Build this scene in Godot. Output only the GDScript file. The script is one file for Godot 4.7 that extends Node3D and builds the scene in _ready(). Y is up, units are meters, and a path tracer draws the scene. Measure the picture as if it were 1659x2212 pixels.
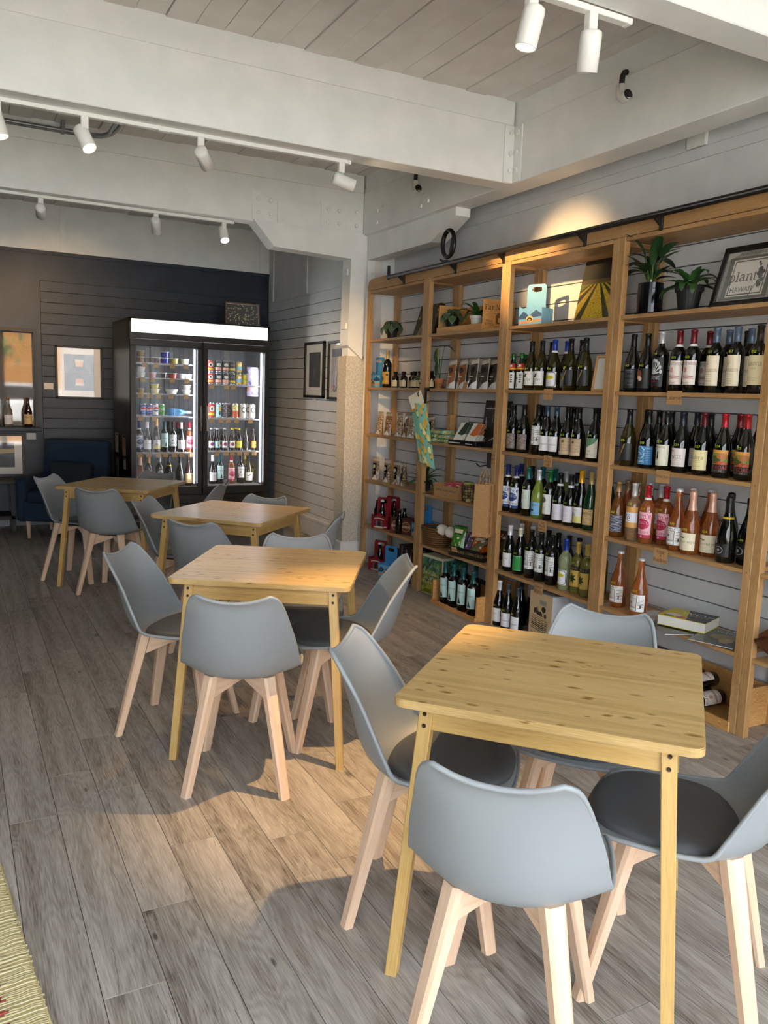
extends Node3D
# ---------------------------------------------------------------- camera model (photo frame 1659 x 2212)
const FOC := 1759.48
const PCX := 829.5
const PCY := 1106.0
const EYE := Vector3(0, 1.48, 0)
const SHX := 3.114        # front plane of the shelving
const WALLX := 3.41       # slat wall behind the shelving
const SHY := [1.935, 1.542, 1.152, 0.762, 0.375, 0.0]
var cam_b := Basis.from_euler(Vector3(deg_to_rad(-8.15576), deg_to_rad(-28.0794), deg_to_rad(2.0085)), EULER_ORDER_YXZ)
var taken := {}
var M := {}
var rng := RandomNumberGenerator.new()

func ray(px: float, py: float) -> Vector3:
	return cam_b * Vector3((px - PCX) / FOC, -(py - PCY) / FOC, -1.0)
func at_y(px: float, py: float, y: float) -> Vector3:
	var d := ray(px, py)
	return EYE + d * ((y - EYE.y) / d.y)
func at_x(px: float, py: float, x: float) -> Vector3:
	var d := ray(px, py)
	return EYE + d * (x / d.x)
func at_z(px: float, py: float, z: float) -> Vector3:
	var d := ray(px, py)
	return EYE + d * (z / d.z)
func z_for(px: float, x: float, y: float) -> float:     # the z at which a point (x, y, z) shows in picture column px
	var k := (px - PCX) / FOC
	var a := cam_b.x + cam_b.z * k
	return -(a.x * x + a.y * (y - EYE.y)) / a.z
func x_for(px: float, y: float, z: float) -> float:
	var k := (px - PCX) / FOC
	var a := cam_b.x + cam_b.z * k
	return -(a.z * z + a.y * (y - EYE.y)) / a.x

# ---------------------------------------------------------------- nodes
func numbered(called: String) -> String:
	var n: int = taken.get(called, 0)
	taken[called] = n + 1
	return called if n == 0 else "%s_%03d" % [called, n]
func tag(o: Node, label: String, category: String, group := "") -> void:
	o.set_meta("label", label)
	o.set_meta("category", category)
	if group != "":
		o.set_meta("group", group)
func thing(called: String, label: String, category: String, at := Vector3.ZERO, turn := 0.0, group := "") -> Node3D:
	var o := Node3D.new()
	o.name = numbered(called)
	add_child(o, true)
	o.position = at
	o.rotation.y = turn
	tag(o, label, category, group)
	return o
func part(parent: Node, called: String, mesh: Mesh, mat: Material, xf := Transform3D()) -> MeshInstance3D:
	var o := MeshInstance3D.new()
	o.name = called
	o.mesh = mesh
	o.material_override = mat
	o.transform = xf
	parent.add_child(o, true)
	return o
func struct(called: String, mesh: Mesh, mat: Material) -> MeshInstance3D:
	var o := part(self, called, mesh, mat)
	o.set_meta("kind", "structure")
	return o
func single(called: String, label: String, category: String, mesh: Mesh, mat: Material, xf := Transform3D(), group := "") -> MeshInstance3D:
	var o := part(self, numbered(called), mesh, mat, xf)
	tag(o, label, category, group)
	return o
func copy_of(o: Node3D, called: String, label: String, at: Vector3, turn: float, group := "") -> Node3D:
	var c: Node3D = o.duplicate()
	c.name = numbered(called)
	add_child(c, true)
	c.position = at
	c.rotation = Vector3(0, turn, 0)
	c.set_meta("label", label)
	if group != "":
		c.set_meta("group", group)
	return c
func T(at: Vector3, b := Basis.IDENTITY) -> Transform3D:
	return Transform3D(b, at)
func RY(a: float) -> Basis:
	return Basis(Vector3.UP, a)

# ---------------------------------------------------------------- meshes
func mb() -> SurfaceTool:
	var st := SurfaceTool.new()
	st.begin(Mesh.PRIMITIVE_TRIANGLES)
	st.set_smooth_group(-1)
	return st
func done(st: SurfaceTool, _smooth := false) -> ArrayMesh:
	st.generate_normals()
	return st.commit()
func tri(st: SurfaceTool, a: Vector3, b: Vector3, c: Vector3, ua := Vector2.ZERO, ub := Vector2.ZERO, uc := Vector2.ZERO) -> void:
	st.set_uv(ua); st.add_vertex(a)
	st.set_uv(ub); st.add_vertex(b)
	st.set_uv(uc); st.add_vertex(c)
# a quad, corners given clockwise as seen from its front: top-left, top-right, bottom-right, bottom-left
func quad(st: SurfaceTool, a: Vector3, b: Vector3, c: Vector3, d: Vector3, uv := Rect2(0, 0, 1, 1)) -> void:
	var e := uv.end
	tri(st, a, b, c, uv.position, Vector2(e.x, uv.position.y), e)
	tri(st, a, c, d, uv.position, e, Vector2(uv.position.x, e.y))
# box with the grain (u, in metres) along one axis; bev chamfers its edges
func box(st: SurfaceTool, c: Vector3, s: Vector3, grain := 1, off := Vector2.ZERO, b := Basis.IDENTITY, bev := 0.0) -> void:
	var h := s * 0.5
	for ax in 3:
		var u := (ax + 1) % 3
		var v := (ax + 2) % 3
		for sg in [-1.0, 1.0]:
			var P := []
			for k in [[-1, 1], [1, 1], [1, -1], [-1, -1]]:
				var p := Vector3.ZERO
				p[ax] = sg * h[ax]
				p[u] = k[0] * (h[u] - bev)
				p[v] = k[1] * (h[v] - bev)
				P.append(p)
			_face(st, P, sg > 0, c, grain, off, b)
	if bev > 0.0:
		for ax in 3:
			var u := (ax + 1) % 3
			var v := (ax + 2) % 3
			for su in [-1.0, 1.0]:
				for sv in [-1.0, 1.0]:
					var P := []
					for k in [[0, -1], [0, 1], [1, 1], [1, -1]]:
						var p := Vector3.ZERO
						p[ax] = k[1] * (h[ax] - bev)
						p[u] = su * (h[u] - (0.0 if k[0] == 0 else bev))
						p[v] = sv * (h[v] - (bev if k[0] == 0 else 0.0))
						P.append(p)
					_face(st, P, su * sv > 0, c, grain, off, b)
		for sx in [-1.0, 1.0]:
			for sy in [-1.0, 1.0]:
				for sz in [-1.0, 1.0]:
					var P := [Vector3(sx * h.x, sy * (h.y - bev), sz * (h.z - bev)), Vector3(sx * (h.x - bev), sy * h.y, sz * (h.z - bev)), Vector3(sx * (h.x - bev), sy * (h.y - bev), sz * h.z)]
					_face(st, P, sx * sy * sz < 0, c, grain, off, b)
func _face(st: SurfaceTool, P: Array, fwd: bool, c: Vector3, grain: int, off: Vector2, b: Basis) -> void:
	var o := [(grain + 1) % 3, (grain + 2) % 3]
	var n: Vector3 = ((P[1] - P[0]) as Vector3).cross(P[2] - P[0]).abs()
	var cross: int = o[0]
	if n[o[0]] > n[o[1]]:
		cross = o[1]
	var U := []
	for p in P:
		U.append(off + (Vector2(p[grain], p[cross]) if n[grain] <= maxf(n[o[0]], n[o[1]]) else Vector2(p[o[0]] * 0.2, p[o[1]])))
	var order := range(P.size())
	if not fwd:
		order.reverse()
	for k in range(1, P.size() - 1):
		var i: int = order[0]
		var j: int = order[k]
		var l: int = order[k + 1]
		tri(st, c + b * P[i], c + b * P[j], c + b * P[l], U[i], U[j], U[l])
func box_mesh(s: Vector3, grain := 1, bev := 0.0, off := Vector2.ZERO, c := Vector3.ZERO) -> ArrayMesh:
	var st := mb()
	box(st, c, s, grain, off, Basis.IDENTITY, bev)
	return done(st)
# a box between two corners
func box2(st: SurfaceTool, p: Vector3, q: Vector3, grain := 1, off := Vector2.ZERO, bev := 0.0) -> void:
	box(st, (p + q) * 0.5, (q - p).abs(), grain, off, Basis.IDENTITY, bev)
func box2_mesh(p: Vector3, q: Vector3, grain := 1, bev := 0.0, off := Vector2.ZERO) -> ArrayMesh:
	var st := mb()
	box2(st, p, q, grain, off, bev)
	return done(st)
# solid of revolution; profile of (radius, height), listed from bottom to top
func lathe(st: SurfaceTool, prof: Array, seg := 20, c := Vector3.ZERO, a0 := 0.0, a1 := TAU, uv := Rect2(0, 0, 1, 1)) -> void:
	var tot := 0.0
	for i in range(1, prof.size()):
		tot += (prof[i] as Vector2).distance_to(prof[i - 1])
	var run := 0.0
	for i in range(1, prof.size()):
		var p: Vector2 = prof[i - 1]
		var q: Vector2 = prof[i]
		var v0 := uv.end.y - uv.size.y * run / tot
		run += p.distance_to(q)
		var v1 := uv.end.y - uv.size.y * run / tot
		for k in seg:
			var s := a0 + (a1 - a0) * k / seg
			var e := a0 + (a1 - a0) * (k + 1) / seg
			var u0 := uv.position.x + uv.size.x * k / seg
			var u1 := uv.position.x + uv.size.x * (k + 1) / seg
			var A := c + Vector3(p.x * sin(s), p.y, p.x * cos(s))
			var B := c + Vector3(p.x * sin(e), p.y, p.x * cos(e))
			var C := c + Vector3(q.x * sin(e), q.y, q.x * cos(e))
			var D := c + Vector3(q.x * sin(s), q.y, q.x * cos(s))
			if q.x > 1e-5:
				tri(st, D, C, B, Vector2(u0, v1), Vector2(u1, v1), Vector2(u1, v0))
			if p.x > 1e-5:
				tri(st, D, B, A, Vector2(u0, v1), Vector2(u1, v0), Vector2(u0, v0))
func lathe_mesh(prof: Array, seg := 20, smooth := true) -> ArrayMesh:
	var st := mb()
	if smooth:
		st.set_smooth_group(0)
	lathe(st, prof, seg)
	return done(st, true) if smooth else done(st)
# swept tube, radius may vary
func tube(st: SurfaceTool, pts: Array, r, seg := 8, cap := true) -> void:
	var up := Vector3.UP
	var rings := []
	for i in pts.size():
		var d: Vector3 = (pts[mini(i + 1, pts.size() - 1)] - pts[maxi(i - 1, 0)]).normalized()
		if absf(d.dot(up)) > 0.95:
			up = Vector3(0.3, 0.1, 1).normalized()
		var s := d.cross(up).normalized()
		up = s.cross(d).normalized()
		var rr: float = r[i] if r is Array else r
		var ring := []
		for k in seg:
			var a := TAU * k / seg
			ring.append(pts[i] + (s * cos(a) + up * sin(a)) * rr)
		rings.append(ring)
	for i in range(1, pts.size()):
		for k in seg:
			var j := (k + 1) % seg
			quad(st, rings[i - 1][k], rings[i - 1][j], rings[i][j], rings[i][k])
	if cap:
		for k in range(1, seg - 1):
			tri(st, rings[0][0], rings[0][k + 1], rings[0][k])
			tri(st, rings[-1][0], rings[-1][k], rings[-1][k + 1])
func tube_mesh(pts: Array, r, seg := 8) -> ArrayMesh:
	var st := mb()
	st.set_smooth_group(0)
	tube(st, pts, r, seg)
	return done(st, true)
# prism: outline of 2-D points (counter-clockwise, x right, y up) in the plane of b.x, b.y, thickness along b.z
func prism(st: SurfaceTool, pts: Array, depth: float, b := Basis.IDENTITY, o := Vector3.ZERO, uvs := 1.0) -> void:
	var pk := PackedVector2Array(pts)
	var ix := Geometry2D.triangulate_polygon(pk)
	var h := depth * 0.5
	for i in range(0, ix.size(), 3):
		var A := pk[ix[i]]
		var B := pk[ix[i + 1]]
		var C := pk[ix[i + 2]]
		if (B - A).cross(C - A) < 0:
			var t := B
			B = C
			C = t
		tri(st, o + b * Vector3(A.x, A.y, h), o + b * Vector3(C.x, C.y, h), o + b * Vector3(B.x, B.y, h), A * uvs, C * uvs, B * uvs)
		tri(st, o + b * Vector3(A.x, A.y, -h), o + b * Vector3(B.x, B.y, -h), o + b * Vector3(C.x, C.y, -h), A * uvs, B * uvs, C * uvs)
	var run := 0.0
	for i in pk.size():
		var A := pk[i]
		var B := pk[(i + 1) % pk.size()]
		var l := A.distance_to(B)
		quad(st, o + b * Vector3(A.x, A.y, h), o + b * Vector3(B.x, B.y, h), o + b * Vector3(B.x, B.y, -h), o + b * Vector3(A.x, A.y, -h), Rect2(run * uvs, 0, l * uvs, depth * uvs))
		run += l
func prism_mesh(pts: Array, depth: float, b := Basis.IDENTITY, o := Vector3.ZERO) -> ArrayMesh:
	var st := mb()
	prism(st, pts, depth, b, o)
	return done(st)
func rounded(w: float, h: float, r: float, n := 5) -> Array:
	var out := []
	for q in 4:
		var c := Vector2((w * 0.5 - r) * [1, -1, -1, 1][q], (h * 0.5 - r) * [1, 1, -1, -1][q])
		for k in n + 1:
			var a := (q + float(k) / n) * PI * 0.5
			out.append(c + Vector2(cos(a), sin(a)) * r)
	return out

# ---------------------------------------------------------------- materials
func col(hex: int) -> Color:
	return Color(((hex >> 16) & 255) / 255.0, ((hex >> 8) & 255) / 255.0, (hex & 255) / 255.0)
func mat(hex: int, rough := 0.6, metal := 0.0, spec := 0.5) -> StandardMaterial3D:
	var key := "%x_%s_%s_%s" % [hex, rough, metal, spec]
	if M.has(key):
		return M[key]
	var m := StandardMaterial3D.new()
	m.albedo_color = col(hex)
	m.roughness = rough
	m.metallic = metal
	m.metallic_specular = spec
	M[key] = m
	return m
func tex_mat(img: Image, rough := 0.6, scale := Vector2.ONE, spec := 0.5) -> StandardMaterial3D:
	var m := StandardMaterial3D.new()
	m.albedo_texture = ImageTexture.create_from_image(img)
	m.roughness = rough
	m.metallic_specular = spec
	m.uv1_scale = Vector3(scale.x, scale.y, 1)
	return m
func glass(hex: int, alpha := 0.05, solid := false) -> StandardMaterial3D:
	var m := StandardMaterial3D.new()
	m.albedo_color = Color(col(hex), alpha)
	m.roughness = 0.03
	m.transparency = BaseMaterial3D.TRANSPARENCY_ALPHA
	if solid:
		m.refraction_enabled = true
		m.refraction_scale = 0.05
	return m
func glow(hex: int, energy: float) -> StandardMaterial3D:
	var m := StandardMaterial3D.new()
	m.albedo_color = col(hex)
	m.emission_enabled = true
	m.emission = col(hex)
	m.emission_energy_multiplier = energy
	return m
func noise_img(w: int, h: int, sd: int, freq: float, oct := 3, typ := FastNoiseLite.TYPE_SIMPLEX_SMOOTH) -> Image:
	var n := FastNoiseLite.new()
	n.seed = sd
	n.noise_type = typ
	n.frequency = freq
	n.fractal_octaves = oct
	var im := n.get_seamless_image(w, h)
	im.convert(Image.FORMAT_L8)
	return im
# wood: grain along u. Layers: broad tone, streaks, fine fibre, rings; ramp of colours from dark to light
func wood(w: int, h: int, sd: int, ramp: Array, k := [0.35, 0.35, 0.2, 0.3], rings := 5.0, strips := 0, knots := 0, kr := 0.03, tone_k := 0.16) -> Image:
	var broad := noise_img(64, 64, sd, 0.03)
	broad.resize(w, h, Image.INTERPOLATE_CUBIC)
	var streak := noise_img(32, 256, sd + 1, 0.05, 3)
	streak.resize(w, h, Image.INTERPOLATE_CUBIC)
	var fibre := noise_img(maxi(32, w / 16), h, sd + 2, 0.25, 2)
	fibre.resize(w, h, Image.INTERPOLATE_CUBIC)
	var B := broad.get_data()
	var S := streak.get_data()
	var F := fibre.get_data()
	var out := PackedByteArray()
	out.resize(w * h * 3)
	var r := RandomNumberGenerator.new()
	r.seed = sd
	var tone := []
	for i in maxi(1, strips):
		tone.append(r.randf_range(-0.5, 0.5))
	var shift := []
	for i in maxi(1, strips):
		shift.append(r.randi_range(0, w))
	var K := []
	for i in knots:
		K.append([r.randf() * w, r.randf() * h, r.randf_range(0.4, 1.0) * kr * h])
	var D := PackedFloat32Array()
	if knots > 0:
		D.resize(w * h)
	for q in K:
		var R := int(q[2] * 3.0)
		for dy in range(-R, R + 1):
			for dx in range(-R * 2, R * 2 + 1):
				var d2: float = (dx * dx * 0.2 + dy * dy) / (q[2] * q[2])
				if d2 < 9.0:
					D[posmod(int(q[1]) + dy, h) * w + posmod(int(q[0]) + dx, w)] -= 0.55 * exp(-d2) - 0.12 * exp(-(d2 - 2.0) * (d2 - 2.0))
	var lut := []
	for i in 256:
		var t := i / 255.0 * (ramp.size() - 1)
		var a := mini(int(t), ramp.size() - 2)
		var c: Color = (ramp[a] as Color).lerp(ramp[a + 1], t - a)
		lut.append([int(c.r * 255), int(c.g * 255), int(c.b * 255)])
	var i := 0
	for y in h:
		var si: int = int(float(y) / h * maxi(1, strips)) if strips > 0 else 0
		var tn: float = tone[si] * tone_k if strips > 0 else 0.0
		var sh: int = shift[si] if strips > 0 else 0
		var row := y * w
		for x in w:
			var j := row + (x + sh) % w
			var b := B[j] / 255.0 - 0.5
			var rg := (b * 1.6 + S[j] / 255.0 * 0.5) * rings
			rg = absf(rg - floorf(rg) - 0.5) * 2.0 - 0.5
			var v: float = 0.5 + b * k[0] + (S[j] / 255.0 - 0.5) * k[1] + (F[j] / 255.0 - 0.5) * k[2] + rg * k[3] + tn
			if knots > 0:
				v += D[row + x]
			var L: Array = lut[clampi(int(v * 255.0), 0, 255)]
			out[i] = L[0]
			out[i + 1] = L[1]
			out[i + 2] = L[2]
			i += 3
	return Image.create_from_data(w, h, false, Image.FORMAT_RGB8, out)
# plain colour broken by soft noise patches and speckle
func mottle(w: int, h: int, sd: int, a: Color, b: Color, freq := 0.02, speck := 0.3) -> Image:
	var n := noise_img(w, h, sd, freq, 4).get_data()
	var s := noise_img(w, h, sd + 7, 0.4, 1).get_data()
	var out := PackedByteArray()
	out.resize(w * h * 3)
	for i in w * h:
		var c := a.lerp(b, clampf((n[i] / 255.0 - 0.5) * 1.6 + 0.5 + (s[i] / 255.0 - 0.5) * speck, 0, 1))
		out[i * 3] = int(c.r * 255)
		out[i * 3 + 1] = int(c.g * 255)
		out[i * 3 + 2] = int(c.b * 255)
	return Image.create_from_data(w, h, false, Image.FORMAT_RGB8, out)
# lettering into an image, from the outlines of a TextMesh
func ink_text(im: Image, text: String, x: float, y: float, high: float, c: Color, font := "Droid Sans", center := true, wide := 1.0, bold := 0.0) -> float:
	var tm := TextMesh.new()
	var f := SystemFont.new()
	f.font_names = PackedStringArray([font])
	tm.font = f
	tm.text = text
	tm.font_size = 64
	tm.pixel_size = 1.0 / 64.0
	tm.depth = 0.0
	tm.curve_step = 1.0
	if tm.get_surface_count() == 0:
		return 0.0
	var ar := tm.get_mesh_arrays()
	var V: PackedVector3Array = ar[Mesh.ARRAY_VERTEX]
	var I: PackedInt32Array = ar[Mesh.ARRAY_INDEX] if ar[Mesh.ARRAY_INDEX] != null else PackedInt32Array(range(V.size()))
	var bb := tm.get_aabb()
	var k := high / 0.72
	var ox := x - bb.get_center().x * k * wide if center else x - bb.position.x * k * wide
	var mid := bb.get_center().y
	for t in range(0, I.size(), 3):
		var P := PackedVector2Array()
		for q in 3:
			var v := V[I[t + q]]
			P.append(Vector2(ox + v.x * k * wide, y - (v.y - mid) * k))
		var x0 := int(floor(minf(P[0].x, minf(P[1].x, P[2].x)) - bold))
		var x1 := int(ceil(maxf(P[0].x, maxf(P[1].x, P[2].x)) + bold))
		var y0 := int(floor(minf(P[0].y, minf(P[1].y, P[2].y)) - bold))
		var y1 := int(ceil(maxf(P[0].y, maxf(P[1].y, P[2].y)) + bold))
		for yy in range(maxi(0, y0), mini(im.get_height(), y1 + 1)):
			for xx in range(maxi(0, x0), mini(im.get_width(), x1 + 1)):
				if Geometry2D.point_is_inside_triangle(Vector2(xx + 0.5, yy + 0.5), P[0], P[1], P[2]):
					im.set_pixel(xx, yy, c)
	return bb.size.x * k * wide
func ink_poly(im: Image, pts: Array, c: Color) -> void:
	var pk := PackedVector2Array(pts)
	var r := Rect2(pk[0], Vector2.ZERO)
	for p in pk:
		r = r.expand(p)
	for y in range(maxi(0, int(r.position.y)), mini(im.get_height(), int(r.end.y) + 1)):
		for x in range(maxi(0, int(r.position.x)), mini(im.get_width(), int(r.end.x) + 1)):
			if Geometry2D.is_point_in_polygon(Vector2(x + 0.5, y + 0.5), pk):
				im.set_pixel(x, y, c)
func ink_disc(im: Image, cx: float, cy: float, rx: float, ry: float, c: Color) -> void:
	for y in range(maxi(0, int(cy - ry)), mini(im.get_height(), int(cy + ry) + 1)):
		for x in range(maxi(0, int(cx - rx)), mini(im.get_width(), int(cx + rx) + 1)):
			if pow((x + 0.5 - cx) / rx, 2) + pow((y + 0.5 - cy) / ry, 2) <= 1.0:
				im.set_pixel(x, y, c)
func ink_line(im: Image, a: Vector2, b: Vector2, w: float, c: Color) -> void:
	var n := (b - a).orthogonal().normalized() * w * 0.5
	if a.distance_to(b) > 0.01:
		ink_poly(im, [a + n, b + n, b - n, a - n], c)
func ink_path(im: Image, pts: Array, w: float, c: Color) -> void:
	for i in range(1, pts.size()):
		ink_line(im, pts[i - 1], pts[i], w, c)
		ink_disc(im, pts[i].x, pts[i].y, w * 0.5, w * 0.5, c)
func ink_rect(im: Image, x: float, y: float, w: float, h: float, c: Color) -> void:
	im.fill_rect(Rect2i(int(x), int(y), int(w), int(h)), c)
func new_img(w: int, h: int, c: Color) -> Image:
	var im := Image.create(w, h, false, Image.FORMAT_RGB8)
	im.fill(c)
	return im

func cracks(im: Image, n: int, sd: int, c: Color) -> Image:      # thin dark drying cracks along the grain
	var r := RandomNumberGenerator.new()
	r.seed = sd
	for i in n:
		var x := r.randf() * im.get_width()
		var y := r.randf() * im.get_height()
		var sl := r.randf_range(-0.12, 0.12)
		for k in r.randi_range(30, 150):
			x += 1.0
			y += sl + r.randf_range(-0.35, 0.35)
			sl = clampf(sl + r.randf_range(-0.03, 0.03), -0.25, 0.25)
			var xx := posmod(int(x), im.get_width())
			var yy := posmod(int(y), im.get_height())
			im.set_pixel(xx, yy, im.get_pixel(xx, yy).lerp(c, r.randf_range(0.4, 0.95)))
	return im

# ================================================================ scene
func _ready() -> void:
	rng.seed = 11
	view_and_light()
	make_materials()
	room()
	ceiling_and_beams()
	storefront()
	furniture()
	shelving()
	goods()
	cooler()
	back_corner()
	track_lights()
	small_things()

func view_and_light() -> void:
	var cam := Camera3D.new()
	cam.name = "camera"
	cam.transform = Transform3D(cam_b, EYE)
	cam.fov = rad_to_deg(2.0 * atan(PCY / FOC))
	cam.near = 0.05
	cam.far = 200.0
	add_child(cam)
	cam.current = true
	var sky_m := ProceduralSkyMaterial.new()
	sky_m.sky_top_color = col(0xc8d4e0)
	sky_m.sky_horizon_color = col(0xeef1f2)
	sky_m.ground_horizon_color = col(0xd2cec5)
	sky_m.ground_bottom_color = col(0xa8a49b)
	sky_m.sun_angle_max = 1.0
	var sky := Sky.new()
	sky.sky_material = sky_m
	var e := Environment.new()
	e.background_mode = Environment.BG_SKY
	e.sky = sky
	e.background_energy_multiplier = 3.2
	e.tonemap_mode = Environment.TONE_MAPPER_LINEAR
	e.tonemap_exposure = 3.7
	e.sdfgi_enabled = true
	e.ssao_enabled = true
	e.ssil_enabled = true
	var w := WorldEnvironment.new()
	w.name = "surroundings"
	w.environment = e
	add_child(w)

func make_materials() -> void:
	M.paint = tex_mat(mottle(256, 256, 3, col(0xe6e8e6), col(0xeff0ee), 0.02, 0.3), 0.5, Vector2(0.6, 0.6))
	M.ceil = tex_mat(mottle(256, 256, 5, col(0xdcd7d2), col(0xe5e1dd), 0.02, 0.3), 0.6, Vector2(0.6, 0.6))
	M.wallw = tex_mat(mottle(256, 256, 6, col(0xd3d5d6), col(0xdcdedf), 0.02, 0.25), 0.5, Vector2(0.6, 0.6))
	M.navy = tex_mat(mottle(256, 256, 8, col(0x182433), col(0x1e2b3b), 0.02, 0.3), 0.45, Vector2(0.6, 0.6))
	M.groove = mat(0x4b4e50, 0.8)
	M.plaster = tex_mat(mottle(256, 256, 12, col(0xbdb6a8), col(0xded8cb), 0.06, 0.8), 0.9, Vector2(3, 3))
	M.oak = tex_mat(wood(768, 256, 21, [col(0x846040), col(0xa87f50), col(0xb8915f), col(0xc6a474)], [0.35, 0.3, 0.22, 0.22], 5.0), 0.5, Vector2(0.8, 3.0))
	M.bamboo = tex_mat(wood(768, 768, 31, [col(0x80602f), col(0xa98a56), col(0xc0a26c), col(0xcdb380), col(0xd6c093)], [0.08, 0.14, 0.26, 0.04], 2.0, 46, 70, 0.011, 0.24), 0.3, Vector2(1.15, 1.2))
	M.bamboo_leg = tex_mat(wood(512, 64, 33, [col(0x947040), col(0xbb9658), col(0xcbaa6c), col(0xd8bc84)], [0.1, 0.2, 0.3, 0.05], 2.0, 4), 0.35, Vector2(1.4, 12.0))
	M.beech = tex_mat(wood(512, 128, 41, [col(0xc49e82), col(0xd8b698), col(0xe0c2a6), col(0xe8d0b8)], [0.3, 0.3, 0.3, 0.1], 3.0), 0.5, Vector2(1.2, 4.0))
	M.floor = tex_mat(cracks(wood(1536, 768, 51, [col(0x534b44), col(0x857c73), col(0x9f9890), col(0xb2aba4), col(0xc0bbb5)], [0.25, 0.4, 0.5, 0.18], 6.0, 6, 10, 0.016, 0.14), 60, 52, col(0x342d27)), 0.42, Vector2(1.0 / 2.54, 1.0 / 0.915))
	M.pine = tex_mat(wood(512, 256, 61, [col(0x9a6a38), col(0xc08d50), col(0xcf9f62), col(0xdab176)], [0.3, 0.3, 0.2, 0.35], 4.0), 0.6, Vector2(1.5, 4.0))
	M.shell = mat(0x8b9093, 0.4)
	M.pad = mat(0x4f5154, 0.5)
	M.black = mat(0x101112, 0.45)
	M.white = mat(0xe8e8e4, 0.4)

# ---------------------------------------------------------------- floor, walls
func room() -> void:
	var fl := struct("floor", box2_mesh(Vector3(-3.0, -0.2, -9.4), Vector3(3.6, -0.006, 1.1), 2), mat(0x3a342d, 0.9))
	var joints := {0: -1.882, 1: -2.187, 2: -2.491, -1: -2.845, 4: -2.396, 5: -2.194, 6: -2.53}
	var L := 1.272
	var Wd := 0.1525
	var shared := {}
	var stuff := mb()
	for c in range(-22, 21):
		var x0 := 0.2775 + c * Wd
		var x1 := minf(x0 + Wd, 3.43)
		var j: float = joints.get(c, -1.9 - fposmod(c * 0.435 + 0.17, L))
		var z := j
		while z < 1.0:
			z += L
		while z > -9.25:
			var zb := minf(z, 1.0)
			var za := maxf(z - L, -9.25)
			z -= L
			var vis := x0 > -0.15 and za < -0.8 and zb - za > 0.05
			var strip := posmod(c * 5 + int(za * 3.1), 6)
			var uo := Vector2(0.25 * posmod(c * 3 + int(zb * 2.7), 10), (strip + 0.5) * Wd)
			var sz := Vector3(x1 - x0 - 0.0016, 0.008, zb - za - 0.0016)
			var ctr := Vector3((x0 + x1) / 2, -0.004, (za + zb) / 2)
			if vis:
				var key := "%d_%d_%d_%d" % [strip, int(uo.x * 8), int(sz.x * 1000), int(sz.z * 1000)]
				if not shared.has(key):
					shared[key] = box_mesh(sz, 2, 0.0008, uo)
				part(fl, "plank", shared[key], M.floor, T(ctr))
			elif zb - za > 0.01 and sz.x > 0.01:
				box(stuff, ctr, sz, 2, uo)
	var rest := part(fl, "planks", done(stuff), M.floor)
	rest.set_meta("kind", "stuff")
	# right wall: the backing behind the shelving, and its slats
	var wr := struct("wall_right", box2_mesh(Vector3(3.425, 0, -9.4), Vector3(3.6, 3.4, 1.1), 2), M.groove)
	slats(wr, 3.41, -6.36, 0.9, M.wallw)
	part(wr, "upper_panel", box2_mesh(Vector3(3.408, 2.415, -6.36), Vector3(3.43, 2.72, 0.9), 2), M.wallw)
	part(wr, "header_board", box2_mesh(Vector3(3.40, 2.72, -6.36), Vector3(3.43, 2.776, 0.9), 2), M.wallw)
	part(wr, "header_board", box2_mesh(Vector3(3.408, 2.78, -6.36), Vector3(3.43, 3.3, 0.9), 2), M.wallw)
	# the stretch beyond the column stands forward
	part(wr, "furring", box2_mesh(Vector3(3.315, 0, -9.25), Vector3(3.425, 3.3, -6.36), 2), M.groove)
	slats(wr, 3.30, -9.2, -6.42, M.wallw)
	part(wr, "upper_panel", box2_mesh(Vector3(3.30, 2.48, -9.2), Vector3(3.315, 3.28, -6.42), 2), M.wallw)
	for z in [-9.05, -8.05]:
		part(wr, "batten", box2_mesh(Vector3(3.288, 2.49 if z < -8.5 else 2.49, z - 0.02), Vector3(3.302, 3.28, z + 0.02), 1), M.wallw)
	var bb := struct("baseboard_right", box2_mesh(Vector3(3.272, 0, -9.2), Vector3(3.30, 0.16, -6.42), 2, 0.004), M.wallw)
	part(bb, "cap", box2_mesh(Vector3(3.265, 0.16, -9.2), Vector3(3.30, 0.2, -6.42), 2, 0.008), M.wallw)
	# back wall, navy, with a window opening at its left end
	var wx := [-1.1, 0.803]
	var wy := [1.03, 2.025]
	var wb := struct("wall_back", box2_mesh(Vector3(wx[1], 0, -9.42), Vector3(3.6, 3.4, -9.215), 0), M.groove)
	part(wb, "panel", box2_mesh(Vector3(-3.0, 0, -9.42), Vector3(wx[0], 2.8, -9.2), 0), M.navy)
	part(wb, "panel", box2_mesh(Vector3(wx[0], 0, -9.42), Vector3(wx[1], wy[0], -9.2), 0), M.navy)
	part(wb, "panel", box2_mesh(Vector3(wx[0], wy[1], -9.42), Vector3(wx[1], 2.8, -9.2), 0), M.navy)
	part(wb, "panel", box2_mesh(Vector3(wx[1], 0, -9.215), Vector3(0.845, 2.8, -9.2), 0), M.navy)
	part(wb, "upper_panel", box2_mesh(Vector3(0.845, 2.515, -9.215), Vector3(3.30, 2.775, -9.2), 0), M.navy)
	part(wb, "top_strip", box2_mesh(Vector3(-3.0, 2.775, -9.215), Vector3(3.30, 2.81, -9.185), 0), M.navy)
	part(wb, "white_band", box2_mesh(Vector3(-3.0, 2.81, -9.42), Vector3(3.30, 3.4, -9.2), 0), M.paint)
	for x in [1.075, 3.2]:
		part(wb, "batten", box2_mesh(Vector3(x - 0.022, 2.812, -9.2), Vector3(x + 0.022, 3.28, -9.188), 1), M.paint)
	var y := 2.512
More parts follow.
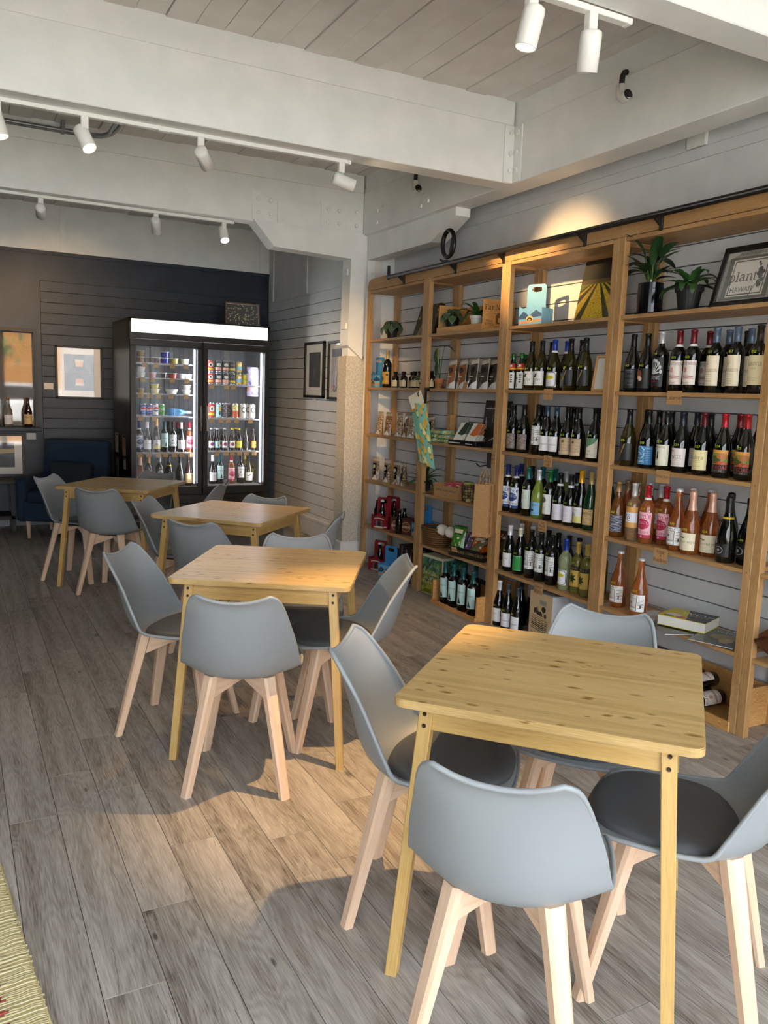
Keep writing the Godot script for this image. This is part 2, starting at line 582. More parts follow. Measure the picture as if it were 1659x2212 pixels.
	while y > 0.1:
		part(wb, "slat", box2_mesh(Vector3(0.85, maxf(y - 0.1015, 0.0), -9.22), Vector3(3.30, y, -9.2), 0, 0.0015, Vector2(0, y)), M.navy)
		y -= 0.1072
	var win := struct("window_1", box2_mesh(Vector3(wx[0], wy[1] - 0.035, -9.36), Vector3(wx[1], wy[1], -9.16), 0), M.black)
	part(win, "frame", box2_mesh(Vector3(wx[1] - 0.03, wy[0], -9.36), Vector3(wx[1], wy[1], -9.17), 1), M.black)
	part(win, "frame", box2_mesh(Vector3(wx[0], wy[0], -9.36), Vector3(wx[0] + 0.03, wy[1], -9.17), 1), M.black)
	part(win, "window_sill", box2_mesh(Vector3(wx[0] - 0.02, wy[0] - 0.04, -9.36), Vector3(wx[1] + 0.02, wy[0], -9.06), 0, 0.004), M.navy)
	part(win, "pane", box2_mesh(Vector3(wx[0], wy[0], -9.30), Vector3(wx[1], wy[1], -9.295), 0), glass(0xffffff, 0.06))
	# left wall out of frame, made navy to cut bounced light further back
	struct("wall_left", box2_mesh(Vector3(-3.2, 0, -9.4), Vector3(-3.0, 3.4, 1.1), 2), M.navy)

func slats(wall: Node, x: float, z0: float, z1: float, m: Material) -> void:
	var y := 2.41 if x > 3.35 else 2.478
	while y > 0.16:
		part(wall, "slat", box2_mesh(Vector3(x, maxf(y - 0.1015, 0.0), z0), Vector3(x + 0.018, y, z1), 2, 0.0015, Vector2(0, y)), m)
		y -= 0.1072

# ---------------------------------------------------------------- ceiling, steel frame
func bolt_mesh() -> ArrayMesh:
	return lathe_mesh([Vector2(0.017, 0), Vector2(0.017, 0.008), Vector2(0.013, 0.011), Vector2(0, 0.012)], 6, false)
func bolts(parent: Node, spots: Array, b: Basis) -> void:
	for p in spots:
		part(parent, "bolt", M.bolt, M.paint, T(p, b))
func ceiling_and_beams() -> void:
	M.bolt = bolt_mesh()
	var facing_z := Basis(Vector3.RIGHT, PI / 2)      # local y -> +z
	var facing_x := Basis(Vector3.BACK, PI / 2)       # local y -> -x
	var ce := struct("ceiling", box2_mesh(Vector3(-3.2, 3.3, -9.4), Vector3(3.6, 3.5, 1.1), 2), M.groove)
	var x := 0.85 - 0.1452 * 26
	var k := 0
	while x < 3.4:
		var dy := 0.0035 * sin(k * 2.7) + 0.002 * sin(k * 5.1)
		part(ce, "board", box2_mesh(Vector3(maxf(x, -3.0) + 0.0016, 3.27 + dy, -9.2), Vector3(minf(x + 0.1452, 3.43) - 0.0016, 3.32, 0.9), 2, 0.002, Vector2(k * 0.37, 0)), M.ceil)
		x += 0.1452
		k += 1
	# cross beams along x
	var n := 1
	for zf in [-2.13, -4.29, -6.35]:
		var x1 := 3.1
		var o := struct("trim_%d" % n, box2_mesh(Vector3(-3.0, 2.79, zf - 0.15), Vector3(x1, 3.13, zf), 0, 0.004), M.paint)
		n += 1
		part(o, "nailer", box2_mesh(Vector3(-3.0, 3.13, zf - 0.14), Vector3(x1, 3.275, zf - 0.012), 0), M.paint)
		if zf > -6.0:
			part(o, "end_plate", box2_mesh(Vector3(x1 - 0.075, 2.792, zf), Vector3(x1, 3.12, zf + 0.008), 1, 0.002), M.paint)
			bolts(o, [Vector3(x1 - 0.03, 2.86, zf + 0.008), Vector3(x1 - 0.03, 2.96, zf + 0.008), Vector3(x1 - 0.03, 3.08, zf + 0.008)], facing_z)
	# edge beam along z
	var r := struct("trim_%d" % n, box2_mesh(Vector3(3.1, 2.79, -6.35), Vector3(3.27, 3.13, 0.9), 2, 0.004), M.paint)
	part(r, "nailer", box2_mesh(Vector3(3.112, 3.13, -6.35), Vector3(3.26, 3.275, 0.9), 2), M.paint)
	for zf in [-2.13, -4.29]:
		part(r, "end_plate", box2_mesh(Vector3(3.092, 2.792, zf), Vector3(3.1, 3.12, zf + 0.085), 1, 0.002), M.paint)
		bolts(r, [Vector3(3.092, 2.86, zf + 0.045), Vector3(3.092, 2.96, zf + 0.045), Vector3(3.092, 3.08, zf + 0.045)], facing_x)
	bolts(r, [Vector3(3.1, 2.86, -6.1), Vector3(3.1, 2.95, -6.1), Vector3(3.1, 2.97, -6.0), Vector3(3.1, 2.86, -5.4), Vector3(3.1, 2.88, -5.3)], facing_x)
	n += 1
	# column with its knee brackets
	var cl := struct("trim_%d" % n, box2_mesh(Vector3(2.985, 0, -6.55), Vector3(3.40, 1.80, -6.36), 1, 0.006), M.plaster)
	part(cl, "plinth", box2_mesh(Vector3(2.965, 0, -6.56), Vector3(3.15, 0.2, -6.345), 1, 0.01), M.paint)
	part(cl, "casing", box2_mesh(Vector3(3.15, 0, -6.37), Vector3(3.428, 2.80, -6.352), 1, 0.003), M.paint)
	part(cl, "casing_strip", box2_mesh(Vector3(3.22, 0, -6.352), Vector3(3.29, 2.80, -6.345), 1, 0.002), M.ceil)
	var kb := Basis.IDENTITY
	var outline := [Vector2(2.14, 2.80), Vector2(2.31, 2.615), Vector2(2.985, 2.59), Vector2(2.975, 1.885), Vector2(3.115, 1.775), Vector2(3.118, 2.80)]
	part(cl, "knee_bracket", prism_mesh(outline, 0.16, kb, Vector3(0, 0, -6.41)), M.paint)
	part(cl, "column_head", box2_mesh(Vector3(3.0, 1.75, -6.50), Vector3(3.40, 2.80, -6.37), 1, 0.004), M.paint)
	part(cl, "gusset_plate", box2_mesh(Vector3(2.13, 2.80, -6.35), Vector3(2.33, 3.02, -6.342), 1), M.paint)
	part(cl, "gusset_plate", box2_mesh(Vector3(2.34, 2.72, -6.35), Vector3(2.70, 2.97, -6.340), 1), M.paint)
	part(cl, "gusset_plate", box2_mesh(Vector3(2.71, 2.80, -6.35), Vector3(2.94, 3.02, -6.342), 1), M.paint)
	bolts(cl, [Vector3(2.18, 2.86, -6.342), Vector3(2.28, 2.86, -6.342), Vector3(2.18, 2.96, -6.342), Vector3(2.28, 2.96, -6.342), Vector3(2.77, 2.86, -6.342), Vector3(2.87, 2.86, -6.342), Vector3(2.77, 2.96, -6.342), Vector3(2.87, 2.96, -6.342), Vector3(3.03, 2.86, -6.342), Vector3(3.03, 2.97, -6.342)], facing_z)
	# the second knee runs along the wall over the shelves
	part(cl, "knee_bracket", prism_mesh([Vector2(-6.35, 2.79), Vector2(-6.35, 2.60), Vector2(-5.32, 2.60), Vector2(-5.0, 2.735), Vector2(-5.0, 2.79)], 0.12, Basis(Vector3.BACK, Vector3.UP, Vector3.LEFT), Vector3(3.21, 0, 0)), M.paint)
	part(cl, "column_plate", box2_mesh(Vector3(3.16, 2.40, -6.37), Vector3(3.36, 2.62, -6.355), 1), M.paint)
	bolts(cl, [Vector3(3.2, 2.5, -6.355), Vector3(3.3, 2.5, -6.355)], facing_z)
	for yy in [2.02, 2.46]:
		part(cl, "clip", box2_mesh(Vector3(2.962, yy, -6.45), Vector3(2.98, yy + 0.05, -6.36), 1, 0.004), M.paint)

# ---------------------------------------------------------------- shop front behind the camera: the daylight comes through it
func storefront() -> void:
	var w := struct("wall_front", box2_mesh(Vector3(-3.2, 2.75, 0.9), Vector3(3.6, 3.4, 1.1), 0), M.paint)
	part(w, "bulkhead", box2_mesh(Vector3(-3.2, 0, 0.9), Vector3(3.6, 0.12, 1.1), 0), M.paint)
	for x in [-3.1, -1.05, 1.0, 3.25]:
		part(w, "mullion", box2_mesh(Vector3(x - 0.05, 0.12, 0.92), Vector3(x + 0.05, 2.75, 1.06), 1), M.black)
	part(w, "side_panel", box2_mesh(Vector3(3.25, 0, 0.9), Vector3(3.6, 3.4, 1.1), 1), M.paint)
	var win := struct("window_2", box2_mesh(Vector3(-3.1, 0.12, 1.0), Vector3(-1.05, 2.75, 1.006), 0), glass(0xffffff, 0.04))
	part(win, "pane", box2_mesh(Vector3(-1.05, 0.12, 1.0), Vector3(1.0, 2.75, 1.006), 0), glass(0xffffff, 0.04))
	part(win, "pane", box2_mesh(Vector3(1.0, 0.12, 1.0), Vector3(3.25, 2.75, 1.006), 0), glass(0xffffff, 0.04))

# ---------------------------------------------------------------- tables and chairs
const KEYS := [  # spine y, z; edge half width, y, z
	[0.440, -0.240, 0.13, 0.443, -0.232], [0.450, -0.225, 0.175, 0.452, -0.205], [0.448, -0.17, 0.203, 0.458, -0.15], [0.436, -0.07, 0.218, 0.463, -0.05],
	[0.430, 0.04, 0.222, 0.468, 0.03], [0.434, 0.12, 0.219, 0.478, 0.075], [0.455, 0.175, 0.212, 0.515, 0.10], [0.51, 0.21, 0.202, 0.58, 0.135],
	[0.59, 0.235, 0.185, 0.65, 0.175], [0.67, 0.255, 0.168, 0.72, 0.225], [0.735, 0.272, 0.15, 0.765, 0.262], [0.757, 0.290, 0.125, 0.782, 0.285]]
func shell_pt(u: float, v: float) -> Vector3:
	var s := clampf(v, 0, 1) * (KEYS.size() - 1)
	var i := mini(int(s), KEYS.size() - 2)
	var f := s - i
	var q := []
	for k in 5:
		var p0: float = KEYS[maxi(i - 1, 0)][k]
		var p1: float = KEYS[i][k]
		var p2: float = KEYS[i + 1][k]
		var p3: float = KEYS[mini(i + 2, KEYS.size() - 1)][k]
		q.append(cubic_interpolate(p1, p2, p0, p3, f))
	var t := pow(absf(u), 2.2)
	return Vector3(q[2] * u, lerpf(q[0], q[3], t), lerpf(q[1], q[4], t))
func shell_n(u: float, v: float) -> Vector3:
	var du := shell_pt(minf(u + 0.02, 1), v) - shell_pt(maxf(u - 0.02, -1), v)
	var dv := shell_pt(u, minf(v + 0.02, 1)) - shell_pt(u, maxf(v - 0.02, 0))
	return dv.cross(du).normalized()
func strut(st: SurfaceTool, p: Vector3, q: Vector3, out: Vector3, a0: float, b0: float, a1: float, b1: float, ch := 0.3) -> void:
	# tapering bar from p to q; a across, b along out; ends cut level
	var d := (q - p).normalized()
	var o := (out - d * out.dot(d)).normalized()
	var s := o.cross(d).normalized()
	var rings := []
	var L := p.distance_to(q)
	for e in [[p, a0, b0], [q, a1, b1]]:
		var ring := []
		for k in [[-1, -1 + ch], [-1, 1 - ch], [-1 + ch, 1], [1 - ch, 1], [1, 1 - ch], [1, -1 + ch], [1 - ch, -1], [-1 + ch, -1]]:
			var w: Vector3 = e[0] + s * (k[0] * e[1] * 0.5) + o * (k[1] * e[2] * 0.5)
			w -= d * ((w.y - e[0].y) / d.y) if absf(d.y) > 0.5 else Vector3.ZERO
			ring.append(w)
		rings.append(ring)
	var run := 0.0
	for k in 8:
		var j := (k + 1) % 8
		var wd: float = (rings[0][k] as Vector3).distance_to(rings[0][j])
		var A: Vector3 = rings[0][k]
		var B: Vector3 = rings[0][j]
		var C: Vector3 = rings[1][j]
		var D: Vector3 = rings[1][k]
		tri(st, A, C, B, Vector2(0, run), Vector2(L, run + wd), Vector2(0, run + wd))
		tri(st, A, D, C, Vector2(0, run), Vector2(L, run), Vector2(L, run + wd))
		run += wd
	for k in range(1, 7):
		tri(st, rings[0][0], rings[0][k], rings[0][k + 1])
		tri(st, rings[1][0], rings[1][k + 1], rings[1][k])
func build_chair() -> Node3D:
	var t := thing("dining_chair", "grey", "chair", Vector3.ZERO, 0.0, "grey shell chairs around the bamboo tables")
	var nu := 18
	var nv := 34
	var st := mb()
	st.set_smooth_group(0)
	for i in nv:
		for j in nu:
			var v0 := float(i) / nv
			var v1 := float(i + 1) / nv
			var u0 := -1.0 + 2.0 * j / nu
			var u1 := -1.0 + 2.0 * (j + 1) / nu
			var P := [shell_pt(u0, v0), shell_pt(u1, v0), shell_pt(u1, v1), shell_pt(u0, v1)]
			quad(st, P[0], P[1], P[2], P[3])
	st.set_smooth_group(1)
	for i in nv:
		for j in nu:
			var v0 := float(i) / nv
			var v1 := float(i + 1) / nv
			var u0 := -1.0 + 2.0 * j / nu
			var u1 := -1.0 + 2.0 * (j + 1) / nu
			var P := []
			for k in [[u0, v0], [u1, v0], [u1, v1], [u0, v1]]:
				P.append(shell_pt(k[0], k[1]) - shell_n(k[0], k[1]) * 0.007)
			quad(st, P[3], P[2], P[1], P[0])
	var sh := part(t, "shell", done(st, true), M.shell)
	var loop := []
	for i in 24:
		loop.append(shell_pt(-1, i / 24.0))
	for i in 12:
		loop.append(shell_pt(-1 + i / 6.0, 1))
	for i in 24:
		loop.append(shell_pt(1, 1 - i / 24.0))
	for i in 13:
		loop.append(shell_pt(1 - i / 6.0, 0))
	for i in loop.size():
		loop[i] = (loop[i] as Vector3) - Vector3(0, 0.003, 0)
	part(sh, "rim", tube_mesh(loop, 0.0065, 8), M.shell)
	st = mb()
	st.set_smooth_group(0)
	var rings := []
	for r in [0.0, 0.35, 0.65, 0.85, 0.95, 1.0, 1.02]:
		var ring := []
		for k in 36:
			var a := TAU * k / 36.0
			var ce := cos(a)
			var se := sin(a)
			var q := pow(pow(absf(ce), 2.6) + pow(absf(se), 2.6), -1 / 2.6)
			var u: float = 0.86 * r * ce * q
			var v: float = 0.27 + 0.195 * r * se * q
			var h: float = 0.026 * sqrt(maxf(0.0, 1.0 - pow(r / 1.02, 5))) + (0.0 if r > 1.0 else 0.004)
			ring.append(shell_pt(u, v) + shell_n(u, v) * h)
		rings.append(ring)
	for i in range(1, rings.size()):
		for k in 36:
			var j := (k + 1) % 36
			quad(st, rings[i - 1][k], rings[i - 1][j], rings[i][j], rings[i][k])
	part(t, "seat_cushion", done(st, true), M.pad)
	for c in [[-1, 1], [1, 1], [-1, -1], [1, -1]]:
		st = mb()
		strut(st, Vector3(c[0] * 0.103, 0.437, c[1] * 0.112), Vector3(c[0] * 0.18, 0, c[1] * 0.2), Vector3(c[0], 0, c[1] * 1.1), 0.052, 0.04, 0.038, 0.028, 0.35)
		part(t, "leg", done(st), M.beech)
	for s in [1.0, -1.0]:
		var dx := Vector3(s * 0.115, 0, 0.125)
		var l := dx.length()
		var out := [Vector2(-l, 0.345), Vector2(-0.02, 0.388), Vector2(0.02, 0.388), Vector2(l, 0.345), Vector2(l, 0.43), Vector2(-l, 0.43)]
		st = mb()
		prism(st, out, 0.024, Basis(dx / l, Vector3.UP, (dx / l).cross(Vector3.UP)))
		part(t, "cross_brace", done(st), M.beech)
	part(t, "mounting_plate", box2_mesh(Vector3(-0.09, 0.418, -0.09), Vector3(0.09, 0.428, 0.09)), M.black)
	return t
func build_table() -> Node3D:
	var t := thing("bamboo_table", "bamboo", "table", Vector3.ZERO, 0.0, "square bamboo tables")
	var W := 0.72
	var D := 0.74
	var st := mb()
	var o := rounded(W, D, 0.03)
	var o2 := rounded(W - 0.005, D - 0.005, 0.028)
	var lay := Basis(Vector3.RIGHT, Vector3.FORWARD, Vector3.UP)
	prism(st, o, 0.017, lay, Vector3(0, 0.7365, 0))
	# eased edge on top and bottom
	prism(st, o2, 0.021, lay, Vector3(0, 0.7365, 0))
	part(t, "tabletop", done(st), M.bamboo)
	var zi := D * 0.5 - 0.075
	var xi := W * 0.5 - 0.075
	for c in [[-1, 1], [1, 1], [-1, -1], [1, -1]]:
		st = mb()
		strut(st, Vector3(c[0] * xi, 0.727, c[1] * zi), Vector3(c[0] * (W * 0.5 - 0.022), 0, c[1] * (D * 0.5 - 0.022)), Vector3(0, 0, c[1]), 0.036, 0.036, 0.03, 0.03, 0.12)
		var lg := part(t, "leg", done(st), M.bamboo_leg)
		for k in [0.028, 0.058]:
			part(lg, "screw", M.screw, M.bolt_dark, T(Vector3(c[0] * (xi + 0.004), 0.727 - k, c[1] * (zi + 0.019 + k * 0.07)), Basis(Vector3.RIGHT, c[1] * PI / 2)))
	for s in [-1.0, 1.0]:
		part(t, "apron", box2_mesh(Vector3(-xi, 0.655, s * (zi + 0.004) - 0.009), Vector3(xi, 0.726, s * (zi + 0.004) + 0.009), 0, 0.002), M.bamboo_leg)
		part(t, "apron", box2_mesh(Vector3(s * (xi + 0.004) - 0.009, 0.655, -zi), Vector3(s * (xi + 0.004) + 0.009, 0.726, zi), 2, 0.002), M.bamboo_leg)
	part(t, "brace_rod", tube_mesh([Vector3(-xi + 0.01, 0.70, -zi + 0.02), Vector3(-xi + 0.13, 0.655, -zi + 0.13), Vector3(-0.02, 0.715, -0.02)], 0.003, 6), M.bolt_dark)
	return t
func furniture() -> void:
	M.screw = lathe_mesh([Vector2(0.0055, 0), Vector2(0.0055, 0.0015), Vector2(0.003, 0.0012), Vector2(0, 0.0008)], 10, false)
	M.bolt_dark = mat(0x3a2c1c, 0.4, 0.5)
	var tb := build_table()
	var spots := [[1.444, -1.647, 48.2, "small square bamboo table beside the bottle shelves"],
		[1.215, -3.247, 31.6, "small square bamboo table under warm lamplight, second from the shop front"],
		[1.515, -4.796, 45.2, "small square bamboo table, pale top, third from the shop front"],
		[1.145, -6.379, 36.4, "small square bamboo table beside the navy armchair and the drinks cooler"]]
	for i in 4:
		var s: Array = spots[i]
		var o: Node3D = tb if i == 0 else copy_of(tb, "bamboo_table", s[3], Vector3.ZERO, 0)
		o.position = Vector3(s[0], 0, s[1])
		o.rotation.y = -deg_to_rad(s[2])
		o.set_meta("label", s[3])
	var ch := build_chair()
	var where := ["the table by the bottle shelves", "the table second from the shop front", "the table third from the shop front", "the table by the navy armchair"]
	var side := {"n": "back to the shop front", "l": "facing the shelves", "r": "back to the shelves", "f": "facing the shop front"}
	var seats := [["T2n", 0.959, -2.896, -64.2], ["T1n", 1.091, -1.369, -43.8], ["T2l", 0.854, -3.469, 36.5], ["T1l", 1.202, -1.893, 40.6], ["T1f", 1.739, -1.868, 143.7], ["T1r", 1.607, -1.333, 234.0],
		["T2r", 1.468, -3.084, 200.0], ["T2f", 1.401, -3.477, 113.0], ["T3n", 1.317, -4.476, -43.6], ["T4n", 1.017, -6.057, -54.6], ["T4l", 0.840, -6.561, 38.0], ["T3l", 1.274, -5.073, 35.6], ["T3r", 1.755, -4.416, 210.2],
		["T3f", 1.673, -5.021, 137.8], ["T4r", 1.590, -6.172, 212.2], ["T4f", 1.341, -6.726, 134.8]]
	for i in seats.size():
		var s: Array = seats[i]
		var n: String = s[0]
		var label: String = "grey shell chair at %s, %s" % [where[int(n[1]) - 1], side[n[2]]]
		var o: Node3D = ch if i == 0 else copy_of(ch, "dining_chair", label, Vector3.ZERO, 0)
		var a := deg_to_rad(s[3])
		o.position = Vector3(s[1], 0, s[2])
		o.rotation.y = atan2(-cos(a), -sin(a))
		o.set_meta("label", label)

# ---------------------------------------------------------------- shelving along the right wall
const POSTS := [-6.2375, -5.2965, -4.3205, -3.3365, -2.3605, -1.385]
func shelving() -> void:
	var names := ["end bay of the oak shelving by the white column", "oak shelving bay holding a wicker basket and a wine crate of plants", "oak shelving bay holding the vineyard canvas and white wines", "oak shelving bay with red wines, rosé bottles and magazines", "oak shelving bay with a carved wooden bowl, next to the magazines bay"]
	for b in 5:
		var z0: float = POSTS[b] - (0.0225 if b == 0 else 0.0)
		var z1: float = POSTS[b + 1]
		var t := thing("shelving_bay", names[b], "shelf", Vector3(0, 0, 0), 0.0, "oak shelving bays")
		for z in [z0 + 0.0225, z1 - 0.0225]:
			var off := Vector2(b * 0.7 + z, 0.1 * b + z * 0.3)
			var lean := 0.0005
			part(t, "post", box2_mesh(Vector3(SHX, 0, z - 0.0222), Vector3(SHX + 0.036, 2.335, z + 0.0222), 1, 0.0025, off), M.oak)
			part(t, "post", box2_mesh(Vector3(3.37, 0, z - 0.0222), Vector3(3.405, 2.31, z + 0.0222), 1, 0.0025, off * 1.7), M.oak)
		for i in 5:
			var y: float = SHY[i]
			part(t, "shelf_board", box2_mesh(Vector3(SHX + 0.004, y - 0.02, z0 + 0.046), Vector3(3.40, y, z1 - 0.046), 2, 0.002, Vector2(b * 1.3 + i, i * 0.37)), M.oak)
			part(t, "peg", box2_mesh(Vector3(SHX - 0.0006, y - 0.014, z1 - 0.026), Vector3(SHX + 0.01, y - 0.006, z1 - 0.018)), mat(0xa06a3a, 0.6))
		part(t, "top_board", box2_mesh(Vector3(SHX + 0.002, 2.31, z0 + 0.046), Vector3(3.40, 2.332, z1 - 0.046), 2, 0.002, Vector2(b * 2.3, b * 0.21)), M.oak)
	var st := mb()
	var pts := [Vector2(-6.26, 2.334), Vector2(-1.2, 2.334), Vector2(-1.2, 2.425), Vector2(-6.18, 2.425), Vector2(-6.215, 2.418), Vector2(-6.24, 2.40), Vector2(-6.26, 2.37)]
	prism(st, pts, 0.02, Basis(Vector3.BACK, Vector3.UP, Vector3.LEFT), Vector3(SHX + 0.008, 0, 0))
	single("fascia_board", "long oak fascia board running along the top of the shelving", "board", done(st), M.oak)
	# ladder rail
	var t := thing("ladder_rail", "black metal ladder rail bracketed along the fascia above the shelving", "rail")
	var ry := 2.395
	var rx := 3.065
	var za := at_x(838, 597, rx).z
	part(t, "pipe", tube_mesh([Vector3(rx, ry, za), Vector3(rx, ry, -1.2)], 0.0155, 12), M.black)
	part(t, "end_stop", tube_mesh([Vector3(rx, ry - 0.018, za + 0.012), Vector3(rx, ry + 0.085, za + 0.012)], 0.012, 10), M.black)
	for px in [874, 986, 1090, 1266, 1431]:
		var z := z_for(px, SHX, 2.37)
		var br := part(t, "bracket", box2_mesh(Vector3(SHX - 0.012, 2.325, z - 0.011), Vector3(SHX - 0.001, 2.40, z + 0.011), 1, 0.003), M.black)
		st = mb()
		prism(st, [Vector2(0, 2.345), Vector2(0.006, 2.345), Vector2(0.05, 2.375), Vector2(0.05, 2.383), Vector2(0, 2.383)], 0.012, Basis(Vector3.LEFT, Vector3.UP, Vector3.FORWARD), Vector3(SHX - 0.005, 0, z))
		part(br, "gusset", done(st), M.black)

# ---------------------------------------------------------------- track lights
func spot_head(label: String, x: float, zt: float, hang: Vector3, target: Vector3, power: float, half := 22.0, track_y := 2.772) -> void:
	var t := thing("track_light", label, "lamp", Vector3(x, track_y, zt), 0.0, "white spot lamps on the ceiling tracks")
	var joint := hang
	var aim := (target - (t.position + joint)).normalized()
	part(t, "adapter", box2_mesh(Vector3(-0.018, -0.055, -0.016), Vector3(0.018, 0.0, 0.016), 1, 0.003), M.white)
	part(t, "stem", tube_mesh([Vector3(0, -0.05, 0), joint], 0.008, 10), M.white)
	var side := aim.cross(Vector3.UP).normalized()
	var up := side.cross(aim)
	var hb := Basis(side, -aim, up)        # local y runs from the face back into the head
	hb = Basis(side, -aim, side.cross(-aim))
	var c := joint - hb.y * 0.0
	var head := part(t, "head", lathe_mesh([Vector2(0.030, -0.058), Vector2(0.033, -0.064), Vector2(0.036, -0.062), Vector2(0.036, 0.045), Vector2(0.034, 0.058), Vector2(0.024, 0.065), Vector2(0.0, 0.065)], 24), M.white, T(c, hb))
	if power > 0.0:
		part(head, "lens", lathe_mesh([Vector2(0.0, -0.056), Vector2(0.0305, -0.056), Vector2(0.0305, -0.05), Vector2(0.0, -0.05)], 20, false), M.lens)
		var l := SpotLight3D.new()
		l.name = "lamp_beam"
		l.light_color = col(0xffcf8f)
		l.light_energy = power
		l.light_size = 0.02
		l.spot_range = 14.0
		l.spot_attenuation = 2.0
		l.spot_angle = half
		l.spot_angle_attenuation = 0.95
		l.shadow_enabled = true
		t.add_child(l)
		var p := c + aim * 0.07
		l.transform = Transform3D(Basis.looking_at(aim, Vector3.UP if absf(aim.y) < 0.98 else Vector3.BACK), p)
	else:
		part(head, "lens", lathe_mesh([Vector2(0.0, -0.056), Vector2(0.0305, -0.056), Vector2(0.0305, -0.05), Vector2(0.0, -0.05)], 20, false), mat(0xb8b4a8, 0.3))
func track_lights() -> void:
	M.lens = glow(0xffe6bb, 6.0)
	var names := ["white lighting track under the front ceiling beam", "white lighting track under the middle ceiling beam, with a joint", "white lighting track under the beam by the navy wall"]
	var zs := [-2.30, -4.42, -6.46]
	var xe := [2.10, 2.04, 2.0]
	for i in 3:
		var t := thing("light_track", names[i], "track", Vector3(0, 2.79, zs[i]), 0.0, "ceiling light tracks")
		part(t, "bar", box2_mesh(Vector3(-2.8, -0.02, -0.017), Vector3(xe[i], 0, 0.017), 0, 0.002), M.white)
		part(t, "joint_cover", box2_mesh(Vector3([0.4, 0.98, 1.10][i], -0.023, -0.018), Vector3([0.5, 1.04, 1.14][i], -0.001, 0.018), 0, 0.002), M.white)
		part(t, "end_cap", box2_mesh(Vector3(xe[i], -0.022, -0.018), Vector3(xe[i] + 0.02, 0, 0.018), 0, 0.003), M.white)
	var P := 2.2
	spot_head("lit white spot lamp on the front track, beside an unlit one", 1.70, zs[0], Vector3(0.0, -0.1, 0), Vector3(1.25, 0, -2.6), P * 1.2, 20.0)
	spot_head("unlit white spot lamp at the end of the front track", 1.95, zs[0], Vector3(0.0, -0.12, 0), Vector3(2.1, 1.6, -2.6), 0.0)
	spot_head("lit white spot lamp on the middle track, left of the conduit bend", 0.24, zs[1], Vector3(0, -0.1, 0), Vector3(0.9, 0, -3.9), P * 0.06)
	spot_head("lit white spot lamp on the middle track, in front of the conduit bend", 0.627, zs[1], Vector3(0, -0.1, 0), Vector3(1.3, 0.75, -3.3), P * 0.25)
	spot_head("white spot lamp on the middle track aimed at the far slat wall", 1.199, zs[1], Vector3(0.02, -0.1, 0), Vector3(3.3, 1.15, -7.3), P * 0.8, 20.0)
	spot_head("white spot lamp at the end of the middle track, turned level towards the shelves", 2.005, zs[1], Vector3(0.02, -0.1, 0), Vector3(3.3, 2.28, -4.12), P * 0.55, 21.0)
	spot_head("white spot lamp on the rear track, seen end-on and turned to the navy wall", 0.614, zs[2], Vector3(0.0, -0.09, 0), Vector3(1.0, 1.9, -9.2), P * 0.42, 26.0)
	spot_head("white spot lamp in the middle of the rear track, turned to the drinks cooler", 1.415, zs[2], Vector3(0.0, -0.09, 0), Vector3(2.0, 1.0, -8.5), 0.0)
	spot_head("lit white spot lamp at the end of the rear track, by the knee bracket", 1.938, zs[2], Vector3(0.0, -0.09, 0), Vector3(2.0, 0.75, -5.2), P * 0.4)

# ---------------------------------------------------------------- label sheet: 8 x 8 cells of 160 px
const CELL := 160
var sheet: Image
func cell(n: int) -> Vector2:
	return Vector2((n % 8) * CELL, (n / 8) * CELL)
func cell_uv(n: int) -> Rect2:
	var c := cell(n)
	return Rect2((c.x + 1) / (CELL * 8.0), (c.y + 1) / (CELL * 8.0), (CELL - 2) / (CELL * 8.0), (CELL - 2) / (CELL * 8.0))
func ground(n: int, hex: int) -> Vector2:
	var c := cell(n)
	ink_rect(sheet, c.x, c.y, CELL, CELL, col(hex))
	return c
func words(n: int, rows: Array) -> void:        # [text, x, y, height, colour, font, stretch]
	var c := cell(n)
	for r in rows:
		ink_text(sheet, r[0], c.x + r[1], c.y + r[2], r[3], col(r[4]), r[5] if r.size() > 5 else "Droid Serif", true, r[6] if r.size() > 6 else 1.0)
func rules(n: int, ys: Array, x0: float, x1: float, hex: int, h := 2.0) -> void:
	var c := cell(n)
	for y in ys:
		ink_rect(sheet, c.x + x0, c.y + y, x1 - x0, h, col(hex))
func trident(n: int, x: float, y: float, s: float, hex: int) -> void:
	var c := cell(n) + Vector2(x, y)
	ink_path(sheet, [c + Vector2(0, -s), c + Vector2(0, s)], s * 0.14, col(hex))
	var p := []
	for k in 13:
		var a := PI * k / 12.0
		p.append(c + Vector2(cos(a) * s * 0.6, sin(a) * s * 0.5 - s * 0.1))
	ink_path(sheet, [p[0] + Vector2(0, -s * 0.7), p[0]], s * 0.14, col(hex))
	ink_path(sheet, [p[12] + Vector2(0, -s * 0.7), p[12]], s * 0.14, col(hex))
	ink_path(sheet, p, s * 0.14, col(hex))
	ink_path(sheet, [c + Vector2(-s * 0.2, s * 0.7), c + Vector2(s * 0.2, s * 0.7)], s * 0.14, col(hex))
func swirl(n: int, hex: int, rows: int, amp: float, w: float) -> void:
	var c := cell(n)
	for r in rows:
		var p := []
		for k in 17:
			p.append(c + Vector2(k * 9.6 + 3, (r + 0.5) * CELL / rows + amp * sin(k * 0.7 + r * 1.9) + amp * 0.5 * cos(k * 1.3 + r)).clamp(Vector2(2, 2), Vector2(157, 157)))
		ink_path(sheet, p, w, col(hex))
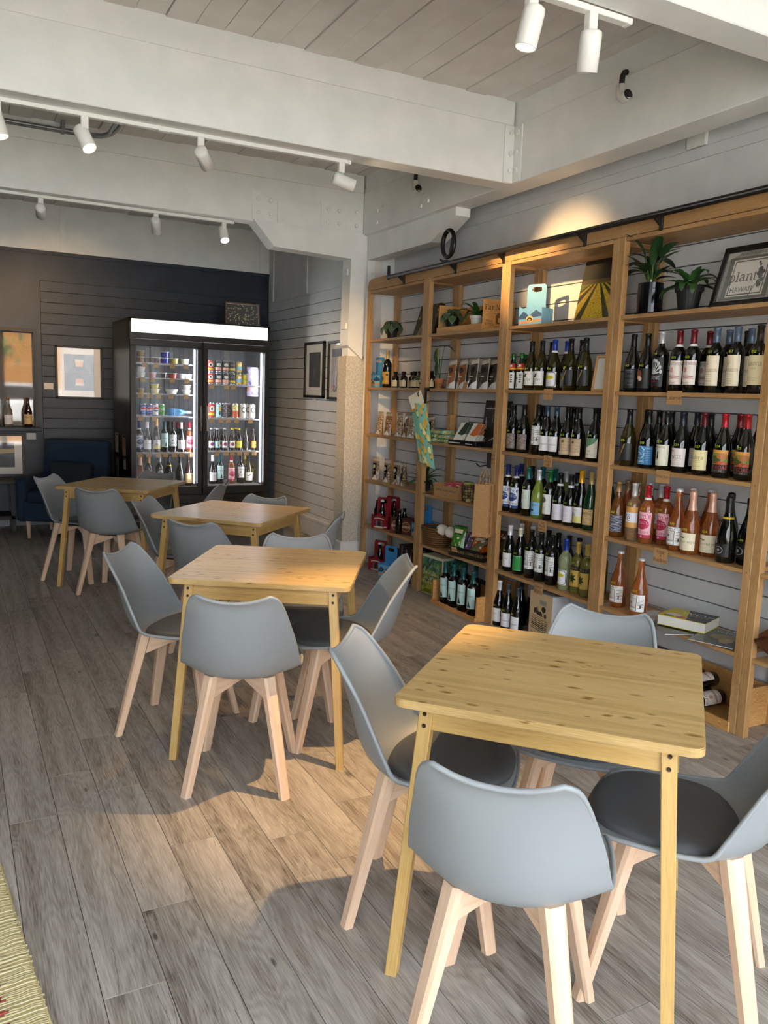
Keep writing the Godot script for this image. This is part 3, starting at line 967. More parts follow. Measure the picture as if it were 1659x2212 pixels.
func banner(n: int, tint: int, bg: int, glyph: int) -> void:      # ornate label with a banner name
	var c := ground(n, bg)
	ink_rect(sheet, c.x, c.y, 70, 26, col(0xf4f4f2))
	words(n, [["LUBANZI", 62, 15, 19, 0x1b1b1d, "Droid Sans", 1.15]])
	ink_rect(sheet, c.x + 8, c.y + 32, 96, 88, col(0x2b2b2d))
	ink_rect(sheet, c.x + 11, c.y + 35, 90, 82, col(tint))
	for r in [38, 30, 22, 13]:
		ink_disc(sheet, c.x + 56, c.y + 76, r, r, col(0xdcdcd8 if r % 4 == 2 else 0xa9aaa8))
	ink_poly(sheet, [c + Vector2(50, 66), c + Vector2(66, 74), c + Vector2(58, 90)], col(glyph))
	ink_disc(sheet, c.x + 24, c.y + 104, 7, 7, col(0x222224))
	ink_rect(sheet, c.x + 8, c.y + 124, 96, 30, col(0x2b2b2d))
	ink_rect(sheet, c.x + 11, c.y + 127, 90, 24, col(0xeeeeea))
	ink_poly(sheet, [c + Vector2(22, 126), c + Vector2(36, 139), c + Vector2(22, 152), c + Vector2(8, 139)], col(glyph))
	for k in 7:
		ink_rect(sheet, c.x + 112, c.y + 40 + k * 14, 40, 5, col(0x8d8f90))
	ink_rect(sheet, c.x + 126, c.y + 96, 8, 30, col(0x2d2d30))
func litre(n: int, bg: int, hue: int) -> void:
	var c := ground(n, bg)
	words(n, [["Ercole", 80, 24, 30, hue, "Droid Serif", 1.2]])
	ink_disc(sheet, c.x + 80, c.y + 74, 62, 32, col(hue))
	words(n, [["BIANCO" if hue == 0x27427e else "ROSATO", 80, 66, 18, bg, "Droid Sans", 1.3], ["...", 80, 88, 12, bg]])
	words(n, [["un Litro", 80, 122, 18, hue, "Droid Serif", 1.2]])
	ink_rect(sheet, c.x, c.y + 138, CELL, 22, col(hue))
	ink_poly(sheet, [c + Vector2(80, 140), c + Vector2(92, 149), c + Vector2(80, 158), c + Vector2(68, 149)], col(bg))
func star(c: Vector2, r: float, hex: int, pts := 7) -> void:
	var p := []
	for k in pts * 2:
		var a := PI * k / pts
		p.append(c + Vector2(sin(a), -cos(a)) * (r if k % 2 == 0 else r * 0.5))
	ink_poly(sheet, p, col(hex))
func make_labels() -> void:
	sheet = new_img(CELL * 8, CELL * 8, col(0xeeeeee))
	var c := ground(0, 0xf1eff2)
	trident(0, 44, 34, 14, 0x8c8a90)
	words(0, [["LINCOURT", 74, 66, 13, 0x77757c]])
	rules(0, [86, 96, 106, 122, 132], 24, 104, 0xb5b2ba)
	c = ground(1, 0xf2efea)                                     # duck
	ink_poly(sheet, [c + Vector2(22, 58), c + Vector2(30, 44), c + Vector2(62, 46), c + Vector2(72, 30), c + Vector2(84, 26), c + Vector2(94, 34), c + Vector2(86, 40), c + Vector2(88, 56), c + Vector2(74, 68), c + Vector2(36, 68)], col(0x3a2a1c))
	words(1, [["DECOY", 72, 96, 25, 0x4a3a2a, "Droid Serif", 1.1]])
	rules(1, [118, 138], 26, 80, 0xa79c8c)
	c = ground(2, 0xeeeef0)                                     # octagon
	ink_path(sheet, [c + Vector2(8, 30), c + Vector2(26, 8), c + Vector2(134, 8), c + Vector2(152, 30), c + Vector2(152, 130), c + Vector2(134, 152), c + Vector2(26, 152), c + Vector2(8, 130), c + Vector2(8, 30)], 5, col(0x24242a))
	ink_disc(sheet, c.x + 74, c.y + 58, 58, 22, col(0xe6dd3c))
	words(2, [["FROSTFIX", 74, 58, 18, 0x8a8420, "Droid Sans"]])
	rules(2, [96, 108, 120], 28, 110, 0xa9a9b0)
	rules(2, [134], 28, 70, 0xd08040, 4)
	c = ground(3, 0x23262a)                                     # gold letter
	var p := []
	for k in 15:
		var t := k / 14.0
		p.append(c + Vector2(lerpf(100, 62, t) - 26 * t * t * t, lerpf(8, 140, t)))
	ink_path(sheet, p, 6, col(0xd9b24a))
	ink_path(sheet, [c + Vector2(36, 140), c + Vector2(24, 146), c + Vector2(12, 136)], 5, col(0xd9b24a))
	words(3, [["VINEYARDS", 40, 52, 7, 0x8f9499, "Droid Sans"]])
	ground(4, 0x857a70)
	swirl(4, 0x4c4038, 7, 9, 4)
	swirl(4, 0xa89c90, 5, 12, 2)
	banner(5, 0xc4c6c6, 0xe9e9e6, 0x2f3033)
	banner(6, 0xd9cfc8, 0xf0eeea, 0xb5483c)
	c = ground(7, 0xf3f1f4)
	trident(7, 50, 44, 20, 0x35353c)
	words(7, [["SAN SIMEON", 80, 88, 15, 0x55555e]])
	rules(7, [108, 118, 134], 30, 100, 0xb9b6bd)
	c = ground(8, 0xb59a78)                                     # engraving
	ink_rect(sheet, c.x + 8, c.y + 8, 144, 144, col(0xc7ae8c))
	star(c + Vector2(90, 34), 18, 0x5a4630, 9)
	swirl(8, 0x7a6448, 6, 5, 2)
	ink_poly(sheet, [c + Vector2(40, 50), c + Vector2(54, 44), c + Vector2(58, 96), c + Vector2(64, 146), c + Vector2(34, 146), c + Vector2(42, 96)], col(0x4a3826))
	ink_rect(sheet, c.x + 8, c.y + 128, 144, 22, col(0xd2bd9e))
	c = ground(9, 0xe9e3cf)
	ink_poly(sheet, [c, c + Vector2(160, 0), c + Vector2(130, 40), c + Vector2(40, 80), c + Vector2(0, 130)], col(0x5f8f6c))
	words(9, [["ooo", 84, 104, 14, 0x5a4a3a], ["GARDEN WHITE", 84, 130, 9, 0x8a8272]])
	litre(10, 0xdfe6f0, 0x27427e)
	ground(11, 0xd6e2d4)
	words(11, [["LUCCI", 70, 62, 26, 0x9fb09c], ["bianco", 66, 30, 12, 0x9aa890]])
	ink_poly(sheet, [cell(11) + Vector2(40, 160), cell(11) + Vector2(52, 90), cell(11) + Vector2(64, 160)], col(0x2c3a34))
	ground(12, 0x7fb9e0)
	words(12, [["La Petite", 70, 36, 22, 0x2a5a86, "Droid Serif"]])
	ink_poly(sheet, [cell(12) + Vector2(20, 96), cell(12) + Vector2(60, 84), cell(12) + Vector2(100, 92), cell(12) + Vector2(104, 104), cell(12) + Vector2(90, 112), cell(12) + Vector2(30, 110)], col(0x15334f))
	ground(13, 0xebebe6)
	ink_disc(sheet, cell(13).x + 62, cell(13).y + 46, 44, 24, col(0x5b605e))
	words(13, [["BINI", 66, 112, 24, 0x9b9a92]])
	ground(14, 0xe8e4ee)
	rules(14, [26, 40, 54, 80, 92, 104, 126], 18, 120, 0xb3adbd)
	ground(15, 0xefecea)
	ink_rect(sheet, cell(15).x, cell(15).y + 92, CELL, 68, col(0xe6dc86))
	ink_disc(sheet, cell(15).x + 60, cell(15).y + 76, 30, 22, col(0xc3b9b3))
	rules(15, [24, 36], 30, 110, 0x98928e)
	ground(16, 0xcda868)                                        # old map
	ink_rect(sheet, cell(16).x + 6, cell(16).y + 6, 148, 148, col(0xd8b981))
	words(16, [["Figuière", 74, 44, 24, 0x5b3a1e]])
	swirl(16, 0x8a6436, 4, 8, 2.5)
	ground(17, 0x2f9448)
	rules(17, [4, 152], 4, 156, 0xcfe8d0, 3)
	words(17, [["A", 40, 60, 34, 0xe4f2e4], ["V", 40, 104, 34, 0xe4f2e4]])
	c = ground(18, 0xc9a64e)
	ink_rect(sheet, c.x, c.y, CELL, 34, col(0x1a1a16))
	words(18, [["OPICI", 80, 17, 14, 0xb8a878, "Droid Sans", 1.4]])
	star(c + Vector2(78, 96), 44, 0x23331a)
	ground(19, 0x1d1e20)
	rules(19, [30, 42, 54, 66, 92, 104, 116, 128], 70, 140, 0x6d7074)
	words(19, [["RESERVE", 104, 16, 13, 0x9a9da0, "Droid Sans"]])
	c = ground(20, 0x1c1a1a)
	ink_disc(sheet, c.x + 54, c.y + 50, 34, 40, col(0x8a4a36))
	ink_disc(sheet, c.x + 66, c.y + 84, 26, 22, col(0xe0c8b0))
	ink_disc(sheet, c.x + 40, c.y + 110, 30, 26, col(0x4a241c))
	c = ground(21, 0x141416)                                    # etched tree
	for k in 9:
		var a := -PI * (k + 0.5) / 9.0
		ink_path(sheet, [c + Vector2(80, 92), c + Vector2(80, 92) + Vector2(cos(a) * 60, sin(a) * 74)], 6, col(0xd6d8d8))
		ink_disc(sheet, c.x + 80 + cos(a) * 60, c.y + 92 + sin(a) * 74, 11, 11, col(0xb9bcbc))
	words(21, [["SAVONE", 80, 112, 20, 0xe2e4e4]])
	rules(21, [130], 10, 110, 0xa03030, 4)
	rules(21, [148], 10, 70, 0x8a8c8e)
	c = ground(22, 0xeadfd6)
	words(22, [["Wild Fields", 80, 20, 20, 0x6a3a34]])
	ink_disc(sheet, c.x + 70, c.y + 62, 16, 18, col(0xc99a86))
	ink_poly(sheet, [c + Vector2(14, 122), c + Vector2(50, 92), c + Vector2(100, 98), c + Vector2(146, 116), c + Vector2(146, 124)], col(0xd3b8ac))
	ink_path(sheet, [c + Vector2(14, 124), c + Vector2(46, 104), c + Vector2(80, 112), c + Vector2(140, 106)], 4, col(0x8a4a50))
	words(22, [["Zinfandel", 70, 146, 13, 0x8a6a64]])
	c = ground(23, 0xe9dcc0)
	trident(23, 66, 40, 20, 0x6a5a44)
	words(23, [["SAN SIMEON", 84, 78, 15, 0x7a6a54]])
	rules(23, [98, 108, 122, 130, 138, 148], 26, 110, 0xb7a88c)
	ground(24, 0xe8dbae)
	words(24, [["HANOVER", 84, 46, 19, 0x7a6c48], ["WINERY", 84, 70, 9, 0x9a8c68]])
	rules(24, [120, 132], 40, 120, 0xb8ab80)
	ground(25, 0x3f86b8)
	swirl(25, 0xd8e6ee, 4, 12, 6)
	swirl(25, 0x8fbcd8, 7, 8, 3)
	ink_rect(sheet, cell(25).x + 104, cell(25).y, 56, CELL, col(0x2f6f9f))
	words(25, [["CARO", 130, 20, 14, 0xdfeaf2, "Droid Sans"]])
	rules(25, [44, 60, 80, 100, 120], 110, 150, 0x9fc4dc)
	c = ground(26, 0xe8e4cf)
	words(26, [["BROWNE", 80, 20, 16, 0x6a665a]])
	ink_poly(sheet, [c + Vector2(62, 46), c + Vector2(76, 58), c + Vector2(74, 100), c + Vector2(60, 118), c + Vector2(54, 90)], col(0x20232a))
	rules(26, [136, 146], 30, 90, 0xa8a492)
	c = ground(27, 0xe6dbd8)
	ink_path(sheet, [c + Vector2(20, 40), c + Vector2(40, 22), c + Vector2(64, 30)], 5, col(0x3a3230))
	words(27, [["INGE", 80, 78, 30, 0x6a5c58]])
	rules(27, [104, 128, 140], 20, 130, 0xb8aaa6)
	ground(28, 0xe8dca6)
	words(28, [["Calera", 74, 58, 28, 0x8a7a3a]])
	rules(28, [84, 96, 128], 30, 110, 0xb8aa70)
	c = ground(29, 0x141416)                                    # hills picture over red lettering
	ink_rect(sheet, c.x, c.y, CELL, 104, col(0x8a8f3c))
	ink_poly(sheet, [c, c + Vector2(160, 0), c + Vector2(160, 30), c + Vector2(80, 20), c + Vector2(0, 46)], col(0xe0a24a))
	ink_disc(sheet, c.x + 60, c.y + 70, 50, 26, col(0x4c5a2a))
	ink_disc(sheet, c.x + 120, c.y + 44, 40, 22, col(0xb8783a))
	ink_poly(sheet, [c + Vector2(60, 104), c + Vector2(110, 74), c + Vector2(160, 90), c + Vector2(160, 104)], col(0xc8552e))
	swirl(29, 0x2d3518, 1, 30, 2)
	ink_rect(sheet, c.x, c.y + 104, CELL, 56, col(0x141416))
	words(29, [["DIRT ROAD", 80, 124, 26, 0xc23a2c, "Droid Sans", 0.95], ["RED TABLE WINE", 80, 147, 9, 0xd6d0c0, "Droid Sans"]])
	ground(30, 0x4c5464)
	swirl(30, 0xc9cdd6, 9, 7, 3)
	ground(31, 0xd9a35a)
	ink_rect(sheet, cell(31).x, cell(31).y + 44, CELL, 76, col(0xeae8f2))
	words(31, [["Vé", 60, 84, 46, 0x3a3850]])
	litre(32, 0xf2bcc8, 0xb92c4c)
	c = ground(33, 0xe9dfc2)
	ink_path(sheet, [c + Vector2(36, 46), c + Vector2(60, 38), c + Vector2(84, 46), c + Vector2(60, 52)], 5, col(0x3a3428))
	words(33, [["Goldeneye", 76, 84, 25, 0x9a8c68]])
	rules(33, [108, 120, 138], 34, 110, 0xbfb490)
	c = ground(34, 0x18181a)
	ink_disc(sheet, c.x + 60, c.y + 80, 46, 46, col(0x8f9194))
	ink_disc(sheet, c.x + 60, c.y + 80, 38, 38, col(0x1c1c1e))
	ink_disc(sheet, c.x + 60, c.y + 80, 14, 18, col(0xa9abad))
	c = ground(35, 0xe8e6e0)                                    # brush strokes
	ink_path(sheet, [c + Vector2(40, 20), c + Vector2(64, 60), c + Vector2(40, 100), c + Vector2(70, 140)], 13, col(0x4a2a2c))
	ink_path(sheet, [c + Vector2(24, 70), c + Vector2(82, 58)], 9, col(0x4a2a2c))
	for k in 4:
		ink_rect(sheet, c.x + 104, c.y + 22 + k * 22, 26, 13, col(0x5a5652))
	c = ground(36, 0xbfe0dd)
	ink_poly(sheet, [c + Vector2(60, 150), c + Vector2(84, 96), c + Vector2(108, 150)], col(0x24404a))
	words(36, [["MARLBOROUGH", 84, 60, 11, 0x4a7076, "Droid Sans"]])
	ground(37, 0xe6d3a4)
	words(37, [["SHRUB", 80, 34, 20, 0x5a4424]])
	rules(37, [66, 82, 98, 124], 24, 136, 0x8a744c, 3)
	c = ground(38, 0xc89a3c)
	star(c + Vector2(52, 92), 46, 0x241a12, 8)
	ink_disc(sheet, c.x + 130, c.y + 40, 15, 15, col(0x241a12))
	ground(39, 0xd98a1e)
	words(39, [["SOUR", 80, 60, 28, 0xf0dca8, "Droid Sans"]])
	rules(39, [110, 128], 20, 140, 0xf3d28a, 5)
	# cans
	c = ground(40, 0x1c3f98)
	ink_disc(sheet, c.x + 80, c.y + 80, 48, 48, col(0xf0f0f0))
	ink_poly(sheet, [c + Vector2(34, 76), c + Vector2(44, 48), c + Vector2(80, 32), c + Vector2(116, 48), c + Vector2(126, 70), c + Vector2(80, 82)], col(0xc8202e))
	ink_poly(sheet, [c + Vector2(36, 94), c + Vector2(80, 92), c + Vector2(126, 84), c + Vector2(112, 116), c + Vector2(80, 127), c + Vector2(48, 116)], col(0x1c3f98))
	c = ground(41, 0xe9ebf0)
	ink_disc(sheet, c.x + 80, c.y + 70, 40, 40, col(0xc8202e))
	ink_rect(sheet, c.x, c.y + 66, CELL, 14, col(0xf4f4f4))
	ink_poly(sheet, [c + Vector2(44, 84), c + Vector2(116, 84), c + Vector2(80, 112)], col(0x1c3f98))
	c = ground(42, 0x1f8a3c)
	words(42, [["LIME", 80, 70, 34, 0xe8f4e0, "Droid Sans"]])
	swirl(42, 0x9bd06a, 2, 20, 5)
	ground(43, 0x17181b)
	ink_rect(sheet, cell(43).x, cell(43).y + 96, CELL, 50, col(0xd8a08c))
	ink_disc(sheet, cell(43).x + 80, cell(43).y + 54, 34, 28, col(0xc9c9c2))
	ground(44, 0x2a2c30)
	ink_rect(sheet, cell(44).x, cell(44).y + 104, CELL, 36, col(0xcdb53c))
	words(44, [["HAZY", 80, 52, 28, 0x9a9ca0, "Droid Sans"]])
	ground(45, 0xe0b436)
	ink_rect(sheet, cell(45).x, cell(45).y + 70, CELL, 60, col(0x8fc4d8))
	ink_disc(sheet, cell(45).x + 80, cell(45).y + 50, 30, 24, col(0xf2e8c0))
	ground(46, 0xa5d2e2)
	ink_disc(sheet, cell(46).x + 90, cell(46).y + 60, 26, 34, col(0xd8b43a))
	ink_disc(sheet, cell(46).x + 90, cell(46).y + 110, 22, 24, col(0x2d5a50))
	ground(47, 0xc8452c)
	ink_rect(sheet, cell(47).x, cell(47).y, CELL, 80, col(0xd9cf8a))
	swirl(47, 0x6a8a3c, 4, 16, 6)
	ground(48, 0x383a40)
	swirl(48, 0xb9a8c4, 4, 14, 4)
	c = ground(49, 0xc9c7c0)
	ink_disc(sheet, c.x + 80, c.y + 64, 36, 36, col(0x3a3c40))
	ink_disc(sheet, c.x + 80, c.y + 64, 22, 22, col(0xd8d6d0))
	c = ground(50, 0xd83a30)
	ink_disc(sheet, c.x + 80, c.y + 60, 40, 34, col(0xf2e6dc))
	ink_disc(sheet, c.x + 70, c.y + 60, 14, 20, col(0x20262a))
	ink_rect(sheet, c.x, c.y + 110, CELL, 30, col(0xe8c030))
	c = ground(51, 0xd9d43c)
	words(51, [["YUZU", 80, 80, 34, 0x3a5a22, "Droid Sans"]])
	c = ground(52, 0xe9e9e6)
	ink_disc(sheet, c.x + 80, c.y + 76, 44, 44, col(0xc8342e))
	ink_disc(sheet, c.x + 80, c.y + 76, 28, 28, col(0x25408a))
	c = ground(53, 0x2a78b4)
	words(53, [["WAIMEA", 84, 80, 26, 0xd6ecf6, "Droid Sans", 1.2]])
	ink_path(sheet, [c + Vector2(8, 46), c + Vector2(152, 46), c + Vector2(152, 114), c + Vector2(8, 114), c + Vector2(8, 46)], 4, col(0x9fd0ea))
	var m := StandardMaterial3D.new()
	m.albedo_texture = ImageTexture.create_from_image(sheet)
	m.roughness = 0.5
	M.labels = m
	# felt pen prices on the glass
	var pr := Image.create(512, 256, false, Image.FORMAT_RGBA8)
	pr.fill(Color(0.85, 0.95, 0.25, 0.0))
	var txt := ["$24", "$39", "$25", "$27", "$52", "$17", "$42", "$35", "$33", "$28", "$21", "$31", "$19", "$57", "$23", "$16"]
	for i in 16:
		ink_text(pr, txt[i], (i % 4) * 128 + 64, (i / 4) * 64 + 32, 40, Color(0.85, 0.95, 0.25, 1.0), "Droid Sans", true, 1.1)
	m = StandardMaterial3D.new()
	m.albedo_texture = ImageTexture.create_from_image(pr)
	m.transparency = BaseMaterial3D.TRANSPARENCY_ALPHA_SCISSOR
	m.alpha_scissor_threshold = 0.5
	m.roughness = 0.6
	M.prices = m

# ---------------------------------------------------------------- bottles
const SHAPES := {
	"burg": [[0.0, 0.004], [0.036, 0.0], [0.0405, 0.006], [0.041, 0.13], [0.0385, 0.155], [0.032, 0.18], [0.0225, 0.207], [0.0165, 0.23], [0.0145, 0.255], [0.0142, 0.286], [0.016, 0.287], [0.016, 0.298], [0.0, 0.3]],
	"bord": [[0.0, 0.004], [0.034, 0.0], [0.0375, 0.006], [0.038, 0.186], [0.0355, 0.2], [0.027, 0.215], [0.0185, 0.225], [0.0148, 0.24], [0.0142, 0.29], [0.016, 0.291], [0.016, 0.303], [0.0, 0.305]],
	"champ": [[0.0, 0.004], [0.04, 0.0], [0.044, 0.007], [0.0445, 0.12], [0.042, 0.145], [0.034, 0.178], [0.024, 0.21], [0.0175, 0.24], [0.0152, 0.27], [0.0172, 0.285], [0.0172, 0.3], [0.0155, 0.308], [0.0, 0.312]],
	"flute": [[0.0, 0.004], [0.035, 0.0], [0.0385, 0.006], [0.0385, 0.14], [0.0355, 0.17], [0.028, 0.205], [0.02, 0.24], [0.0152, 0.27], [0.0142, 0.318], [0.016, 0.319], [0.016, 0.33], [0.0, 0.332]],
	"beer": [[0.0, 0.003], [0.028, 0.0], [0.0305, 0.005], [0.0305, 0.12], [0.028, 0.138], [0.018, 0.165], [0.0135, 0.19], [0.0128, 0.215], [0.0145, 0.217], [0.0145, 0.228], [0.0, 0.23]],
	"flask": [[0.0, 0.003], [0.027, 0.0], [0.0295, 0.004], [0.0295, 0.075], [0.027, 0.088], [0.016, 0.097], [0.0128, 0.103], [0.0128, 0.112], [0.0175, 0.113], [0.0175, 0.128], [0.0, 0.129]],
	"can": [[0.0, 0.003], [0.024, 0.0], [0.0325, 0.008], [0.033, 0.012], [0.033, 0.11], [0.027, 0.121], [0.026, 0.122], [0.0245, 0.119], [0.0, 0.118]],
	"tallcan": [[0.0, 0.003], [0.024, 0.0], [0.0325, 0.008], [0.033, 0.012], [0.033, 0.146], [0.027, 0.157], [0.026, 0.158], [0.0245, 0.155], [0.0, 0.154]]}
var shape_mesh := {}
func prof(name: String, lo := -1.0, hi := 9.0, grow := 0.0) -> Array:
	var out := []
	var S: Array = SHAPES[name]
	for i in S.size():
		var p := Vector2(S[i][0], S[i][1])
		if i > 0:
			var q := Vector2(S[i - 1][0], S[i - 1][1])
			for cut in [lo, hi]:
				if p.y > cut and q.y < cut and p.y - q.y > 0.0005:
					out.append(Vector2(lerpf(q.x, p.x, (cut - q.y) / (p.y - q.y)) + grow, cut))
		if p.y >= lo and p.y <= hi:
			out.append(p + Vector2(grow if p.x > 0 else 0.0, 0))
	return out
func shape(name: String) -> Mesh:
	if not shape_mesh.has(name):
		shape_mesh[name] = lathe_mesh(prof(name), 22)
	return shape_mesh[name]
func sleeve(name: String, lo: float, hi: float) -> Mesh:
	var key := "%s_%.3f_%.3f" % [name, lo, hi]
	if not shape_mesh.has(key):
		var pr := prof(name, lo, hi, 0.0009)
		if hi > 1.0:
			pr[-1] = (pr[-1] as Vector2) + Vector2(0, 0.001)
		shape_mesh[key] = lathe_mesh(pr, 18)
	return shape_mesh[key]
func label_wrap(name: String, lo: float, hi: float, uv: Rect2, spread: float, grow := 0.0007, seg := 12) -> Mesh:
	var key := "%s_%.3f_%.3f_%s_%.2f" % [name, lo, hi, uv, spread]
	if not shape_mesh.has(key):
		var st := mb()
		st.set_smooth_group(0)
		lathe(st, prof(name, lo, hi, grow), seg, Vector3.ZERO, -spread, spread, uv)
		shape_mesh[key] = done(st, true)
	return shape_mesh[key]
# kinds: shape, glass, capsule colour, capsule from, label cell, label from, to, spread, description
const KINDS := {
	"decoy": ["burg", "olive", 0x17181a, 0.235, 1, 0.03, 0.115, 1.25, "dark bottle with a white duck label"],
	"blackcap": ["burg", "dark", 0x17181a, 0.235, 19, 0.03, 0.11, 1.1, "plain dark rear bottle"],
	"octagon": ["burg", "olive", 0x1c3fa0, 0.235, 2, 0.02, 0.11, 1.2, "dark bottle with white octagon label, blue capsule"],
	"gold_j": ["burg", "olive", 0x17191a, 0.22, 3, 0.03, 0.12, 1.3, "dark bottle with a thin gold letter"],
	"swirl": ["burg", "dark", 0x14140f, 0.235, 4, 0.02, 0.115, 1.3, "black bottle with a grey-brown swirl label"],
	"banner": ["bord", "dark", 0x1d1c1a, 0.24, 5, 0.06, 0.175, 1.35, "black bottle with an ornate black-white label"],
	"trident": ["burg", "dark", 0x2c4656, 0.24, 7, 0.03, 0.12, 1.25, "dark bottle, white trident label, blue capsule"],
	"engraving": ["burg", "dark", 0x141414, 0.235, 8, 0.02, 0.12, 1.3, "black bottle with a tan engraved label"],
	"greencream": ["burg", "dark", 0x141414, 0.235, 9, 0.02, 0.13, 1.2, "black bottle with a green and cream label"],
	"litre_blue": ["bord", "dark", 0x1f2a6a, 0.235, 10, 0.03, 0.165, 1.3, "bottle with white-blue one-litre label, navy cap"],
	"mint": ["bord", "dark", 0x1f6a66, 0.23, 11, 0.045, 0.165, 1.2, "dark bottle with pale green label, teal capsule"],
	"skyblue": ["burg", "green", 0xc9cbd0, 0.235, 12, 0.02, 0.1, 1.3, "light green bottle with a sky blue label"],
	"oval": ["bord", "dark", 0x1d6a30, 0.235, 13, 0.04, 0.16, 1.2, "dark bottle, grey oval on its white label"],
	"lilac": ["burg", "dark", 0x1a1a1e, 0.235, 14, 0.02, 0.115, 1.25, "dark bottle with lilac-white label, black cap"],
	"yellowcap": ["flute", "dark", 0xe0a41c, 0.26, 15, 0.03, 0.12, 1.2, "dark bottle with a yellow capsule"],
	"map": ["flute", "forest", 0xb09a60, 0.26, 16, 0.03, 0.12, 1.2, "green bottle with a tan old-map label"],
	"whitecap": ["burg", "dark", 0xe6e6ea, 0.235, 0, 0.03, 0.12, 1.25, "dark bottle, white label, white cap"],
	"greenlabel": ["burg", "dark", 0xe2dcc4, 0.245, 17, 0.025, 0.12, 1.25, "dark bottle with a solid green label"],
	"clear_octagon": ["bord", "pale", 0x1c3fa0, 0.235, 2, 0.03, 0.12, 1.25, "pale bottle, yellow octagon label, blue capsule"],
	"star": ["bord", "oliveclear", 0xc0a050, 0.24, 18, 0.045, 0.165, 1.3, "bottle with a gold star label"],
	"grape": ["burg", "dark", 0x46535e, 0.24, 7, 0.02, 0.11, 1.25, "dark bottle, white trident label, grey-blue capsule"],
	"greytext": ["burg", "dark", 0x111112, 0.235, 19, 0.02, 0.12, 1.4, "black bottle with grey text on black"],
	"redface": ["burg", "dark", 0x111112, 0.235, 20, 0.02, 0.12, 1.4, "black bottle with a russet picture on black"],
	"etched": ["bord", "dark", 0xb9babc, 0.245, 21, 0.03, 0.175, 1.3, "black bottle with a white etched tree"],
	"vineyard": ["bord", "dark", 0x6e1820, 0.235, 22, 0.04, 0.155, 1.25, "dark bottle, pale vineyard label, wine-red capsule"],
	"silver": ["bord", "dark", 0xb9babc, 0.235, 14, 0.04, 0.15, 1.2, "dark rear bottle, silver capsule"],
	"cream_trident": ["bord", "dark", 0x53657a, 0.235, 23, 0.035, 0.175, 1.25, "dark bottle, tall cream label, slate blue capsule"],
	"hanover": ["bord", "dark", 0x2a2420, 0.235, 24, 0.04, 0.17, 1.2, "dark bottle with cream label, brown-black capsule"],
	"waves": ["burg", "dark", 0x121214, 0.235, 25, 0.02, 0.115, 1.5, "black bottle with a blue wave label"],
	"feather": ["burg", "dark", 0x1d201e, 0.24, 26, 0.025, 0.13, 1.2, "dark bottle, black feather on cream label"],
	"inge": ["burg", "dark", 0x22262e, 0.235, 27, 0.03, 0.12, 1.2, "dark bottle with pinkish label, navy capsule"],
	"calera": ["burg", "dark", 0x5a1018, 0.235, 28, 0.025, 0.12, 1.2, "dark bottle, yellow-cream script label, dark red capsule"],
	"road": ["burg", "dark", 0xb02028, 0.235, 29, 0.025, 0.13, 1.3, "dark bottle, painted hills label, red capsule"],
	"redcap": ["burg", "dark", 0x7a1820, 0.235, 29, 0.025, 0.13, 1.2, "dark rear bottle, dull red capsule"],
	"pattern": ["burg", "amberdark", 0x9a7a4c, 0.245, 30, 0.03, 0.12, 1.4, "rosé bottle with a grey patterned label"],
	"ve": ["bord", "blush", 0xc6c4c0, 0.235, 31, 0.07, 0.18, 1.3, "pale rosé bottle, white and peach label"],
	"litre_pink": ["bord", "rose", 0xb0202c, 0.24, 32, 0.03, 0.165, 1.3, "rosé bottle with a pink one-litre label"],
	"tan": ["burg", "rose", 0x8a7050, 0.245, 30, 0.03, 0.12, 1.2, "rosé rear bottle, tan capsule"],
	"silver_rose": ["bord", "rose", 0xc4c4c6, 0.235, 31, 0.07, 0.18, 1.2, "rosé rear bottle, silver capsule"],
	"banner_rose": ["champ", "amber", 0xd8d8d8, 0.296, 6, 0.03, 0.12, 1.35, "crown-capped rosé bottle with an ornate label"],
	"bubbly": ["champ", "amber", 0xd2a48e, 0.215, 33, 0.02, 0.105, 1.25, "sparkling rosé bottle with pink foil"],
	"crown": ["champ", "amber", 0xd8d8d8, 0.296, 6, 0.03, 0.12, 1.2, "crown-capped rosé rear bottle"],
	"fizz": ["champ", "dark", 0x14171a, 0.235, 34, 0.03, 0.09, 0.9, "black sparkling wine bottle, yellow neck band"],
	"seal": ["champ", "dark", 0x121214, 0.235, 34, 0.03, 0.1, 1.2, "black sparkling wine bottle, round seal label"],
	"sake": ["beer", "forest", 0x2a6a34, 0.2, 35, 0.01, 0.11, 1.3, "small green bottle with a brush stroke label"],
	"teal": ["bord", "dark", 0x1d5a5c, 0.225, 36, 0.05, 0.19, 1.25, "dark bottle with pale blue label, teal capsule"],
	"goldsun": ["bord", "dark", 0xc9a860, 0.235, 38, 0.03, 0.13, 1.35, "dark bottle with a gold sun label"],
	"flask": ["flask", "brown", 0x17120e, 0.1025, 37, 0.012, 0.06, 1.5, "small brown apothecary bottle with cream label"],
	"clearwine": ["burg", "clear", 0x8a6a4c, 0.265, 0, 0.03, 0.12, 1.2, "clear glass bottle with a white label"],
	"brownwine": ["burg", "brown", 0x4a2c1c, 0.265, 16, 0.03, 0.13, 1.3, "brown glass bottle with a tan label"]}
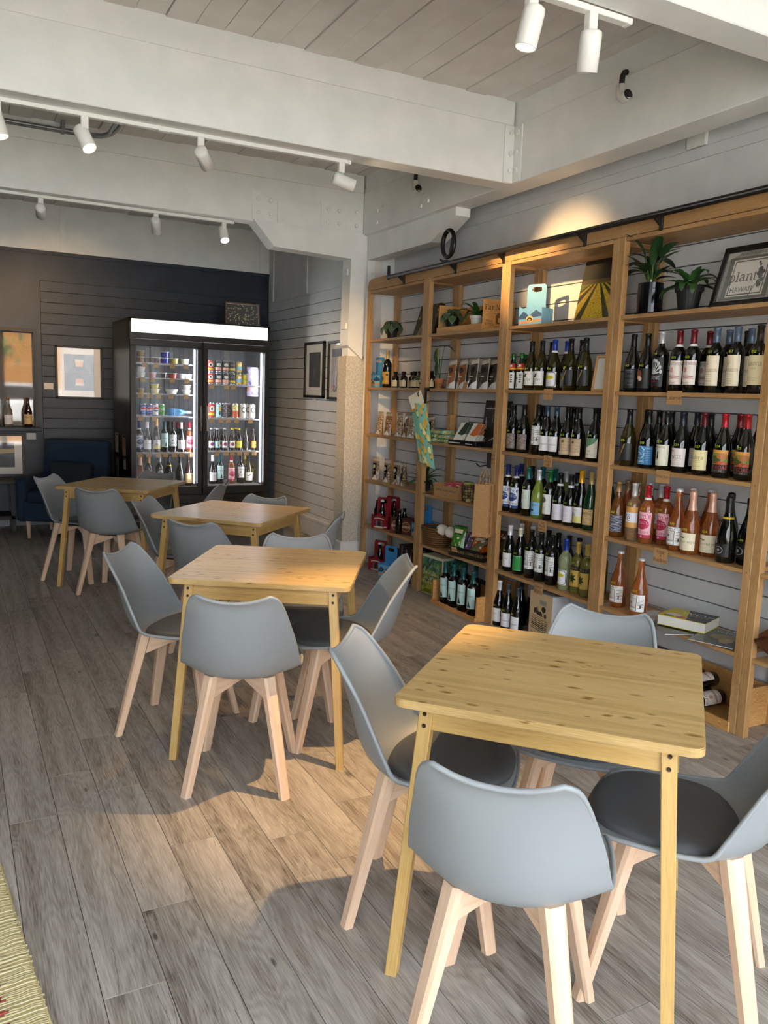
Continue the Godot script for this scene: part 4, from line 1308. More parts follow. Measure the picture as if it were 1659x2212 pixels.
func bottle(kind: String, at: Vector3, turn: float, place: String, group := "", price := -1) -> Node3D:
	var K: Array = KINDS[kind]
	var label: String = K[8] + " " + place
	var n := "wine_bottle"
	if K[0] in ["flask", "beer"]:
		n = "small_bottle"
	if group == "":
		group = "bottles " + place
	var t := thing(n, label, "bottle", at, turn, group)
	var sh: String = K[0]
	part(t, "glass_body", shape(sh), M["g_" + K[1]])
	part(t, "capsule", sleeve(sh, K[3], 9.0), mat(K[2], 0.35, 0.25))
	part(t, "label", label_wrap(sh, K[5], K[6], cell_uv(K[4]), K[7]), M.labels)
	if price >= 0:
		var k := price % 16
		part(t, "price_mark", label_wrap(sh, K[6] + 0.008, K[6] + 0.025, Rect2((k % 4) * 0.25, (k / 4) * 0.25, 0.25, 0.25), 0.42, 0.0008, 5), M.prices)
	if kind == "fizz":
		part(t, "neck_band", sleeve(sh, 0.205, 0.214), mat(0xd8b82a, 0.5))
	if kind in ["lilac", "litre_blue", "litre_pink", "vineyard", "octagon"]:
		part(t, "neck_ring", sleeve(sh, K[3] - 0.012, K[3]), mat(0xe8e6e4, 0.5))
	if kind == "sake":
		part(t, "neck_tag", label_wrap(sh, 0.125, 0.165, cell_uv(50), 1.5, 0.004), M.labels)
	return t
func bottle_materials() -> void:
	M.g_dark = mat(0x0c0f0b, 0.06, 0.0, 0.6)
	M.g_forest = mat(0x123a1c, 0.06, 0.0, 0.6)
	M.g_brown = mat(0x24120a, 0.06, 0.0, 0.6)
	M.g_olive = mat(0x2b2709, 0.06, 0.0, 0.6)
	M.g_green = glass(0xb9cf5a, 0.35, true)
	M.g_pale = glass(0xd6e0b0, 0.3, true)
	M.g_oliveclear = glass(0x8f8a44, 0.45, true)
	M.g_amberdark = glass(0xa0622c, 0.35, true)
	M.g_amber = glass(0xd98444, 0.22, true)
	M.g_rose = glass(0xdc864a, 0.25, true)
	M.g_blush = glass(0xe6bc90, 0.2, true)
	M.g_clear = glass(0xe8e8e0, 0.12, true)
func row(bay_shelf: int, place: String, items: Array) -> void:       # items: [picture column, row (0 front, 1 rear by the neck), kind, price, x]
	var y: float = SHY[bay_shelf]
	var P := []
	for a in items:
		var x: float = a[4] if a.size() > 4 else (3.305 if a[1] == 1 else 3.19)
		P.append(Vector3(x, y, z_for(a[0], x, y + (0.07 if a[1] == 0 else 0.27))))
	for it in 40:                       # bottles stand clear of each other
		for i in P.size():
			for j in range(i + 1, P.size()):
				var d: Vector3 = P[j] - P[i]
				var need: float = SHAPES[KINDS[items[i][2]][0]][3][0] + SHAPES[KINDS[items[j][2]][0]][3][0] + 0.0015
				if d.length() < need:
					var push := d.normalized() * (need - d.length())
					var wi := 0.5 if items[i][1] == items[j][1] else (0.12 if items[i][1] == 0 else 0.88)
					P[i] -= push * wi
					P[j] += push * (1.0 - wi)
		for i in P.size():
			P[i].x = clampf(P[i].x, 3.162, 3.358)
			P[i].y = y
	for i in items.size():
		bottle(items[i][2], P[i], -PI / 2 + 0.12 * sin(i * 2.3), place, "", items[i][3])

# ---------------------------------------------------------------- goods on the shelves
const OUT := -PI / 2          # turn that faces a thing away from the shelf wall
func slab(w: float, h: float, d: float, uv := Rect2(0, 0, 1, 1)) -> ArrayMesh:      # stands on y = 0, printed front at z = 0 facing +z
	var st := mb()
	var x := w * 0.5
	quad(st, Vector3(-x, h, 0), Vector3(x, h, 0), Vector3(x, 0, 0), Vector3(-x, 0, 0), uv)
	var e := Rect2(uv.position + uv.size * 0.004, uv.size * 0.004)
	quad(st, Vector3(x, h, -d), Vector3(-x, h, -d), Vector3(-x, 0, -d), Vector3(x, 0, -d), e)
	quad(st, Vector3(-x, h, -d), Vector3(-x, h, 0), Vector3(-x, 0, 0), Vector3(-x, 0, -d), e)
	quad(st, Vector3(x, h, 0), Vector3(x, h, -d), Vector3(x, 0, -d), Vector3(x, 0, 0), e)
	quad(st, Vector3(-x, h, -d), Vector3(x, h, -d), Vector3(x, h, 0), Vector3(-x, h, 0), e)
	quad(st, Vector3(-x, 0, 0), Vector3(x, 0, 0), Vector3(x, 0, -d), Vector3(-x, 0, -d), e)
	return done(st)
func spot(px: float, lev: int, x: float, up := 0.08) -> Vector3:
	return Vector3(x, SHY[lev], z_for(px, x, SHY[lev] + up))
func leaf(L: float, W: float, bend: float, wavy := 0.0, seg := 9) -> ArrayMesh:     # from the origin along +z, bending down
	var st := mb()
	st.set_smooth_group(0)
	var P := []
	for i in seg + 1:
		var t := float(i) / seg
		var a := bend * t
		var c := Vector3(0, -L * t * sin(a) * 0.5, L * t * cos(a * 0.6))
		var w := W * 0.5 * pow(sin(PI * pow(t * 0.97 + 0.03, 0.75)), 0.8)
		w *= 1.0 + wavy * sin(t * 24.0)
		P.append([c + Vector3(-w, w * 0.35, 0), c, c + Vector3(w, w * 0.35, 0), t])
	for i in seg:
		var A: Array = P[i]
		var B: Array = P[i + 1]
		tri(st, A[0], B[0], B[1], Vector2(0, A[3]), Vector2(0, B[3]), Vector2(0.5, B[3]))
		tri(st, A[0], B[1], A[1], Vector2(0, A[3]), Vector2(0.5, B[3]), Vector2(0.5, A[3]))
		tri(st, A[1], B[1], B[2], Vector2(0.5, A[3]), Vector2(0.5, B[3]), Vector2(1, B[3]))
		tri(st, A[1], B[2], A[2], Vector2(0.5, A[3]), Vector2(1, B[3]), Vector2(1, A[3]))
	return done(st, true)
func pot_mesh(r0: float, r1: float, h: float, lip := 0.006) -> ArrayMesh:
	return lathe_mesh([Vector2(0.0, 0.0), Vector2(r0, 0.0), Vector2(r1 - 0.002, h * 0.78), Vector2(r1 + lip, h * 0.78), Vector2(r1 + lip, h), Vector2(r1 - 0.004, h), Vector2(r1 - 0.006, h * 0.86), Vector2(0.0, h * 0.86)], 24, false)
func plant(called: String, label: String, at: Vector3, potm: Mesh, potmat: Material, pot_h: float, leaves: Array, lm: Material, stem_h := 0.0, tags := 0) -> Node3D:
	# leaves: [mesh, azimuth, elevation, start height, stem length]
	var t := thing(called, label, "plant", at, 0.0, "potted plants on the shelves")
	part(t, "pot", potm, potmat)
	for l in leaves:
		if sin(l[1]) > 0.25:            # leaves turned to the wall stand up straighter
			l[2] = minf(1.45, l[2] + 0.6 * sin(l[1]))
		var dir := RY(l[1]) * Basis(Vector3.RIGHT, -l[2])
		var o := Vector3(0, pot_h * 0.86 + l[3], 0)
		var tip: Vector3 = o + dir * Vector3(0, 0, l[4])
		if l[4] > 0.012:
			part(t, "stem", tube_mesh([Vector3(0, pot_h * 0.86, 0) + RY(l[1]) * Vector3(0, 0, 0.008), o.lerp(tip, 0.5) + Vector3(0, 0.01, 0), tip], 0.0018, 5), M.stem)
		part(t, "leaf", l[0], lm, T(tip, RY(l[1]) * Basis(Vector3.RIGHT, -(l[5] if l.size() > 5 else l[2] * 0.8))))
	for k in tags:
		part(t, "price_tag", slab(0.012, 0.05, 0.001), M.white, T(Vector3(-0.02 + 0.035 * k, pot_h * 0.8, 0.02), RY(OUT) * Basis(Vector3.BACK, 0.06 - 0.12 * k)))
	return t
func pouch(w: float, h: float, d: float) -> ArrayMesh:
	var st := mb()
	st.set_smooth_group(0)
	for s in [1.0, -1.0]:
		for i in 8:
			for j in 8:
				var P := []
				for k in [[0, 1], [1, 1], [1, 0], [0, 0]]:
					var u: float = (j + k[0]) / 8.0
					var v: float = (i + k[1]) / 8.0
					var b := d * 0.5 * pow(sin(PI * u), 0.5) * pow(maxf(0.0, 1.0 - pow(v, 3.0)), 0.8) * (1.0 + 0.12 * sin(u * 9 + v * 7))
					P.append([Vector3((u - 0.5) * w * (1.0 - 0.06 * sin(PI * v)), v * h, s * b), Vector2(u, 1.0 - v)])
				if s < 0:
					P.reverse()
				tri(st, P[0][0], P[1][0], P[2][0], P[0][1], P[1][1], P[2][1])
				tri(st, P[0][0], P[2][0], P[3][0], P[0][1], P[2][1], P[3][1])
	return done(st, true)
func carton_art(a: int, b: int, dark: int, kind: int) -> Image:
	var im := new_img(128, 128, col(a))
	if kind == 0:
		ink_poly(im, [Vector2(0, 62), Vector2(26, 20), Vector2(58, 56), Vector2(96, 10), Vector2(128, 40), Vector2(128, 60), Vector2(70, 70), Vector2(0, 84)], col(dark))
		ink_poly(im, [Vector2(0, 100), Vector2(128, 80), Vector2(128, 96), Vector2(0, 120)], col(0xd9905c))
		ink_disc(im, 62, 78, 20, 24, col(0xe6d690))
		ink_disc(im, 62, 84, 15, 15, col(0x1d2a30))
		ink_disc(im, 62, 86, 8, 8, col(0xd9a93c))
		ink_text(im, "BREWING CO", 62, 64, 8, col(0x2a3a40))
	else:
		ink_rect(im, 36, 30, 50, 80, col(0x6a6466))
		ink_rect(im, 50, 46, 22, 64, col(b))
		ink_disc(im, 60, 30, 40, 14, col(0xd8d2c8))
		ink_disc(im, 60, 38, 34, 12, col(a))
		ink_disc(im, 60, 118, 42, 12, col(0xcfc4b0))
		ink_disc(im, 112, 110, 12, 7, col(0xf0dcd0))
	return im
func carrier(label: String, at: Vector3, turn: float, tone: int, mm: Material) -> Node3D:
	var t := thing("bottle_carrier", label, "carton", at, turn, "bottle carriers on the shelves")
	var w := 0.165
	var d := 0.125
	var m := mat(tone, 0.45)
	var body := mb()
	for s in [-1.0, 1.0]:
		prism(body, [Vector2(-w / 2, 0), Vector2(w / 2, 0), Vector2(w / 2, 0.11), Vector2(w * 0.3, 0.10), Vector2(0.0, 0.135), Vector2(-w * 0.3, 0.10), Vector2(-w / 2, 0.12)], 0.003, Basis.IDENTITY, Vector3(0, 0, s * d / 2))
		box(body, Vector3(s * w / 2, 0.055, 0), Vector3(0.003, 0.11, d))
	box(body, Vector3(0, 0.003, 0), Vector3(w, 0.004, d))
	part(t, "carton_body", done(body), m)
	part(t, "front_print", slab(w - 0.004, 0.1, 0.001), mm, T(Vector3(0, 0.004, d / 2 + 0.0025)))
	var hd := mb()
	for s in [-1.0, 1.0]:
		prism(hd, [Vector2(0.0, 0.0), Vector2(0.068, 0.0), Vector2(0.068, 0.245), Vector2(0.056, 0.258), Vector2(0.0, 0.258), Vector2(0.0, 0.242), Vector2(0.032, 0.238), Vector2(0.036, 0.225), Vector2(0.032, 0.214), Vector2(0.0, 0.21)].map(func(p): return Vector2(p.x * s, p.y)) if s > 0 else [Vector2(0.0, 0.0), Vector2(0.0, 0.21), Vector2(-0.032, 0.214), Vector2(-0.036, 0.225), Vector2(-0.032, 0.238), Vector2(0.0, 0.242), Vector2(0.0, 0.258), Vector2(-0.056, 0.258), Vector2(-0.068, 0.245), Vector2(-0.068, 0.0)], 0.004)
	part(t, "handle", done(hd), m)
	return t
func crate(label: String, at: Vector3, turn: float, s: Vector3, front_h: float, right_art: Material = null) -> Node3D:
	var t := thing("wine_crate", label, "crate", at, turn, "pine wine crates")
	var th := 0.012
	part(t, "base_board", box2_mesh(Vector3(-s.x / 2, 0, -s.z / 2), Vector3(s.x / 2, th, s.z / 2), 0, 0.001), M.pine)
	part(t, "back_board", box2_mesh(Vector3(-s.x / 2, th, -s.z / 2), Vector3(s.x / 2, s.y, -s.z / 2 + th), 0, 0.001, Vector2(0.3, 0.1)), M.pine)
	part(t, "front_board", box2_mesh(Vector3(-s.x / 2, th, s.z / 2 - th), Vector3(s.x / 2, front_h, s.z / 2), 0, 0.001, Vector2(0.7, 0.2)), M.pine)
	for k in [-1.0, 1.0]:
		var e := part(t, "end_board", box2_mesh(Vector3(k * s.x / 2 - (th if k > 0 else 0.0), th, -s.z / 2 + th), Vector3(k * s.x / 2 + (th if k < 0 else 0.0), s.y, s.z / 2 - th), 2, 0.001, Vector2(k, 0.4)), M.pine)
		for i in 4:
			part(e, "nail", box2_mesh(Vector3(k * s.x / 2 - 0.007, th + 0.02 + i * (s.y - 0.05) / 3.0, s.z / 2 - 0.0005), Vector3(k * s.x / 2 - 0.003, th + 0.024 + i * (s.y - 0.05) / 3.0, s.z / 2 + 0.0006)) if k > 0 else box2_mesh(Vector3(k * s.x / 2 + 0.003, th + 0.02 + i * (s.y - 0.05) / 3.0, s.z / 2 - 0.0005), Vector3(k * s.x / 2 + 0.007, th + 0.024 + i * (s.y - 0.05) / 3.0, s.z / 2 + 0.0006)), M.bolt_dark)
	if right_art:
		part(t, "printed_end", slab(s.z - 0.004, s.y - 0.004, 0.001), right_art, T(Vector3(s.x / 2 + 0.0012, 0.002, 0), RY(PI / 2)))
	return t
func kraft_card(text: Array, label: String, at: Vector3, w: float, h: float, lean := 0.0, turn := OUT) -> void:
	var im := new_img(int(w * 1600), int(h * 1600), col(0xb98e5e))
	for i in text.size():
		ink_text(im, text[i], w * 800, h * 1600 * (i + 0.75) / (text.size() + 0.5), minf(h * 1600 / (text.size() + 1.2), w * 1600 / maxf(3.0, (text[i] as String).length()) * 1.45), col(0x3a2614))
	single("shelf_card", label, "card", slab(w, h, 0.0015), tex_mat(im, 0.8), T(at, RY(turn) * Basis(Vector3.RIGHT, lean)), "kraft paper cards on the shelf edges")

func goods() -> void:
	make_labels()
	bottle_materials()
	M.stem = mat(0x4a6a34, 0.6)
	M.leafdark = mat(0x1f3d1c, 0.4)
	M.leafmid = mat(0x2f5526, 0.45)
	M.kraft = tex_mat(mottle(64, 64, 91, col(0xa97f52), col(0xba9163), 0.08, 0.5), 0.85, Vector2(4, 4))
	# ---- bay with the vineyard canvas
	row(1, "on the chardonnay shelf", [[1107, 0, "sake", -1], [1125, 0, "sake", -1], [1136, 1, "sake", -1], [1146, 0, "decoy", 0], [1168, 0, "decoy", 0], [1193, 1, "blackcap", -1], [1195, 0, "octagon", 7], [1226, 1, "octagon", -1], [1230, 0, "gold_j", 4], [1262, 0, "gold_j", 4], [1258, 1, "blackcap", -1]])
	row(2, "on the world reds shelf", [[1107, 0, "swirl", 0], [1130, 0, "swirl", 10], [1160, 0, "banner", 14], [1174, 1, "blackcap", -1], [1179, 0, "trident", 0], [1199, 0, "trident", 2], [1223, 0, "engraving", 5], [1247, 0, "engraving", 0], [1240, 1, "blackcap", -1], [1282, 0, "greencream", 0], [1292, 1, "blackcap", -1]])
	row(3, "on the world whites shelf", [[1095, 0, "litre_blue", -1], [1113, 0, "litre_blue", 5], [1127, 1, "litre_blue", -1], [1139, 0, "mint", 2], [1150, 1, "blackcap", -1], [1161, 0, "skyblue", -1], [1173, 1, "mint", -1], [1185, 0, "oval", 7], [1200, 1, "mint", -1], [1207, 0, "lilac", 12], [1224, 1, "skyblue", -1], [1230, 0, "lilac", 11], [1248, 1, "lilac", -1], [1252, 0, "yellowcap", 2], [1273, 0, "map", -1]])
	row(4, "on the sauvignon blanc shelf", [[1099, 0, "whitecap", 0], [1121, 0, "greenlabel", 10], [1128, 1, "whitecap", -1], [1145, 0, "banner", 2], [1166, 0, "banner", 11], [1190, 0, "banner", 5], [1152, 1, "whitecap", -1], [1186, 1, "blackcap", -1], [1207, 1, "blackcap", -1], [1230, 1, "blackcap", -1], [1219, 0, "clear_octagon", -1], [1252, 1, "blackcap", -1], [1245, 0, "star", 5], [1265, 0, "star", -1], [1302, 1, "star", -1]])
	row(5, "beside the tan carton", [[1076, 0, "whitecap", 3, 3.16], [1095, 0, "grape", 10, 3.16], [1116, 0, "grape", 10, 3.16], [1128, 1, "grape", -1]])
	# ---- bay with the reds and rosé
	row(1, "on the cabernet shelf", [[1364, 0, "greytext", 6], [1394, 0, "redface", 6], [1424, 0, "etched", 10], [1462, 0, "vineyard", 12], [1492, 0, "vineyard", 14], [1470, 1, "silver", -1], [1534, 1, "vineyard", -1], [1541, 0, "cream_trident", 3], [1586, 0, "cream_trident", 3], [1580, 1, "cream_trident", -1], [1624, 1, "cream_trident", -1], [1612, 1, "blackcap", -1, 3.35], [1634, 0, "hanover", 4]])
	row(2, "on the pinot noir shelf", [[1355, 0, "gold_j", 2], [1396, 0, "waves", 8], [1400, 1, "blackcap", -1], [1426, 1, "blackcap", -1], [1435, 0, "feather", 0], [1459, 1, "blackcap", -1], [1469, 0, "inge", 11], [1476, 1, "inge", -1], [1507, 1, "inge", -1], [1515, 0, "calera", 13], [1539, 1, "blackcap", -1], [1559, 0, "road", 0], [1557, 1, "redcap", -1], [1607, 0, "road", 14], [1600, 1, "redcap", -1], [1643, 1, "redcap", -1]])
	row(3, "on the rosé shelf", [[1319, 1, "map", -1, 3.24], [1332, 0, "pattern", 6], [1362, 1, "tan", -1], [1366, 0, "ve", 14], [1387, 1, "tan", -1], [1400, 1, "silver_rose", -1], [1395, 0, "litre_pink", 5], [1424, 1, "silver_rose", -1], [1434, 0, "litre_pink", 5, 3.25], [1461, 0, "banner_rose", 10], [1500, 1, "crown", -1], [1493, 0, "bubbly", 7], [1529, 0, "bubbly", 0, 3.23], [1532, 1, "crown", -1, 3.33], [1576, 0, "fizz", -1], [1580, 1, "seal", -1, 3.33], [1605, 0, "seal", 1, 3.22]])
	row(4, "on the magazine shelf", [[1335, 0, "banner_rose", 10, 3.21], [1380, 0, "banner_rose", 10, 3.17]])
	# ---- kraft cards on the shelf edges
	var ex := SHX - 0.004
	for c in [[1184, 1, 0.082, 0.062, ["Chardonnay"], "small kraft card lettered Chardonnay on the shelf edge"], [1183, 2, 0.075, 0.066, ["The", "World", "reds"], "small kraft card lettered The World reds"], [1171, 3, 0.075, 0.066, ["The", "World", "whites"], "small kraft card lettered The World whites"], [1163, 4, 0.078, 0.066, ["Sauvignon", "Blanc"], "small kraft card lettered Sauvignon Blanc"],
		[1456, 1, 0.092, 0.066, ["Cabernet"], "small kraft card lettered Cabernet"], [1431, 2, 0.086, 0.064, ["Pinot Noir"], "small kraft card lettered Pinot Noir"], [1426, 3, 0.088, 0.074, ["Rosé", "+", "Bubbles"], "small kraft card lettered Rosé + Bubbles"]]:
		var y: float = SHY[c[1]] - c[3] + 0.008
		kraft_card(c[4], c[5], Vector3(ex, y, z_for(c[0], ex, y + 0.03)), c[2], c[3])
	bay_c_and_d()
	bay_a()
	bay_b()

func bay_c_and_d() -> void:
	# vineyard canvas
	var im := new_img(192, 288, col(0x1d1b12))
	var r := RandomNumberGenerator.new()
	r.seed = 5
	for i in 900:
		ink_rect(im, r.randi_range(0, 190), r.randi_range(0, 92), 2, r.randi_range(1, 4), col([0x2a2a18, 0x16150e, 0x3a3a26, 0x241f10][r.randi_range(0, 3)]))
	ink_rect(im, 0, 92, 192, 24, col(0x5f4a1c))
	ink_rect(im, 0, 112, 192, 176, col(0x7c7424))
	for k in range(-5, 6):
		var a := Vector2(96 + k * 9, 116)
		var b := 96.0 + k * 66
		ink_poly(im, [a + Vector2(-4, 0), a + Vector2(4, 0), Vector2(b + 30, 288), Vector2(b - 30, 288)], col(0xdcb021 if k % 2 == 0 else 0x33310f))
	ink_poly(im, [Vector2(90, 116), Vector2(102, 116), Vector2(160, 288), Vector2(32, 288)], col(0xe6bb22))
	for i in 5200:
		var y := r.randi_range(120, 287)
		var x := r.randi_range(0, 190)
		var p := im.get_pixel(x, y)
		ink_rect(im, x, y, 2, 2, p.lerp(col(0xf3d95a) if p.r > 0.6 else col(0x7d8a34), r.randf() * 0.5) if i % 3 else p.darkened(0.35))
	var y0: float = SHY[0]
	var zc := (z_for(1235, 3.2, y0 + 0.1) + z_for(1318, 3.2, y0 + 0.1)) * 0.5
	var w := absf(z_for(1235, 3.2, y0 + 0.1) - z_for(1312, 3.2, y0 + 0.1))
	single("canvas_print", "tall canvas photograph of golden vineyard rows under dark trees", "picture", slab(w, 0.355, 0.03), tex_mat(im, 0.35), T(Vector3(3.21, y0, zc), RY(OUT) * Basis(Vector3.RIGHT, -0.2)))
	M.bluebox = tex_mat(carton_art(0x6fb4dc, 0, 0x1f4f7c, 0), 0.45)
	M.redbox = tex_mat(carton_art(0x8e1f2a, 0x3a1a1e, 0, 1), 0.5)
	carrier("blue bottle carrier with mountains in the lamp pool, beside the vineyard canvas", spot(1158, 0, 3.24, 0.1), OUT + 0.35, 0x6fb4dc, M.bluebox)
	# blank easel sign (its printed code is left out)
	var t := thing("easel_sign", "wooden A-shaped easel sign half hidden behind the post on the chardonnay shelf", "sign", Vector3(3.22, SHY[1], z_for(1304, 3.22, SHY[1] + 0.05)), OUT + 0.5)
	for s in [-1.0, 1.0]:
		part(t, "side_rail", box_mesh(Vector3(0.012, 0.2, 0.012), 1, 0.001), M.pine, T(Vector3(s * 0.06, 0.1, -0.02), Basis(Vector3.RIGHT, -0.3)))
	part(t, "bottom_rail", box_mesh(Vector3(0.13, 0.012, 0.014), 0, 0.001), M.pine, T(Vector3(0, 0.008, 0.008)))
	part(t, "top_rail", box_mesh(Vector3(0.13, 0.012, 0.012), 0, 0.001), M.pine, T(Vector3(0, 0.195, -0.05)))
	part(t, "blank_sheet", slab(0.108, 0.18, 0.002), mat(0xd9d6cc, 0.7), T(Vector3(0, 0.014, 0.006), Basis(Vector3.RIGHT, -0.3)))
	# tall plant in a black cylinder
	var lf := []
	var L1 := leaf(0.17, 0.056, 0.9)
	var L2 := leaf(0.12, 0.036, 0.6)
	for i in 22:
		lf.append([L1 if i % 3 else L2, i * 2.4, 1.15 + 0.3 * sin(i * 1.7), 0.0, 0.05 + 0.018 * (i % 7), 0.75 + 0.5 * sin(i * 2.9)])
	plant("potted_plant", "leafy plant with long pointed leaves in a glossy black cylinder pot", spot(1404, 0, 3.21, 0.08), lathe_mesh([Vector2(0, 0), Vector2(0.072, 0), Vector2(0.074, 0.012), Vector2(0.064, 0.013), Vector2(0.064, 0.16), Vector2(0.06, 0.16), Vector2(0.058, 0.145), Vector2(0, 0.145)], 28, false), mat(0x0d0e10, 0.12), 0.16, lf, M.leafdark, 0.0, 1)
	lf = []
	var F1 := leaf(0.22, 0.045, 1.9, 0.18, 14)
	var F2 := leaf(0.16, 0.04, 1.2, 0.2, 12)
	for i in 22:
		lf.append([F1 if i % 3 else F2, i * 2.4 + 0.4, 0.95 + 0.4 * sin(i * 2.9), 0.0, 0.004, 0.85 + 0.45 * sin(i * 2.9)])
	plant("potted_fern", "bird's nest fern with wavy leaves and price tags in a matt black pot", spot(1488, 0, 3.22, 0.08), pot_mesh(0.045, 0.062, 0.125), mat(0x141516, 0.6), 0.125, lf, M.leafmid, 0.0, 2)
	# framed sign
	im = new_img(256, 210, col(0xb9b6ae))
	ink_poly(im, [Vector2(0, 40), Vector2(90, 0), Vector2(170, 0), Vector2(40, 210), Vector2(0, 210)], col(0x8d8f88))
	ink_rect(im, 22, 26, 212, 172, col(0x4b5348))
	ink_rect(im, 44, 36, 168, 150, col(0xe9e4da))
	ink_path(im, [Vector2(52, 44), Vector2(204, 44), Vector2(204, 178), Vector2(52, 178), Vector2(52, 44)], 3, col(0x15150f))
	ink_text(im, "plant", 104, 112, 38, col(0x0d0d0b), "Droid Serif", true, 1.0, 0.0)
	ink_text(im, "HAWAII", 112, 158, 19, col(0x0d0d0b), "Droid Sans", true, 1.15)
	for p in [[178, 84], [190, 96], [184, 112], [174, 100], [182, 134], [192, 128], [186, 146], [172, 66], [166, 56]]:
		ink_disc(im, p[0], p[1], 10 if p[1] > 70 else 5, 9 if p[1] > 70 else 5, col(0x0d0d0b))
	ink_path(im, [Vector2(172, 140), Vector2(152, 186)], 3, col(0x0d0d0b))
	ink_text(im, "PLANTS FOR SALE", 128, 14, 12, col(0x2a2a26), "Droid Sans")
	var fw := 0.34
	t = thing("framed_sign", "black framed sign lettered PLANTS FOR SALE, plant HAWAII, leaning on the shelf", "sign", Vector3(3.215, SHY[0] + 0.004, z_for(1596, 3.2, SHY[0] + 0.08)), OUT)
	var tilt := Basis(Vector3.RIGHT, -0.3)
	part(t, "printed_sheet", slab(fw - 0.04, 0.255, 0.008), tex_mat(im, 0.25), T(tilt * Vector3(0, 0.02, 0.004), tilt))
	for s in [-1.0, 1.0]:
		part(t, "frame_side", box_mesh(Vector3(0.03, 0.3, 0.026), 1, 0.005), M.black, T(tilt * Vector3(s * (fw / 2 - 0.012), 0.15, 0), tilt))
		part(t, "frame_rail", box_mesh(Vector3(fw, 0.03, 0.026), 0, 0.005), M.black, T(tilt * Vector3(0, 0.15 + s * 0.135, 0), tilt))
	part(t, "pane", box_mesh(Vector3(fw - 0.05, 0.25, 0.0015)), glass(0xffffff, 0.05), T(tilt * Vector3(0, 0.15, 0.008), tilt))
	# italian wine box on the floor
	im = new_img(192, 256, col(0xc8ad86))
	var k := col(0x2a2018)
	r.seed = 9
	for q in [[28, 96], [44, 92], [36, 94]]:
		ink_disc(im, q[0] + 16, q[1] - 6, 5, 14, k)
	ink_poly(im, [Vector2(70, 96), Vector2(72, 60), Vector2(78, 96)], k)
	ink_poly(im, [Vector2(62, 92), Vector2(100, 88), Vector2(112, 98), Vector2(112, 112), Vector2(62, 104)], k)
	ink_disc(im, 122, 74, 18, 14, k)
	ink_path(im, [Vector2(122, 80), Vector2(124, 112)], 3, k)
	ink_disc(im, 138, 104, 9, 11, k)
	for rr in 8:
		var p := []
		for i in 17:
			p.append(Vector2(20 + i * (9.2 - rr * 0.2), 112 + rr * 9 + r.randf_range(-2.5, 2.5) + i * 0.8))
		ink_path(im, p, 1.5 + (rr if rr < 6 else 2) * 0.7, k)
	ink_text(im, "Product of Italy", 98, 204, 15, k, "Droid Serif")
	ink_text(im, "Contains 12 bottles", 92, 228, 12, k, "Droid Serif")
	ink_rect(im, 84, 30, 60, 26, col(0x9a9484))
	ink_text(im, "FRAGILE", 114, 42, 10, col(0x5a5448), "Droid Sans")
	t = thing("wine_carton", "tan wine carton with a vineyard drawing, lettered Product of Italy", "box", Vector3(3.12, 0, z_for(1166, 3.12, 0.15)), OUT)
	part(t, "carton_body", box2_mesh(Vector3(-0.105, 0, -0.26), Vector3(0.105, 0.325, -0.002), 1, 0.002), mat(0xb9bcc0, 0.8))
	part(t, "front_print", slab(0.21, 0.325, 0.002), tex_mat(im, 0.8))
	t = thing("wine_crate", "old pine crate end lettered LT behind the floor bottles", "crate", Vector3(3.37, 0, z_for(1085, 3.37, 0.1)), OUT, "pine wine crates")
	part(t, "end_board", box2_mesh(Vector3(-0.14, 0, -0.012), Vector3(0.14, 0.24, 0.0), 0, 0.001), M.pine)
	part(t, "side_board", box2_mesh(Vector3(-0.14, 0, -0.02), Vector3(-0.125, 0.24, -0.012), 2, 0.001), M.pine)
	# books and magazines
	var cov := new_img(160, 200, col(0xd9c22c))
	ink_poly(cov, [Vector2(60, 0), Vector2(160, 0), Vector2(160, 200), Vector2(96, 200)], col(0x35363a))
	ink_text(cov, "Wine", 104, 60, 34, col(0xf0f0ec), "Droid Sans")
	ink_text(cov, "INSIDER", 100, 98, 18, col(0xd9c22c), "Droid Sans")
	ink_disc(cov, 40, 140, 26, 30, col(0xe6dcc8))
	ink_disc(cov, 72, 168, 20, 18, col(0xb0482e))
	ink_disc(cov, 30, 172, 18, 16, col(0x4a6a30))
	var by: float = SHY[4]
	var z1 := z_for(1490, 3.25, by + 0.04)
	t = thing("book", "thick paperback with a yellow and grey cover on top of the magazines", "book", Vector3(3.24, by + 0.014, z1), OUT + 0.35)
	part(t, "page_block", box2_mesh(Vector3(-0.118, 0.002, -0.095), Vector3(0.118, 0.048, 0.095), 0, 0.001), mat(0xdcd9d0, 0.9))
	part(t, "cover", box2_mesh(Vector3(-0.12, 0, -0.097), Vector3(0.12, 0.002, 0.097)), mat(0xd9c22c, 0.4))
	part(t, "cover", slab(0.24, 0.194, 0.002), tex_mat(cov, 0.35), T(Vector3(0, 0.05, 0.097), Basis(Vector3.RIGHT, -PI / 2)))
	var mags := [[1420, 3.22, 0.0, 0.25, 0xd6d2c8, "white magazine under the thick paperback"], [1478, 3.19, 0.0045, -0.45, 0x2a2c2e, "dark magazine poking out under the thick paperback"], [1556, 3.22, 0.009, 0.35, 0x3a3f3c, "black magazine with a gold cover picture, leaning at the shelf post"]]
